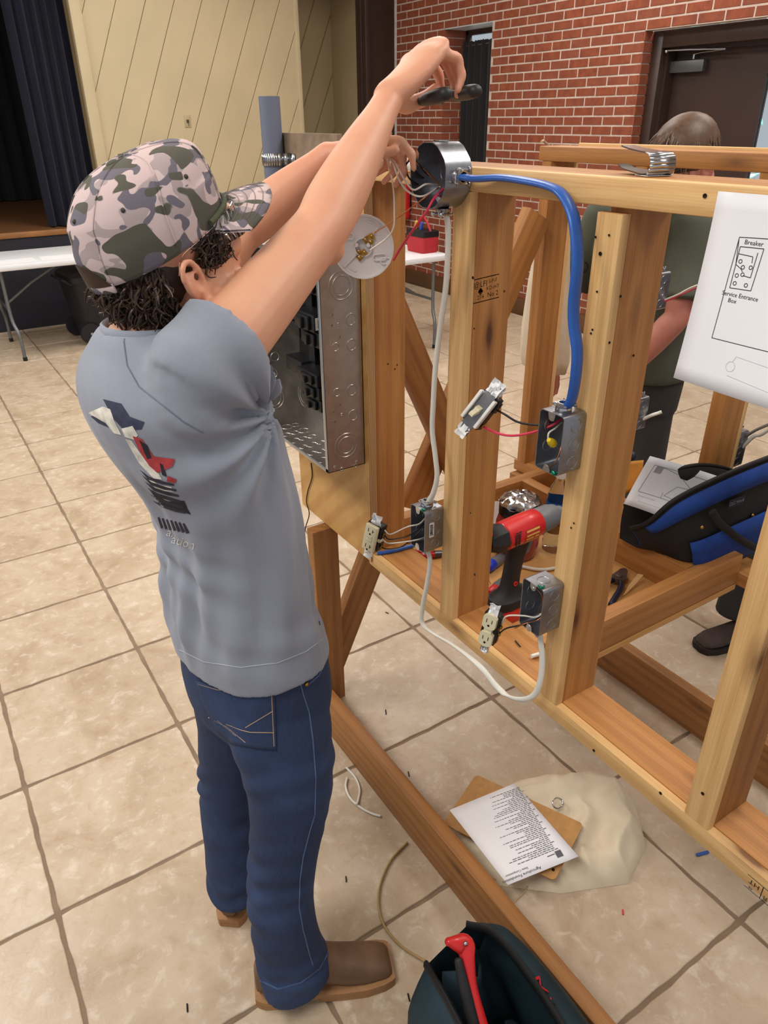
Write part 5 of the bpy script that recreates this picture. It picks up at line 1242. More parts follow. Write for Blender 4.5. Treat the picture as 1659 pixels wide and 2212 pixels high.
br = MB(); top = []; n_ = 24
for side in (0, 1):
    for j in range(7):
        row = []
        for i in range(n_ + 1):
            a = math.radians(-62 + 124 * i / n_); r0 = V((-.010 + .103 * math.cos(a), .084 * math.sin(a), 0)); ext = .078 * (math.cos(a * .92) ** .8); p = r0 + V((math.cos(a * .35), math.sin(a * .35) * .6, 0)) * ext * (j / 6)
            z_ = .014 + .008 * math.cos(a) - .018 * (abs(math.sin(a)) ** 1.6) * (.5 + .5 * j / 6) - .010 * (j / 6) - side * .0035; row.append(MH @ V((p.x, p.y, z_)))
        top.append(row)
w_ = n_ + 1
br.add([p for r in top for p in r], [(s * 7 * w_ + j * w_ + i, s * 7 * w_ + j * w_ + i + 1, s * 7 * w_ + (j + 1) * w_ + i + 1, s * 7 * w_ + (j + 1) * w_ + i) for s in (0, 1) for j in range(6) for i in range(n_)] + [(6 * w_ + i, 6 * w_ + i + 1, 13 * w_ + i + 1, 13 * w_ + i) for i in range(n_)])
brim = obj('brim', br, CAMO, cap, 180)
st_m = MB()
for j in range(1, 6):
    st_m.tube([p + (MH.to_3x3() @ V((0, 0, .0006))) for p in top[j][2:-2]], .0004, 4, sub=1, smooth=False)
obj('brim_stitch', st_m, pm('camo_thread', (128, 116, 112), .8), brim, 60)
rope = MB().tube([MH @ V((-.010 + .107 * math.cos(a), .0875 * math.sin(a), .0175 + .009 * math.cos(a))) for a in [math.radians(-64 + 128 * i / 20) for i in range(21)]], .0042, 8, sub=2); obj('rope_trim', rope, pm('rope_olive', (70, 76, 52), .8, 0, .2, 200), cap, 60)
pn_ = MB()
for a in (math.radians(-35), math.radians(-95), math.radians(-150), math.radians(35), math.radians(95), math.radians(150)):
    q = [MH @ V((r[3] + (r[1] + .0006) * math.cos(a), (r[2] + .0006) * math.sin(a), r[0] + (.010 * math.cos(a) if r[0] < .06 else 0))) for r in cr_[2:]]; pn_.tube(q, .0011, 5, sub=1, smooth=False)
obj('panel_seam', pn_, CAMO, cap, 60)
ev = MB()
for a, z_ in ((-95, .08), (-150, .078), (160, .078)):
    r_ = interp(ck_, 8); i_ = int(np.argmin(abs(r_[:, 0] - z_))); r = r_[i_]; aa = math.radians(a); p = V((r[3] + r[1] * math.cos(aa + .45), r[2] * math.sin(aa + .45), r[0])); ev.ball(p, .003, 8, 6, M=MH)
obj('eyelet', ev, pm('eyelet_olive', (66, 64, 54), .7), cap)
sb = MB().tube([MH @ V((-.010 + .105 * math.cos(a), .086 * math.sin(a), .012 + .010 * math.cos(a) - .004)) for a in [math.radians(150 + 60 * i / 10) for i in range(11)]], .006, 6, rb=.0015, sub=1, up=MH.to_3x3() @ V((0, 0, 1))); obj('strap', sb, CAMO, cap, 60)
obj('buckle', MB().bbox((-.112, -.012, -.014), (-.106, .012, .004), .002, M=MH @ Matrix.Rotation(math.radians(-18), 4, 'Z')), ZINC, cap)
op = MB(); pts = [MH @ V((-.010 + .1065 * math.cos(a), .0872 * math.sin(a), .012 + .010 * math.cos(a) + .030 * max(0, 1 - (math.degrees(abs(a - math.pi)) / 30) ** 2))) for a in [math.radians(150 + 60 * i / 12) for i in range(13)]]
lo_ = [MH @ V((-.010 + .1065 * math.cos(a), .0872 * math.sin(a), .012 + .010 * math.cos(a))) for a in [math.radians(150 + 60 * i / 12) for i in range(13)]]
for i in range(12): op.add([lo_[i], lo_[i + 1], pts[i + 1], pts[i]], [(0, 1, 2, 3)])
obj('back_opening', op, HAIR, cap, 60, fixn=False)
# safety glasses
CLEAR = pm('clear_plastic', (240, 246, 248), .04, 0, 0, 5, trans=1., ior=1.22)
gl = MB(); R1 = []
for i in range(21):
    a = math.radians(-78 + 156 * i / 20); R1.append([MH @ V((.022 + .086 * math.cos(a), .079 * math.sin(a), z_)) for z_ in (.021, -.004, -.026 + .008 * (1 - math.cos(a * 2)))])
for a, b in zip(R1[:-1], R1[1:]):
    gl.add([a[0], b[0], b[1], a[1], a[2], b[2]], [(0, 1, 2, 3), (3, 2, 5, 4)])
go = obj('glasses', gl, CLEAR, BOY, 180, fixn=False); go.modifiers.new('s', 'SOLIDIFY').thickness = .0016
tmp_ = MB()
for s_ in (-1, 1): tmp_.tube([MH @ V(p) for p in ((.04, s_ * .0785, .014), (.01, s_ * .0795, .008), (-.018, s_ * .0805, .002), (-.03, s_ * .079, -.016))], .0022, 6, rb=.0012, sub=4)
rim = MB().tube([r[0] for r in R1], .0014, 6, sub=1, smooth=False); tmp_.merge(rim)
obj('temple_arm', tmp_, CLEAR, go, 60)
# thumbnail of the left hand
# pliers in the right hand
pl_ = thing('pliers', 'pliers with black grips held in the raised right hand', 'pliers', WR)
GRIP = pm('grip_black', (38, 40, 42), .5, 0, .2, 40)
h1a = aty(962, 203, -.738); h1b = aty(912, 218, -.665); h2a = aty(1026, 197, -.735); h2b = aty(978, 206, -.655)
for a, b in ((h1a, h1b), (h2a, h2b)):
    d = (b - a); obj('handle', limb([(*a, .0105, .0125), (*(a + d * .3), .0115, .0135), (*(a + d * .7), .0105, .012), (*b, .008, .009)], (0, 0, 1), 14, 4), GRIP, pl_, 180)
pv = (h1b + h2b) / 2 + V(ray(965, 200)).normalized() * .035; jd = V(ray(968, 205)).normalized() * .05; jw = MB().cyl(pv + V((-.004, 0, -.006)), pv + V((.004, 0, .006)), .013); jw.tube([h1b, pv, pv + jd + V((.004, 0, 0))], .006, 8, sub=3); jw.tube([h2b, pv, pv + jd + V((-.006, 0, 0))], .006, 8, sub=3)
obj('jaw', jw, pm('tool_steel', (90, 90, 92), .35, .9), pl_, 60)
# ------------------------------------------------------------------ second person, behind the rear wall
P2 = thing('person', 'person with brown hair and olive T-shirt bending behind the timber frame', 'person', (2.2, -.15, 0))
HM2 = Matrix.Translation((2.13, -.285, 1.578)) @ Matrix.Rotation(math.radians(158), 4, 'Z') @ Matrix.Rotation(math.radians(28), 4, 'Y')
SKIN2 = skin_mat('skin_pink', (206, 140, 122), (196, 122, 108))
b2 = head_parts(HM2)
n2b = HM2 @ V((-.015, 0, -.06))
b2.append(limb([(*n2b, .056, .056), (2.19, -.22, 1.44, .06, .06), (2.2, -.17, 1.38, .09, .12), (2.22, -.14, 1.2, .09, .14), (2.25, -.14, .95, .09, .14)], (1, 0, 0), 16, 4))
LS, LE, LW = V((2.17, -.325, 1.375)), V((2.10, -.375, 1.14)), V((1.99, -.29, .94))
RS, RE, RW = V((2.17, .04, 1.37)), V((2.12, .12, 1.10)), V((2.02, .085, .90))
for a, b, c in ((LS, LE, LW), (RS, RE, RW)): b2.append(limb(pts_arm(a, b, c, 1.05, 1.0), (0, 1, 0), 16, 4))
for c, e in ((LW, LE), (RW, RE)):
    d = (c - e).normalized(); hs, _ = hand(c, d, (0.2, .9 if c is LW else -.9, 0), 1.0, ((40, 90, 120),) * 4, thumb=((.7, .5, .4), (.9, .2, .3), (.95, 0, .3)), side=(-1 if c is LW else 1)); b2 += hs
b2o = sculpt('body', b2, .005, SKIN2, P2, 4)
OLV = pm('tshirt_olive', (86, 90, 78), .9, 0, .1, 7, .15, 500, rand=False)
def ringP(c, d, w, n=26, pw=2.3):
    c = V(c); return [c + V((d * math.copysign(abs(math.cos(t)) ** (2 / pw), math.cos(t)), w * math.copysign(abs(math.sin(t)) ** (2 / pw), math.sin(t)), 0)) for t in [2 * math.pi * i / n for i in range(n)]]
sp2 = [MB().loft([ringP(*q) for q in [((2.195, -.19, 1.465), .065, .07), ((2.195, -.18, 1.44), .09, .12), ((2.195, -.16, 1.40), .12, .17), ((2.20, -.145, 1.30), .135, .19), ((2.22, -.14, 1.15), .13, .185), ((2.24, -.14, 1.0), .13, .18), ((2.25, -.14, .88), .135, .18)]])]
for a, b in ((LS, LE), (RS, RE)):
    d = (b - a); sp2.append(limb([(*(a - d * .1), .07, .068), (*(a + d * .3), .07, .066), (*(a + d * .72), .074, .068), (*(a + d * .8), .074, .068)], (0, 1, 0), 18, 4, (1, 0)))
def fold2(co, no):
    f = .006 * np.sin(co[:, 2] * 30 + co[:, 1] * 22) * np.clip((1.4 - co[:, 2]) * 3, 0, 1); return co + no * f[:, None]
s2 = sculpt('tshirt', sp2, .007, OLV, P2, 5, .5, fold2); bv2 = bvh_of(s2)
lg = MB(); c = shoot(bv2, 1262, 577, .001)
if c: lg.tube([c + V((0, .016 * math.cos(t), .016 * math.sin(t))) for t in np.linspace(0, 5.6, 16)], .002, 5, sub=1, smooth=False)
obj('chest_logo', lg, INK, s2, 60)
PANT = pm('pants_grey', (62, 60, 60), .9, 0, .12, 8, .15, 400)
jl = [MB().loft([ringP(*q) for q in [((2.25, -.14, .96), .12, .165), ((2.25, -.14, .86), .13, .175), ((2.25, -.14, .76), .12, .17)]])]
jl.append(limb([(2.25, -.22, .82, .085, .085), (2.25, -.235, .62, .075, .075), (2.25, -.245, .42, .068, .068), (2.26, -.25, .24, .062, .062), (2.27, -.25, .09, .068, .066)], (1, 0, 0), 18, 4, (1, 0)))
jl.append(limb([(2.24, -.05, .82, .085, .085), (2.22, .02, .6, .075, .075), (2.22, .06, .4, .068, .068), (2.24, .08, .22, .062, .062), (2.25, .09, .08, .068, .066)], (1, 0, 0), 18, 4, (1, 0)))
sculpt('trousers', jl, .008, PANT, P2, 4)
SHOE = pm('shoe_suede', (74, 62, 58), .8, 0, .15, 20, .2, 200); SHS = pm('shoe_sole', (48, 40, 38), .7)
def shoe(heel, d, PP):
    M = frame_M(V(heel), V(d), V((0, 0, 1)).cross(V(d)))
    R_ = []
    for x, w, zt in ((0, .022, .075), (.02, .034, .10), (.07, .037, .105), (.12, .038, .085), (.18, .046, .065), (.23, .048, .055), (.265, .04, .045), (.282, .022, .03)):
        R_.append([M @ V((x, w * math.cos(t), .018 + (zt - .018) * (.5 + .5 * math.sin(t)))) for t in [2 * math.pi * i / 18 for i in range(18)]])
    u = sculpt('shoe', [MB().loft(R_)], .004, SHOE, PP, 5)
    P_ = [(-.004, .02), (.01, .034), (.06, .04), (.12, .04), (.19, .05), (.24, .05), (.275, .04), (.288, .018)]
    obj('sole', MB().prism([(x, -w) for x, w in P_] + [(x, w) for x, w in P_[::-1]], .0005, .024, M), SHS, u, 30)
shoe((2.36, -.25, 0), (-1, -.05, 0), P2); shoe((2.36, .09, 0), (-1, .05, 0), P2)
P3 = thing('person', 'person in dark clothes almost hidden behind the hanging drawing, one dark shoe showing', 'person', (2.36, -.80, 0))
b3 = head_parts(Matrix.Translation((2.30, -.86, 1.62)) @ Matrix.Rotation(math.radians(180), 4, 'Z'))
b3.append(limb([(2.30, -.86, 1.56, .055, .055), (2.33, -.86, 1.46, .058, .058), (2.35, -.85, 1.38, .09, .12), (2.36, -.83, .95, .09, .14)], (1, 0, 0), 16, 4))
for y, s_ in ((-.68, 1), (-1.02, -1)): b3.append(limb(pts_arm(V((2.35, y, 1.38)), V((2.38, y + .03 * s_, 1.12)), V((2.24, y - .04 * s_, .98)), 1, 1), (0, 1, 0), 16, 4)); b3 += hand(V((2.24, y - .04 * s_, .98)), (-.8, 0, -.3), (0, s_, 0), 1.0, ((40, 90, 120),) * 4, thumb=((.7, .5, .4), (.9, .2, .3), (.95, 0, .3)), side=1)[0]
sculpt('body', b3, .006, SKIN2, P3, 4)
sculpt('shirt', [MB().loft([ringP(*q) for q in [((2.345, -.855, 1.465), .065, .07), ((2.345, -.85, 1.42), .10, .15), ((2.35, -.85, 1.34), .13, .19), ((2.36, -.84, 1.1), .13, .18), ((2.37, -.83, .9), .13, .18)]])] + [limb([(2.35, y, 1.38, .068, .066), (2.37, y + q, 1.2, .07, .068)], (0, 1, 0), 16, 4, (1, 0)) for y, q in ((-.68, .02), (-1.02, -.02))], .008, pm('shirt_charcoal', (52, 52, 56), .9), P3, 4)
sculpt('trousers', [MB().loft([ringP(*q) for q in [((2.37, -.83, .96), .12, .165), ((2.37, -.83, .86), .13, .175), ((2.37, -.83, .76), .12, .17)]]), limb([(2.36, -.75, .82, .085, .085), (2.34, -.70, .6, .075, .072), (2.33, -.675, .4, .068, .066), (2.33, -.67, .2, .062, .06), (2.33, -.67, .09, .066, .064)], (1, 0, 0), 18, 4, (1, 0)), limb([(2.37, -.92, .82, .085, .085), (2.37, -.95, .6, .075, .075), (2.38, -.97, .4, .068, .068), (2.39, -.98, .2, .062, .062), (2.4, -.98, .09, .066, .066)], (1, 0, 0), 18, 4, (1, 0))], .008, PANT, P3, 4)
shoe((2.42, -.745, 0), (-.95, .25, 0), P3); shoe((2.48, -.98, 0), (-1, -.05, 0), P3)
obj('hair', MB().ball((2.31, -.86, 1.655), 1, 22, 14, (.10, .08, .088)), pm('hair_dark', (40, 32, 28), .5), P3, 180)
HAIR2 = pm('hair_chestnut', (92, 68, 52), .45, 0, .3, 70, rand=False)
rnd = random.Random(5); sp = []
for i in range(900):
    a = rnd.uniform(0, 6.283); e = rnd.uniform(.0, 1.45); 
    if math.cos(a) > .45 and e < .5: continue
    p = V((-.008 + .098 * math.cos(a) * math.cos(e), .077 * math.sin(a) * math.cos(e), .026 + .09 * math.sin(e))); fw = V((.5, .15 * math.sin(a * 3), -.25 - .4 * (1 - math.sin(e))))
    sp.append((p, fw + p.normalized() * .22 + V((rnd.uniform(-.2, .2), rnd.uniform(-.25, .25), 0)), rnd.uniform(.04, .07), rnd.uniform(.0016, .003), .002))
h2 = locks(HM2, sp, rnd); h2.ball((-.008, 0, .032), 1, 24, 14, (.102, .081, .092), HM2); obj('hair', h2, HAIR2, P2, 60)
g2 = MB()
for s_ in (-1, 1): g2.tube([HM2 @ V(p) for p in ((.085, s_ * .055, .006), (.04, s_ * .076, .006), (-.01, s_ * .08, .002))], .003, 6, sub=3)
g2.tube([HM2 @ V((.1 - abs(y) * .35, y, .004)) for y in np.linspace(-.055, .055, 9)], .004, 6, sub=1, smooth=False); obj('glasses', g2, BLK, P2, 60)
# ------------------------------------------------------------------ tools on the shelf
ZS = .6098
dr = thing('cordless_drill', 'red and black cordless drill standing on the shelf between two studs', 'drill', (1.15, -.735, ZS))
DRED = pm('tool_red', (206, 34, 36), .35, 0, .05, 20, coat=.2); DBLK = pm('tool_black', (30, 29, 30), .55, 0, .12, 40); DGRY = pm('tool_grey', (104, 106, 110), .45)
Md_ = Matrix.Translation((1.15, -.735, ZS)) @ Matrix.Rotation(math.radians(4), 4, 'Z')
XR = Matrix.Rotation(math.radians(90), 4, 'Y')
BM_ = Md_ @ Matrix.Translation((0, 0, .236)) @ XR            # local z -> forward x
motor = obj('motor_housing', MB().lathe([(.030, -.062), (.0345, -.058), (.0355, -.02), (.0355, .015), (.034, .052), (.031, .056)], 28, BM_), DRED, dr)
obj('rear_cap', MB().lathe([(.006, -.105), (.020, -.104), (.028, -.096), (.0345, -.078), (.0352, -.062), (.030, -.060)], 8, BM_), DBLK, dr, 30)
rp = MB()
for y in (-.006, .012): rp.bbox((-.107, y - .004, .215), (-.096, y + .004, .262), .002, M=Md_ @ Matrix.Rotation(.0, 4, 'X'))
obj('rear_vent', rp, DRED, dr)
obj('gear_nose', MB().lathe([(.031, .056), (.0325, .06), (.031, .10), (.026, .118), (.018, .122), (.016, .14), (.012, .142)], 24, BM_), DGRY, dr)
vt = MB()
for i in range(9):
    for x in (-.045, -.035): vt.box((x - .004, -.0362, .214 + i * .0052), (x + .003, -.0345, .2165 + i * .0052), Md_)
obj('vent_slot', vt, DBLK, motor, 0)
lbm = MB(); 
for i in range(9): 
    a0 = math.radians(-115 + 8 * i); a1 = a0 + math.radians(8)
    lbm.add([BM_ @ V((.0359 * math.cos(a) * 1, .0359 * math.sin(a), z)) for a, z in ((a0, -.015), (a1, -.015), (a1, .032), (a0, .032))], [(0, 1, 2, 3)])
lab_o = obj('rating_label', lbm, pm('label_red', (178, 40, 38), .4), motor, 60, fixn=False)
l2 = MB(); 
for i, (r0, r1, x0, x1) in enumerate(((0, 1, -.012, .03), (2.2, 3.2, -.012, .03), (4, 5, -.012, .012), (4, 5, .016, .03), (6, 6.6, -.012, .014), (6, 6.6, .018, .03))):
    a0 = math.radians(-112 + 8 * r0); a1 = math.radians(-112 + 8 * r1); l2.add([BM_ @ V((.0362 * math.cos(a), .0362 * math.sin(a), z)) for a, z in ((a0, x0), (a1, x0), (a1, x1), (a0, x1))], [(0, 1, 2, 3)])
obj('label_print', l2, pm('label_yellow', (220, 176, 90), .5), lab_o, 60, fixn=False)
def rrp(c, lx, ly, n=20): return [Md_ @ V((c[0] + lx * math.copysign(abs(math.cos(t)) ** .7, math.cos(t)), c[1] + ly * math.copysign(abs(math.sin(t)) ** .8, math.sin(t)), c[2])) for t in [2 * math.pi * i / n for i in range(n)]]
obj('grip', MB().loft([rrp(*q) for q in (((.0, 0, .215), .040, .020), ((-.002, 0, .19), .029, .0185), ((-.008, 0, .16), .024, .018), ((-.014, 0, .12), .023, .0175), ((-.018, 0, .085), .025, .0185), ((-.018, 0, .066), .042, .026), ((-.015, 0, .058), .058, .036))]), DBLK, dr, 40)
obj('trigger', MB().loft([rrp(*q) for q in (((.036, 0, .20), .010, .009), ((.034, 0, .18), .009, .009), ((.026, 0, .165), .008, .009))]), DGRY, dr, 40)
obj('foot', MB().loft([rrp(*q) for q in (((-.015, 0, .060), .058, .036), ((-.014, 0, .048), .066, .040), ((-.014, 0, .040), .064, .039))]), DBLK, dr, 40)
obj('battery', MB().loft([rrp(*q) for q in (((-.012, 0, .042), .061, .037), ((-.012, 0, .034), .066, .039), ((-.012, 0, .008), .066, .039), ((-.012, 0, .0005), .060, .036))]), DRED, dr, 40)
kd = MB(); 
for q, r_ in (((-.018, -.0185, .10), .006), ((-.06, -.028, .225), .007)): kd.lathe([(r_, -.001), (r_, .002), (r_ * .55, .002), (r_ * .55, -.001)], 14, Md_ @ Matrix.Translation(q) @ Matrix.Rotation(math.radians(90), 4, 'X'))
obj('red_ring', kd, DRED, dr)
# jar with foil top
jr_ = thing('foil_topped_jar', 'red jar with a crinkled silver foil dome behind the drill', 'jar', (1.345, -.53, ZS))
MJ = Matrix.Translation((1.345, -.53, ZS))
obj('glass_body', MB().lathe([(.05, .0003), (.058, .01), (.0615, .05), (.0615, .10), (.055, .125), (.052, .13)], 28, MJ), pm('jar_red', (150, 36, 52), .15, 0, .15, 20, coat=.5), jr_)
obj('lid_band', MB().lathe([(.0545, .128), (.056, .13), (.056, .162), (.054, .165)], 32, MJ), pm('lid_dark', (40, 38, 40), .25, .7), jr_)
fo_ = MB(); rr_ = random.Random(2); R_ = []
for j in range(9):
    t = j / 8; R_.append([MJ @ V(((.057 * math.cos(t * 1.5)) * math.cos(a) * (1 + rr_.uniform(-.05, .05)), (.057 * math.cos(t * 1.5)) * math.sin(a) * (1 + rr_.uniform(-.05, .05)), .160 + .026 * math.sin(t * 1.57) + rr_.uniform(-.0035, .0035))) for a in [2 * math.pi * i / 36 for i in range(36)]])
fo_.loft(R_); obj('foil', fo_, pm('foil', (200, 200, 204), .18, 1., .1, 90), jr_, 20)
# water bottle
wb2 = thing('water_bottle', 'clear plastic water bottle with a blue label beside the foil-topped jar', 'bottle', (1.445, -.575, ZS))
MW = Matrix.Translation((1.445, -.575, ZS)); PET = pm('pet_plastic', (226, 238, 244), .05, 0, .02, 10, trans=1., ior=1.18)
prof = [(.026, .0005), (.032, .006), (.0325, .03), (.0305, .036), (.0325, .042), (.0325, .06), (.0305, .066), (.0325, .072), (.0325, .095), (.033, .10), (.033, .165), (.032, .17), (.030, .178), (.024, .20), (.014, .218), (.0125, .222), (.0125, .235)]
obj('bottle_body', MB().lathe(prof, 28, MW), PET, wb2)
obj('cap', MB().lathe([(.0145, .228), (.0148, .23), (.0148, .246), (.013, .248)], 20, MW), WHT, wb2)
lo2 = obj('label', MB().lathe([(.0334, .105), (.0336, .106), (.0336, .16), (.0334, .161)], 32, MW, cap=False), pm('label_blue', (26, 96, 164), .35), wb2)
tx = text_mesh('AQUAFINA', .017); m = MB(); m.add([MW @ V((.0339 * math.sin(p[0] / .0336 - .15 + .45), -.0339 * math.cos(p[0] / .0336 - .15 + .45), .137 + p[1])) for p in tx.v], tx.f); obj('lettering', m, PAPER, lo2, 0, fixn=False)
# screwdrivers, pliers
def driver(name, label, a, b, colr):
    a = V(a); b = V(b); t = thing(name, label, 'screwdriver', a); d = (b - a); Ln = d.length
    M = frame_M(a, (0, 0, 1), V((0, 0, 1)).cross(d.normalized()) * -1) if False else Matrix.Translation(a) @ d.to_track_quat('Z', 'Y').to_matrix().to_4x4()
    obj('handle', MB().lathe([(.004, 0), (.012, .002), (.0155, .010), (.0165, .022), (.0155, .034)], 12, M), pm('drv_' + colr, {'blue': (32, 60, 186), 'red': (206, 36, 40)}[colr], .35), t)
    obj('grip', MB().lathe([(.0155, .034), (.016, .05), (.0135, .085), (.012, .098), (.006, .103)], 12, M), DGRY, t); obj('shaft', MB().lathe([(.0032, .10), (.0032, Ln - .01), (.001, Ln)], 8, M), ZINC, t)
driver('screwdriver', 'screwdriver with a bright blue butt lying behind the drill grip', atz(1050, 1228, ZS + .017), atz(1050, 1228, ZS + .017) + V((.17, .055, -.012)), 'blue')
driver('screwdriver', 'screwdriver with a red butt lying behind the drill battery', atz(1058, 1286, ZS + .017), atz(1058, 1286, ZS + .017) + V((.16, .07, -.012)), 'red')
pr_ = thing('red_grip_pliers', 'pliers with red dipped grips lying on the shelf by the low outlet box', 'pliers', atz(880, 1205, ZS))
a = atz(878, 1208, ZS + .012); RG = pm('grip_red', (176, 22, 34), .35)
for o1, o2 in (((0, 0, 0), (.055, .0, 0)), ((.012, .035, 0), (.05, .025, 0))): obj('handle', limb([(*(a + V(o1)), .009, .007), (*(a + V((.03, -.004, 0)) + V(o1) * .6), .0095, .0075), (*(a + V((.085, -.028, 0)) + V(o1) * .25), .008, .006)], (0, 0, 1), 12, 4), RG, pr_, 180)
obj('jaw', MB().tube([a + V((.08, -.022, 0)), a + V((.11, -.034, 0)), a + V((.145, -.045, 0))], lambda t: .011 * (1 - .5 * t), 8, sub=3), pm('tool_steel', (90, 90, 92)), pr_, 60)
lp = thing('linesman_pliers', 'heavy dark pliers with navy grips lying inside the shelf corner', 'pliers', atz(1340, 1255, ZS))
c = atz(1338, 1248, ZS + .014); STL = pm('rusty_steel', (96, 80, 74), .4, .7, .25, 40); dx = V((.86, .35, 0)).normalized(); dy = V((-dx.y, dx.x, 0))
obj('head', MB().prism([(-.022, -.014), (-.008, -.019), (.010, -.015), (.034, -.010), (.042, -.004), (.042, .004), (.034, .010), (.010, .015), (-.008, .019), (-.022, .014)], -.006, .007, frame_M(c, dx, dy)), STL, lp, 30)
obj('pivot', MB().lathe([(.009, .007), (.0095, .008), (.006, .0095)], 14, frame_M(c, dx, dy)), STL, lp)
for s_ in (-1, 1): obj('handle', limb([(*(c - dx * .018 + dy * s_ * .010), .007, .007), (*(c - dx * .05 + dy * s_ * .020), .009, .008), (*(c - dx * .13 + dy * s_ * .024), .0085, .0075)], (0, 0, 1), 12, 4), pm('grip_navy', (26, 30, 56), .4), lp, 180)
ch = MB().loft([[atz(1345, 1288, ZS + .004) + V((0, 0, z)) for z in (0, .0015)] + [atz(1352, 1284, ZS + .004) + V((0, 0, z)) for z in (.0015, 0)], [atz(1360, 1262, ZS + .012) + V((0, 0, z)) for z in (0, .0015)] + [atz(1372, 1264, ZS + .012) + V((0, 0, z)) for z in (.0015, 0)], [atz(1378, 1240, ZS + .03) + V((0, 0, z)) for z in (0, .0015)] + [atz(1390, 1243, ZS + .03) + V((0, 0, z)) for z in (.0015, 0)]])
tag(obj('wood_sliver', ch, WL, smooth=0), 'curled pale wood sliver beside the navy-handled pliers', 'wood chip')
cable('blue_cable', 'short blue cable offcut lying under the ivory square receptacle', [atz(815, 1196, .694), atz(850, 1190, .6965), atz(880, 1182, .6965), atz(905, 1176, .6965)], .0055, BLUEC, rb=.004, up=(0, 0, 1))
cable('blue_cable', 'dark blue cable bundle lying left of the foil-topped jar', [atz(1040, 1118, ZS + .01), atz(1062, 1108, ZS + .012), atz(1085, 1093, ZS + .014), atz(1100, 1080, ZS + .014)], .009, pm('cable_navy', (30, 58, 120), .4))
cable('white_cable', 'white cable offcut lying on the shelf behind the drill trigger', [atz(1120, 1222, ZS + .006), atz(1160, 1230, ZS + .006), atz(1195, 1228, ZS + .006), atz(1240, 1215, ZS + .006)], .0045, CABW)
wire('copper_wire', 'thin bent copper wire lying on the shelf left of the drill', [atz(1082, 1190, ZS + .002), atz(1056, 1215, ZS + .03), atz(1052, 1240, ZS + .02), atz(1060, 1262, ZS + .002)], COPPER, r=.0009)
cd = MB().box((-.02, -.035, 0), (.02, .035, .0006), frame_M(atz(1078, 1108, .66), (.8, -.5, 0), (.2, .25, .9))); tag(obj('white_card', cd, PAPER, smooth=0), 'small white card leaning against the foil-topped jar', 'card')
tag(obj('cable_stub', MB().cyl(atz(1148, 1418, .697), atz(1168, 1412, .697), .0045, 12), CABW), 'stub of white cable lying on the bottom plate beside the third stud', 'cable')
tag(obj('wire_scrap', MB().tube([atz(1113, 1384, .6925), atz(1124, 1397, .693)], .0014, 6), WIREK), 'black wire scrap on the bottom plate near the double-round receptacle', 'wire')
# ------------------------------------------------------------------ blue tool bag with drawings
tb = thing('blue_tool_bag', 'open blue and black tool bag with drawings poking out, on the shelf', 'tool bag', (1.75, -.88, .647))
BLU = pm('bag_blue', (22, 62, 138), .8, 0, .15, 30, .2, 500); BBK = pm('bag_black', (34, 31, 30), .85, 0, .15, 30, .2, 500); ZIP = pm('zip_black', (20, 20, 20), .6)
near = [aty(1362, 1142, -.80), aty(1400, 1128, -.845), aty(1460, 1078, -.885), aty(1560, 1028, -.915), aty(1659, 988, -.93), aty(1750, 955, -.94)]
far = [aty(1348, 1092, -.735), aty(1395, 1040, -.77), aty(1490, 1007, -.832), aty(1560, 1010, -.834), aty(1615, 1030, -.842), aty(1690, 1040, -.855)]
botn = [V((1.515, -.80, .704)), V((1.548, -.86, .704)), V((1.60, -.918, .66)), V((1.72, -.922, .65)), V((1.86, -.922, .65)), V((2.02, -.922, .65))]
botf = [V((1.515, -.74, .704)), V((1.55, -.77, .704)), V((1.60, -.835, .66)), V((1.72, -.838, .65)), V((1.86, -.845, .65)), V((2.02, -.85, .65))]
def col(i, k=6, bulge=.018):
    a, b = near[i], botn[i]; out = [a.lerp(b, t) + V((0, -bulge * math.sin(math.pi * t), 0)) for t in [q / k for q in range(k + 1)]]
    c_, d_ = botf[i], far[i]; out += [c_.lerp(d_, t) + V((0, bulge * .2 * math.sin(math.pi * t), 0)) for t in [q / k for q in range(k + 1)]]; return out
sec = interp([[x for p in col(i) for x in p] for i in range(6)], 6)
def strip(rows, j0, j1):
    m = MB(); w = j1 - j0 + 1; vs = []
    for r in rows: vs += [V(r[3 * j:3 * j + 3]) for j in range(j0, j1 + 1)]
    m.add(vs, [(i * w + j, i * w + j + 1, (i + 1) * w + j + 1, (i + 1) * w + j) for i in range(len(rows) - 1) for j in range(w - 1)]); return m
shell_ = obj('bag_body', strip(sec, 0, 13), BBK, tb, 180, fixn=False); shell_.modifiers.new('s', 'SOLIDIFY').thickness = .005
end = MB(); e = [V(sec[-1][3 * j:3 * j + 3]) for j in range(14)]; end.add(e, [tuple(range(14))]); obj('end_panel', end, BBK, tb, 0, fixn=False)
lin_ = MB(); rows_ = [[(V(r[3 * j:3 * j + 3]) + V((0, .004 if j < 7 else -.004, .0015 if j in (6, 7) else 0))) for j in range(14)] for r in sec]; w = 14
lin_.add([p for r in rows_ for p in r], [(i * w + j, i * w + j + 1, (i + 1) * w + j + 1, (i + 1) * w + j) for i in range(len(rows_) - 1) for j in range(w - 1)]); obj('lining', lin_, BLU, tb, 180, fixn=False)
for j, nm_ in ((0, 'zip_edge'), (13, 'zip_edge')): obj(nm_, MB().tube([V(r[3 * j:3 * j + 3]) for r in sec], .0055, 8, sub=1, smooth=False), ZIP, tb, 60)
def ribbon(R_):
    m = MB(); w = len(R_[0]); m.add([p for r in R_ for p in r], [(i * w + j, i * w + j + 1, (i + 1) * w + j + 1, (i + 1) * w + j) for i in range(len(R_) - 1) for j in range(w - 1)]); return m
R_ = []
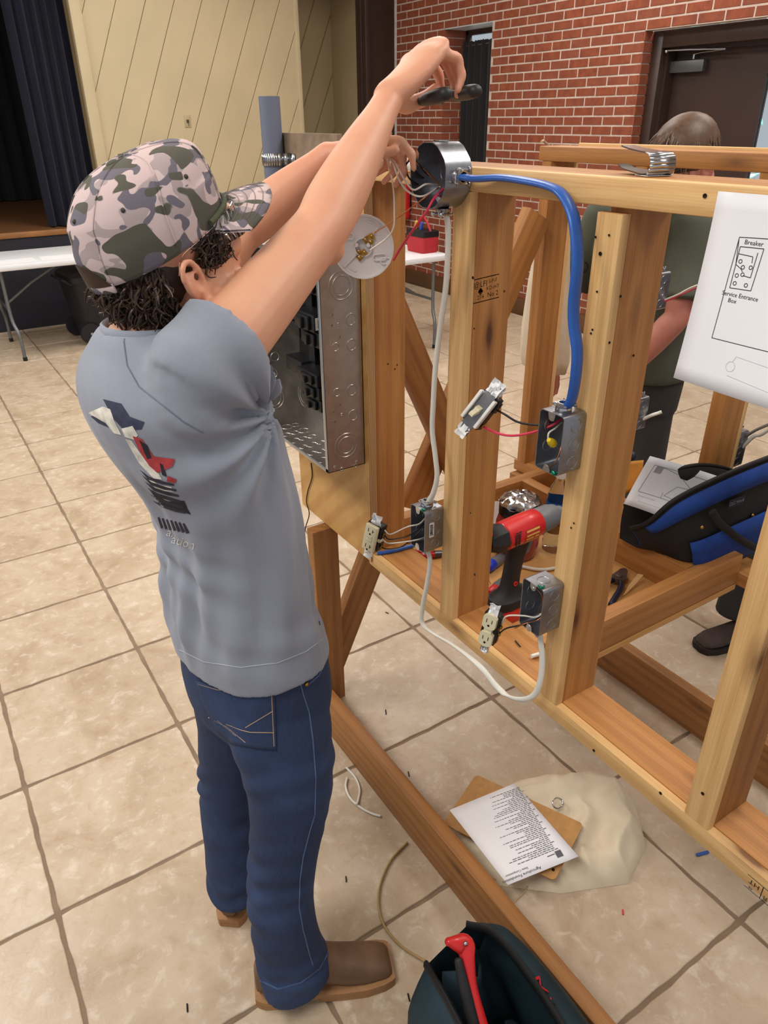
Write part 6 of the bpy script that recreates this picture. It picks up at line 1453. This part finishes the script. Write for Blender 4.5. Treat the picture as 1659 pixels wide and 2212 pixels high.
for r in sec[4:]: p0 = V(r[0:3]); p1 = V(r[3:6]); R_.append([p0.lerp(p1, .2) + V((0, -.006, 0)), p0.lerp(p1, .7) + V((0, -.010, 0)), p0.lerp(p1, 1.15) + V((0, -.010, 0))])
obj('blue_band', ribbon(R_), BLU, tb, 180, fixn=False).modifiers.new('s', 'SOLIDIFY').thickness = .002
pk2 = ribbon([[V(r[3 * j:3 * j + 3]) + V((0, -.012, 0)) for j in (3, 4, 5, 6)] for r in sec[11:]])
pko = obj('side_pocket', pk2, BLU, tb, 180, fixn=False); pko.modifiers.new('s', 'SOLIDIFY').thickness = .003
hd_ = MB().tube([aty(1538, 1105, -.945), aty(1560, 1135, -.955), aty(1610, 1172, -.965), aty(1650, 1186, -.965), aty(1700, 1170, -.965), aty(1730, 1120, -.955)], .010, 10, rb=.005, up=(0, 0, 1)); obj('handle', hd_, BBK, tb, 60)
for u, v in ((1516, 1139), (1625, 1113)): obj('rivet', MB().ball(aty(u, v, -.945), .005, 10, 6), BRASS, pko)
tgm = frame_M(aty(1590, 1084, -.944), aty(1616, 1074, -.944) - aty(1562, 1094, -.944), (0, 0, 1)); to3 = obj('name_tag', MB().box((-.032, -.011, 0), (.032, .011, .002), tgm), pm('tag_navy', (26, 32, 56), .7), tb, 0)
obj('tag_lettering', MB().merge(text_mesh('WorkPro', .013), tgm @ Matrix.Translation((0, 0, .0024))) if False else MB().merge(text_mesh('CLC Work', .013), tgm @ Matrix.Translation((0, 0, .0024))), pm('tag_print', (150, 150, 154), .6), to3, 0, fixn=False)
def sheet(name, label, corners, bow=.0, mat=PAPER, n=8):
    t = thing(name, label, 'paper sheet', (sum(corners, V((0, 0, 0))) / 4)); A_, B_, C_, D_ = corners
    nrm = (B_ - A_).cross(D_ - A_).normalized()
    def f(u, v): return A_.lerp(B_, u).lerp(D_.lerp(C_, u), v) + nrm * bow * (math.sin(math.pi * v) * .6 + math.sin(math.pi * u) * .4)
    m = MB(); m.add([f(i / n, j / n) for j in range(n + 1) for i in range(n + 1)], [(j * (n + 1) + i, j * (n + 1) + i + 1, (j + 1) * (n + 1) + i + 1, (j + 1) * (n + 1) + i) for j in range(n) for i in range(n)])
    o = obj('sheet', m, mat, t, 180, fixn=False); o.modifiers.new('s', 'SOLIDIFY').thickness = .0004; return t, o, f, nrm
cs = [aty(1347, 1088, -.775), aty(1404, 985, -.80), aty(1560, 1032, -.865), aty(1458, 1130, -.875)]
dt_, dso, df, dn = sheet('drawing_sheet', 'white sheet with a boxed wiring sketch poking out of the blue bag', cs, .012)
sg = V(CP) - cs[0]; sgn = 1 if dn.dot(sg) > 0 else -1
def on_sheet(f, nrm, segs, w, z, M_=None):
    m = MB()
    for (a, b) in segs:
        k = max(1, int(math.hypot(a[0] - b[0], a[1] - b[1]) / .06))
        for i in range(k):
            p0 = (a[0] + (b[0] - a[0]) * i / k, a[1] + (b[1] - a[1]) * i / k); p1 = (a[0] + (b[0] - a[0]) * (i + 1) / k, a[1] + (b[1] - a[1]) * (i + 1) / k)
            P0 = f(*p0); P1 = f(*p1); d = (P1 - P0).normalized(); s_ = d.cross(nrm).normalized() * w / 2; m.add([P0 - s_ + nrm * z, P1 - s_ + nrm * z, P1 + s_ + nrm * z, P0 + s_ + nrm * z], [(0, 1, 2, 3)])
    return m
arc = lambda x0, y0, x1, y1, h, n=8: pl(*[(x0 + (x1 - x0) * t, y0 + (y1 - y0) * t - h * math.sin(math.pi * t)) for t in [i / n for i in range(n + 1)]])
# u runs along left edge (bottom-left -> top-left), v toward the bag
gs_ = pl((.30, .12), (.86, .12), (.86, .95)) + pl((.30, .12), (.30, .95)) + pl((.86, .22), (.80, .5), (.62, .78), (.50, .86)) + pl((.36, .52), (.58, .60), (.60, .75), (.50, .84)) + pl((.30, .5), (.40, .48)) + pl((.36, .52), (.33, .9)) + [((.46 + .05 * math.cos(t), .88 + .04 * math.sin(t)), (.46 + .05 * math.cos(t + .7), .88 + .04 * math.sin(t + .7))) for t in np.arange(0, 6.3, .7)]
obj('pencil_drawing', on_sheet(df, dn, gs_, .0011, .0008 * sgn), pm('graphite', (108, 110, 118), .8), dso, 0, fixn=False)
sq = MB(); sq.add([df(u, v) + dn * .0009 * sgn for u, v in ((.72, .16), (.86, .16), (.86, .26), (.72, .26))], [(0, 1, 2, 3)]); obj('shaded_block', sq, pm('graphite_light', (160, 160, 166), .8), dso, 0, fixn=False)
sc2_ = pl(*[(.22 + .02 * (i % 2), .15 + i * .02) for i in range(16)]) + pl(*[(.12 + .015 * (i % 2), .2 + i * .03) for i in range(20)])
obj('handwriting', on_sheet(df, dn, sc2_, .0006, .0009 * sgn), pm('graphite_light', (160, 160, 166)), dso, 0, fixn=False)
ce = [aty(1345, 1075, -.765), aty(1352, 1005, -.78), aty(1392, 1000, -.80), aty(1385, 1060, -.80)]
sheet('manila_envelope', 'orange manila envelope behind the drawing in the blue bag', [p + V((.012, .012, 0)) for p in ce], .002, pm('manila', (228, 160, 70), .7))
tag(obj('navy_screwdriver', limb([(*aty(1366, 985, -.74), .012, .012), (*aty(1350, 990, -.73), .013, .013), (*aty(1320, 1010, -.72), .012, .012), (*(aty(1300, 1100, -.70)), .010, .010)], (0, 0, 1), 14, 4), pm('grip_navy', (26, 30, 56))), 'dark navy screwdriver handle poking up behind the stud by the blue bag', 'screwdriver')
# ------------------------------------------------------------------ things on the floor
CANV = pm('canvas_natural', (214, 200, 174), .92, 0, .07, 14, .3, 500)
cbp = [(.95, -.80), (1.02, -.75), (1.20, -.77), (1.37, -.87), (1.425, -.94), (1.41, -1.02), (1.335, -1.115), (1.22, -1.158), (1.06, -1.085), (.945, -.985), (.925, -.88)]
poly = [V(p) for p in cbp]
def inside_d(p):
    d = 9; ins = False; n = len(poly)
    for i in range(n):
        a, b = poly[i], poly[(i + 1) % n]; t = max(0, min(1, (p - a).dot(b - a) / (b - a).length_squared)); d = min(d, (p - a.lerp(b, t)).length)
        if (a.y > p.y) != (b.y > p.y) and p.x < (b.x - a.x) * (p.y - a.y) / (b.y - a.y) + a.x: ins = not ins
    return d if ins else -d
def ch_(p):
    d = inside_d(p); 
    if d <= 0: return 0
    h = .098 * min(1, d / .05) ** .5 * (.22 + .66 * max(0, min(1, (p.x - 1.04) / .26)))
    rg = 1 - abs(noise.noise(V((p.x * 9 + 3, p.y * 9, 5)))) * 2.2; r2 = 1 - abs(noise.noise(V((p.x * 17 + p.y * 6, p.y * 15, 9)))) * 2
    return max(.002, h + (.022 * rg + .010 * r2 - .016) * min(1, d / .03))
bm = bmesh.new(); vs = [bm.verts.new((p.x, p.y, 0)) for p in poly]; bm.faces.new(vs); bmesh.ops.triangulate(bm, faces=bm.faces[:])
for _ in range(5):
    es = [e for e in bm.edges if e.calc_length() > .0095]
    if es: bmesh.ops.subdivide_edges(bm, edges=es, cuts=1); bmesh.ops.triangulate(bm, faces=bm.faces[:])
bmesh.ops.smooth_vert(bm, verts=[v for v in bm.verts if not v.is_boundary], factor=.5, use_axis_x=True, use_axis_y=True)
for v in bm.verts: v.co.z = max(.0015, ch_(V((v.co.x, v.co.y)))) if not v.is_boundary else .0008
cvo = obj('bag_cloth', MB().frombm(bm), CANV, cvt := thing('canvas_bag', 'cream canvas bag lying crumpled on the tiles under a clipboard', 'canvas bag', (1.2, -.95, 0)), 180, fixn=False)
obj('drawstring', MB().tube([atz(1005, 1830, .012), atz(1030, 1880, .006), atz(1085, 1905, .004), atz(1140, 1912, .003), atz(1105, 1955, .003)], .004, 8, rb=.002, up=(0, 0, 1)), pm('strap_canvas', (196, 172, 140), .9), cvt, 60)
gr_ = MB().tube([atz(1205, 1735, .085) + V((.016 * math.cos(t), .016 * math.sin(t) * .7, .006 * math.sin(t))) for t in np.linspace(0, 6.283, 17)], .002, 6, sub=1, smooth=False); obj('metal_ring', gr_, ZINC, cvt, 60)
zc = .088
cbc = [atz(1028, 1674, .060), atz(1258, 1780, zc), atz(1200, 1900, .074), atz(958, 1780, .034)]
cbt = thing('clipboard', 'brown hardboard clipboard lettered Ocular lying on the canvas bag', 'clipboard', sum(cbc, V((0, 0, 0))) / 4)
cA, cB, cC, cD = cbc; cn = (cB - cA).cross(cD - cA).normalized(); cn = cn if cn.z > 0 else -cn
Mcb = frame_M(sum(cbc, V((0, 0, 0))) / 4, (cB - cA), (cA - cD)); lx = ((cB - cA).length + (cC - cD).length) / 2; ly = ((cA - cD).length + (cB - cC).length) / 2
if (Mcb.to_3x3() @ V((0, 0, 1))).z < 0: Mcb = Mcb @ Matrix.Rotation(math.pi, 4, 'X')
obj('board', MB().prism(rrect(lx, ly, .012), -.003, 0, Mcb), pm('hardboard', (178, 132, 78), .6, 0, .12, 60, .1, 300), cbt, 30)
tmc = text_mesh('Ocular', .026); Mo = frame_M(Mcb @ V((lx * .40, -ly * .06, .0006)), atz(1228, 1838, .085) - atz(1238, 1770, .085), atz(1270, 1800, .085) - atz(1200, 1800, .085)); 
if (Mo.to_3x3() @ V((0, 0, 1))).z < 0: Mo = Mo @ Matrix.Rotation(math.pi, 4, 'Y')
obj('marker_lettering', MB().merge(tmc, Mo), INK, cbt, 0, fixn=False)
obj('marker_scrawl', strokes(MB(), [((-.008, .012), (.0, -.012)), ((.0, -.012), (.012, .0)), ((-.002, .014), (.012, -.010))], .0026), INK, cbt, 0, Mcb @ Matrix.Translation((lx * .10, ly * .26, .0006)), fixn=False)
obj('hang_hole', MB().lathe([(.004, -.0005), (.004, .0006)], 12, Mcb @ Matrix.Translation((lx * .455, -ly * .36, 0))), SCREWD, cbt)
pc = [atz(1112, 1692, .083), atz(1250, 1850, .094), atz(1097, 1912, .064), atz(971, 1750, .056)]
pt_, pso2, pf, pnn = sheet('printed_page', 'white page of printed text lying upside down on the clipboard', pc, 0.0)
up_ = 1 if pnn.z > 0 else -1
# text frame: x along B->C, up toward the B-C edge
pcen = sum(pc, V((0, 0, 0))) / 4; Mtx = frame_M(pcen + pnn * up_ * .0008, pc[2] - pc[1], pc[1] - pc[0])
if (Mtx.to_3x3() @ V((0, 0, 1))).z < 0: Mtx.col[2] = -Mtx.col[2]
m = MB(); r = random.Random(9)
m.merge(text_mesh('Agriculture Foundations', .0105), Mtx @ Matrix.Translation((.028, .118, 0))); m.merge(text_mesh('State Competition', .008), Mtx @ Matrix.Translation((.036, .106, 0)))
obj('heading', m, INK, pso2, 0, fixn=False)
m = MB(); y = .088; i = 0
while y > -.118:
    ln = r.choice([.05, .07, .09, .11, .12, .10]) if not (i % 9 == 8) else .03; x = -.085 + (.008 if i % 4 else 0)
    xx = x
    while xx < x + ln: w_ = r.uniform(.004, .012); m.box((xx, y, 0), (min(xx + w_, x + ln), y + .0016, .0002), Mtx); xx += w_ + .0022
    y -= .0052; i += 1
obj('text_line', m, pm('print_grey', (96, 96, 102), .8), pso2, 0)
m = MB(); m.box((-.088, .094, 0), (-.072, .112, .0002), Mtx); m.box((-.07, .098, 0), (-.05, .1, .0002), Mtx); obj('logo', m, pm('print_grey', (96, 96, 102)), pso2, 0)
# cables and scraps
TANC = pm('cable_tan', (168, 140, 92), .5)
cable('tan_cable', 'tan cable lying in a wide arc on the tiles near the boot', [atz(880, 1820, .004), atz(845, 1858, .004), atz(822, 1910, .004), atz(818, 1955, .004), atz(830, 2000, .004), atz(862, 2040, .004), atz(900, 2066, .004), atz(935, 2085, .004)], .0042, TANC, rb=.003, up=(0, 0, 1))
cable('white_cable', 'curved white cable offcut crossing another on the tiles by the skid', [atz(748, 1658, .004), atz(768, 1680, .004), atz(777, 1705, .004), atz(774, 1728, .004), atz(770, 1738, .009)], .0032, CABW)
cable('white_cable', 'longer white cable offcut curving toward the skid on the tiles', [atz(750, 1680, .004), atz(747, 1700, .004), atz(757, 1725, .004), atz(780, 1745, .004), atz(805, 1758, .004), atz(822, 1763, .004)], .0034, CABW)
for i, (a, b, lab) in enumerate([((747, 1893), (748, 1905), 'black wire scrap on the tile left of the tan cable arc'), ((882, 1667), (884, 1677), 'black wire scrap on the tile beside the clipboard'), ((404, 2168), (405, 2186), 'black wire scrap on the tile left of the near boot'), ((833, 1533), (834, 1543), 'black wire scrap on the tile right of the timber leg'), ((833, 1322), (839, 1325), 'black wire scrap on the tile behind the lower brace'), ((881, 2146), (885, 2163), 'black wire scrap on the tile between boot toe and dark tote')]):
    tag(obj('wire_scrap', MB().tube([atz(*a, .002), atz(*b, .002)], .0018, 6), WIREK), lab, 'wire', 'wire scraps on the tiles')
tag(obj('wire_scrap', MB().tube([atz(1345, 1965, .002), atz(1346, 1976, .002)], .002, 6), WIRER), 'red wire scrap on the tile below the canvas bag', 'wire', 'wire scraps on the tiles')
tag(obj('cable_stub', MB().tube([atz(1505, 1847, .004), atz(1530, 1840, .004)], .004, 8), BLUEC), 'stub of blue cable on the tile under the bottom rail', 'cable')
# ------------------------------------------------------------------ dark teal tote with a red saw handle
tt = thing('dark_tote_bag', 'dark teal zip bag with a red saw handle sticking out, beside the skid', 'tool bag', (.66, -1.35, 0))
TEAL = pm('bag_teal', (30, 52, 62), .75, 0, .2, 18, .2, 400)
ln_ = [V((.585, -1.165, .265)), V((.575, -1.24, .28)), V((.565, -1.34, .27)), V((.56, -1.46, .26)), V((.56, -1.6, .25))]
rn_ = [V((.69, -1.155, .285)), V((.722, -1.20, .288)), V((.728, -1.30, .28)), V((.72, -1.42, .27)), V((.71, -1.6, .25))]
lb_ = [V((.57, -1.15, .002)), V((.53, -1.18, .002)), V((.51, -1.3, .002)), V((.50, -1.45, .002)), V((.50, -1.6, .002))]
rb_ = [V((.70, -1.14, .002)), V((.75, -1.17, .002)), V((.775, -1.3, .002)), V((.78, -1.45, .002)), V((.78, -1.6, .002))]
def colt(i, k=6):
    o = [ln_[i].lerp(lb_[i], q / k) + V((-.028 * math.sin(math.pi * q / k), 0, 0)) for q in range(k + 1)]
    o += [rb_[i].lerp(rn_[i], q / k) + V((.055 * math.sin(math.pi * (q / k) ** 1.6), 0, .03 * math.sin(math.pi * (q / k) ** 1.6))) for q in range(k + 1)]; return o
sect = interp([[x for p in colt(i) for x in p] for i in range(5)], 6)
sh2 = obj('bag_body', strip(sect, 0, 13), TEAL, tt, 180, fixn=False); sh2.modifiers.new('s', 'SOLIDIFY').thickness = .006
end = MB(); e = [V(sect[0][3 * j:3 * j + 3]) for j in range(14)]; low = [p for p in e]; top_mid = (e[0] + e[13]) / 2 - V((0, -.02, .05))
end.add(e + [top_mid], [tuple(range(14)) + (14,)]); obj('end_panel', end, TEAL, tt, 0, fixn=False)
e2 = [V(sect[-1][3 * j:3 * j + 3]) for j in range(14)]; obj('end_panel', MB().add(e2, [tuple(range(14))]), TEAL, tt, 0, fixn=False)
for j in (0, 13): obj('zip_edge', MB().tube([V(r[3 * j:3 * j + 3]) + V((0, 0, .004)) for r in sect], .012, 8, rb=.006, sub=1, smooth=False), ZIP, tt, 60)
ft = MB()
for k_ in range(3):
    y0 = -1.20 - .11 * k_; R_ = []
    for q in range(7): t = q / 6; R_.append([V((.60 + .13 * t, y0 + .03 * math.sin(t * 9 + k_), .19 + .05 * math.sin(t * 3.1 + k_) - .02 * k_)), V((.60 + .13 * t, y0 - .09, .10))])
    obj('inner_fold', ribbon([[a, a.lerp(b, .35) + V((0, .02, .012)), b] for a, b in R_]), TEAL, tt, 180, fixn=False).modifiers.new('s', 'SOLIDIFY').thickness = .005
tmb = text_mesh('Milw', .07); Mtb = frame_M(atz(1188, 2168, .17) + V((.0, 0, 0)), (.02, -1, 0), (-.35, .02, .9)); 
tbv = bvh_of(sh2); vv = []
for p in tmb.v: h = shoot(tbv, 1186 + p[0] * 480 + p[1] * 330, 2165 + p[0] * 850 - p[1] * 180, .0075); vv.append(h if h is not None else V((.8, -1.3, .2)))
obj('red_lettering', MB().add(vv, tmb.f), pm('thread_red', (196, 36, 44), .7), tt, 0, fixn=False)
sw_ = thing('hand_saw', 'red and black saw handle standing up out of the dark teal bag', 'saw', atz(1000, 2060, .33))
ha = atz(990, 2040, .345); hb = atz(1050, 2260, .22)
dd = hb - ha
tc_ = (V(CP) - ha).normalized(); sx_ = IMR; 
obj('handle', limb([(*(ha - sx_ * .018 + V((0, 0, .008))), .009, .008), (*(ha - sx_ * .004 + V((0, 0, .004))), .010, .014), (*(ha + sx_ * .012 + V((0, 0, -.004))), .010, .019), (*(ha + dd * .16 + sx_ * .010), .010, .013), (*(ha + dd * .42 + sx_ * .004), .010, .010), (*(ha + dd * .75), .011, .014), (*hb, .011, .016)], tc_, 16, 5), DRED, sw_, 180)
obj('rubber_grip', limb([(*(ha + dd * .12 + V((-.010, -.004, .0))), .006, .008), (*(ha + dd * .4 + V((-.014, -.006, 0))), .008, .011), (*(ha + dd * .75 + V((-.016, -.006, 0))), .008, .012)], V(CP) - ha, 12, 4), DBLK, sw_, 180)
obj('rivet', MB().ball(ha + V((.012, -.006, 0)) + (V(CP) - ha).normalized() * .010, .0048, 10, 6), ZINC, sw_)
obj('blade', MB().box((-.012, -.001, 0), (.012, .001, .12), Matrix.Translation(hb) @ dd.to_track_quat('Z', 'Y').to_matrix().to_4x4()), ZINC, sw_, 0)
# ------------------------------------------------------------------ far furniture
TOPW = pm('table_white', (224, 226, 230), .45, 0, .03, 6); LEGG = pm('leg_grey', (112, 116, 118), .4, .4, .08, 20)
def ftable(label, x0, x1, y0, y1, z, legx, grp='folding tables'):
    t = thing('folding_table', label, 'table', ((x0 + x1) / 2, (y0 + y1) / 2, 0))
    obj('table_top', MB().bbox((x0, y0, z - .045), (x1, y1, z), .012), TOPW, t)
    for lx_ in legx:
        inn = 1 if lx_ < (x0 + x1) / 2 else -1
        for y in (y0 + .09, y1 - .09):
            lg_ = obj('leg', MB().tube([(lx_ - inn * .02, y, z - .045), (lx_ - inn * .02, y, z * .45), (lx_ + .0, y + (.06 if y < (y0 + y1) / 2 else -.06) * -1, z * .28), (lx_ + .0, y + (.06 if y < (y0 + y1) / 2 else -.06) * -1, .02)], .0135, 10, sub=5), LEGG, t, 60)
            obj('foot', MB().cyl((lx_, y + (.06 if y < (y0 + y1) / 2 else -.06) * -1, 0.0005), (lx_, y + (.06 if y < (y0 + y1) / 2 else -.06) * -1, .03), .017, 12), BLK, lg_)
        obj('crossbar', MB().tube([(lx_ - inn * .02, y0 + .09, z * .52), (lx_ - inn * .02, y1 - .09, z * .52)], .011, 8), LEGG, t, 60)
        obj('brace', MB().tube([(lx_ - inn * .02, (y0 + y1) / 2 - .05, z * .52), (lx_ + inn * .22, (y0 + y1) / 2, z * .72), (lx_ + inn * .52, (y0 + y1) / 2, z - .05)], .010, 8, smooth=False), LEGG, t, 60)
    return t
ftable('long white folding table in front of the dark stage', .42, 2.25, 4.56, 5.32, .74, (.76, 1.95))
ftable('white folding table by the brick wall with papers on it', 1.98, 3.80, 2.99, 3.75, .74, (2.3, 3.68))
for i, (x, y, a, lab) in enumerate(((3.30, 3.30, .2, 'white paper lying on the folding table by the brick wall, nearest its middle'), (3.52, 3.45, -.4, 'white paper lying near the end of the folding table by the brick wall'))):
    M = Matrix.Translation((x, y, .741 + .0008 * i)) @ Matrix.Rotation(a, 4, 'Z'); tag(obj('paper_sheet', MB().box((-.14, -.108, 0), (.14, .108, .0006), M), PAPER, smooth=0), lab, 'paper sheet')
for i, (u, v, lab) in enumerate(((30, 560, 'white paper near the left edge of the long folding table'), (125, 553, 'white paper on the long folding table beside the camouflage cap'))):
    p = atz(u, v, .742); M = Matrix.Translation((p.x, 4.72, .7405)) @ Matrix.Rotation(.05 - .1 * i, 4, 'Z'); tag(obj('paper_sheet', MB().box((-.14, -.108, 0), (.14, .108, .0006), M), PAPER, smooth=0), lab, 'paper sheet')
tub = thing('plastic_tub', 'small white and yellow tub on the long folding table behind the face', 'tub', (atz(500, 500, .745).x, 5.2, .74))
tx_ = atz(500, 500, .745); MT_ = Matrix.Translation((2.05, 5.05, .7405)); obj('tub_body', MB().lathe([(.055, 0), (.062, .002), (.07, .12), (.072, .125)], 24, MT_), pm('tub_yellow', (224, 196, 120), .4), tub); obj('tub_lid', MB().lathe([(.074, .12), (.075, .123), (.075, .14), (.07, .145)], 24, MT_), WHT, tub); obj('tub_mark', MB().box((-.02, -.0715, .05), (.006, -.067, .09), MT_), pm('mark_blue', (60, 66, 130), .5), tub, 0)
to_ = thing('tool_tote', 'red and black tool tote on the folding table by the brick wall', 'tote', (3.72, 3.28, .74))
MT2 = Matrix.Translation((3.70, 3.24, .7405)); obj('tote_body', MB().loft([[MT2 @ V((x, y, z)) for x, y in rrect(w, d_, .02)] for z, w, d_ in ((0, .15, .22), (.06, .16, .24), (.13, .16, .24))]), pm('tote_red', (170, 36, 44), .7), to_)
obj('tote_band', MB().loft([[MT2 @ V((x, y, z)) for x, y in rrect(w, d_, .02)] for z, w, d_ in ((.12, .165, .245), (.16, .165, .245), (.17, .12, .2))]), BLK, to_); obj('tote_handle', MB().tube([MT2 @ V((0, y, .16 + .10 * math.sin(t))) for y, t in zip(np.linspace(-.11, .11, 9), np.linspace(0, math.pi, 9))], .009, 8), pm('tote_red', (170, 36, 44)), to_, 60)
for q, c_ in (((-.04, -.03, .16), (40, 70, 160)), ((-.03, .06, .16), (200, 160, 60))): obj('tool_in_tote', MB().lathe([(.012, 0), (.015, .02), (.012, .07), (.004, .075)], 10, MT2 @ Matrix.Translation(q) @ Matrix.Rotation(.3, 4, 'X')), pm('tl%d' % c_[0], c_, .4), to_)
tcn = thing('wheeled_bin', 'black wheeled bin under the long folding table', 'bin', (1.46, 5.0, 0))
BIN = pm('bin_black', (30, 29, 36), .5); MBn = Matrix.Translation((1.45, 5.0, 0)) @ Matrix.Rotation(.1, 4, 'Z')
obj('bin_body', MB().loft([[MBn @ V((x, y, z)) for x, y in rrect(w, d_, .04)] for z, w, d_ in ((.05, .30, .36), (.50, .40, .46), (.52, .43, .49))]), BIN, tcn, 40); obj('bin_lid', MB().loft([[MBn @ V((x, y, z)) for x, y in rrect(w, d_, .05)] for z, w, d_ in ((.52, .44, .50), (.56, .44, .50), (.59, .36, .42))]), BIN, tcn, 40)
for y in (-.19, .19):
    w1 = obj('wheel', MB().lathe([(.03, -.02), (.085, -.02), (.09, -.012), (.09, .012), (.085, .02), (.03, .02)], 28, MBn @ Matrix.Translation((-.13, y, .0905)) @ Matrix.Rotation(math.radians(90), 4, 'X')), BIN, tcn); obj('hub', MB().lathe([(.012, .019), (.012, .024), (.004, .026)], 12, MBn @ Matrix.Translation((-.13, y, .0905)) @ Matrix.Rotation(math.radians(90), 4, 'X')), ZINC, w1)
obj('bin_handle', MB().tube([MBn @ V(p) for p in ((-.2, -.15, .50), (-.26, -.15, .54), (-.26, .15, .54), (-.2, .15, .50))], .012, 8, smooth=False), BIN, tcn, 60)
fe = thing('fire_extinguisher', 'red cylinder hung on the brick wall behind the white lampholder', 'extinguisher', (BX - .07, 5.43, .70))
MF = Matrix.Translation((BX - .075, 5.43, .70)); obj('cylinder', MB().lathe([(.05, 0), (.06, .01), (.062, .04), (.062, .30), (.05, .345), (.022, .365), (.02, .38)], 24, MF), pm('ext_red', (186, 24, 34), .3), fe); obj('valve', MB().lathe([(.016, .38), (.018, .40), (.012, .42)], 12, MF).bbox((-.07, -.012, .415), (.03, .012, .43), .003, M=MF), BLK, fe); obj('bracket', MB().box((.04, -.03, .08), (.0755, .03, .26), MF), BLK, fe, 0)
# cream cloth bag hanging behind the diagonal brace
cb2 = thing('hanging_cloth_bag', 'cream cloth bag hanging behind the diagonal brace of the frame', 'cloth bag', (1.93, .0, .93))
R_ = []; n = 26
for z, w_, d_, cy in ((1.53, .012, .012, .02), (1.47, .035, .022, .02), (1.36, .06, .035, .02), (1.2, .085, .045, .02), (1.05, .10, .05, .015), (.95, .105, .05, .01), (.905, .095, .042, .01), (.895, .06, .03, .01)):
    R_.append([V((1.93 + d_ * math.cos(t) * (1 + .18 * math.sin(5 * t + z * 3)), cy + w_ * math.sin(t) * (1 + .08 * math.sin(7 * t + z * 5)), z)) for t in [2 * math.pi * i / n for i in range(n)]])
obj('cloth', MB().loft(R_), pm('canvas_pale', (214, 200, 178), .92, 0, .08, 12, .2, 400), cb2, 180); obj('cord', MB().tube([(1.93, .02, 1.53), (1.88, .01, 1.60), (1.83, -.0, 1.628), (1.80, -.02, 1.629)], .004, 6), pm('strap_canvas', (196, 172, 140)), cb2, 60)

# ------------------------------------------------------------------ every loose piece of these parts is a part of its own
SPLIT = ('tape_wrap', 'knockout', 'screw_tab', 'terminal_screw', 'clamp_screw', 'mounting_screw', 'rivet', 'slot', 'button', 'vent_slot', 'navy', 'cream', 'red', 'black', 'red_ring', 'rear_vent', 'eyelet', 'panel_seam', 'eye', 'iris', 'moulded_rib', 'temple_arm', 'yoke', 'ground_screw', 'groove', 'glazing_bead')
def split_loose(o):
    me = o.data; n = len(me.vertices); par = list(range(n))
    def find(a):
        while par[a] != a: par[a] = par[par[a]]; a = par[a]
        return a
    for e in me.edges:
        a, b = find(e.vertices[0]), find(e.vertices[1])
        if a != b: par[a] = b
    isl = {}
    for p in me.polygons: isl.setdefault(find(p.vertices[0]), []).append(p)
    if len(isl) < 2: return
    base_n = o.name.split('.')[0]
    for ps in isl.values():
        ids = sorted({i for p in ps for i in p.vertices}); mp = {v: i for i, v in enumerate(ids)}
        nm = bpy.data.meshes.new(base_n); nm.from_pydata([me.vertices[i].co[:] for i in ids], [], [[mp[i] for i in p.vertices] for p in ps]); nm.update()
        for mt in me.materials: nm.materials.append(mt)
        q = bpy.data.objects.new(base_n, nm); COL.objects.link(q); nm.polygons.foreach_set('use_smooth', [ps[0].use_smooth] * len(ps))
        if ps[0].use_smooth: nm.set_sharp_from_angle(angle=math.radians(40))
        q.parent = o.parent; q.matrix_parent_inverse = o.matrix_parent_inverse.copy(); q.matrix_basis = o.matrix_basis.copy()
    bpy.data.objects.remove(o)
for o in [o for o in bpy.data.objects if o.type == 'MESH' and o.name.split('.')[0] in SPLIT and not o.children]: split_loose(o)
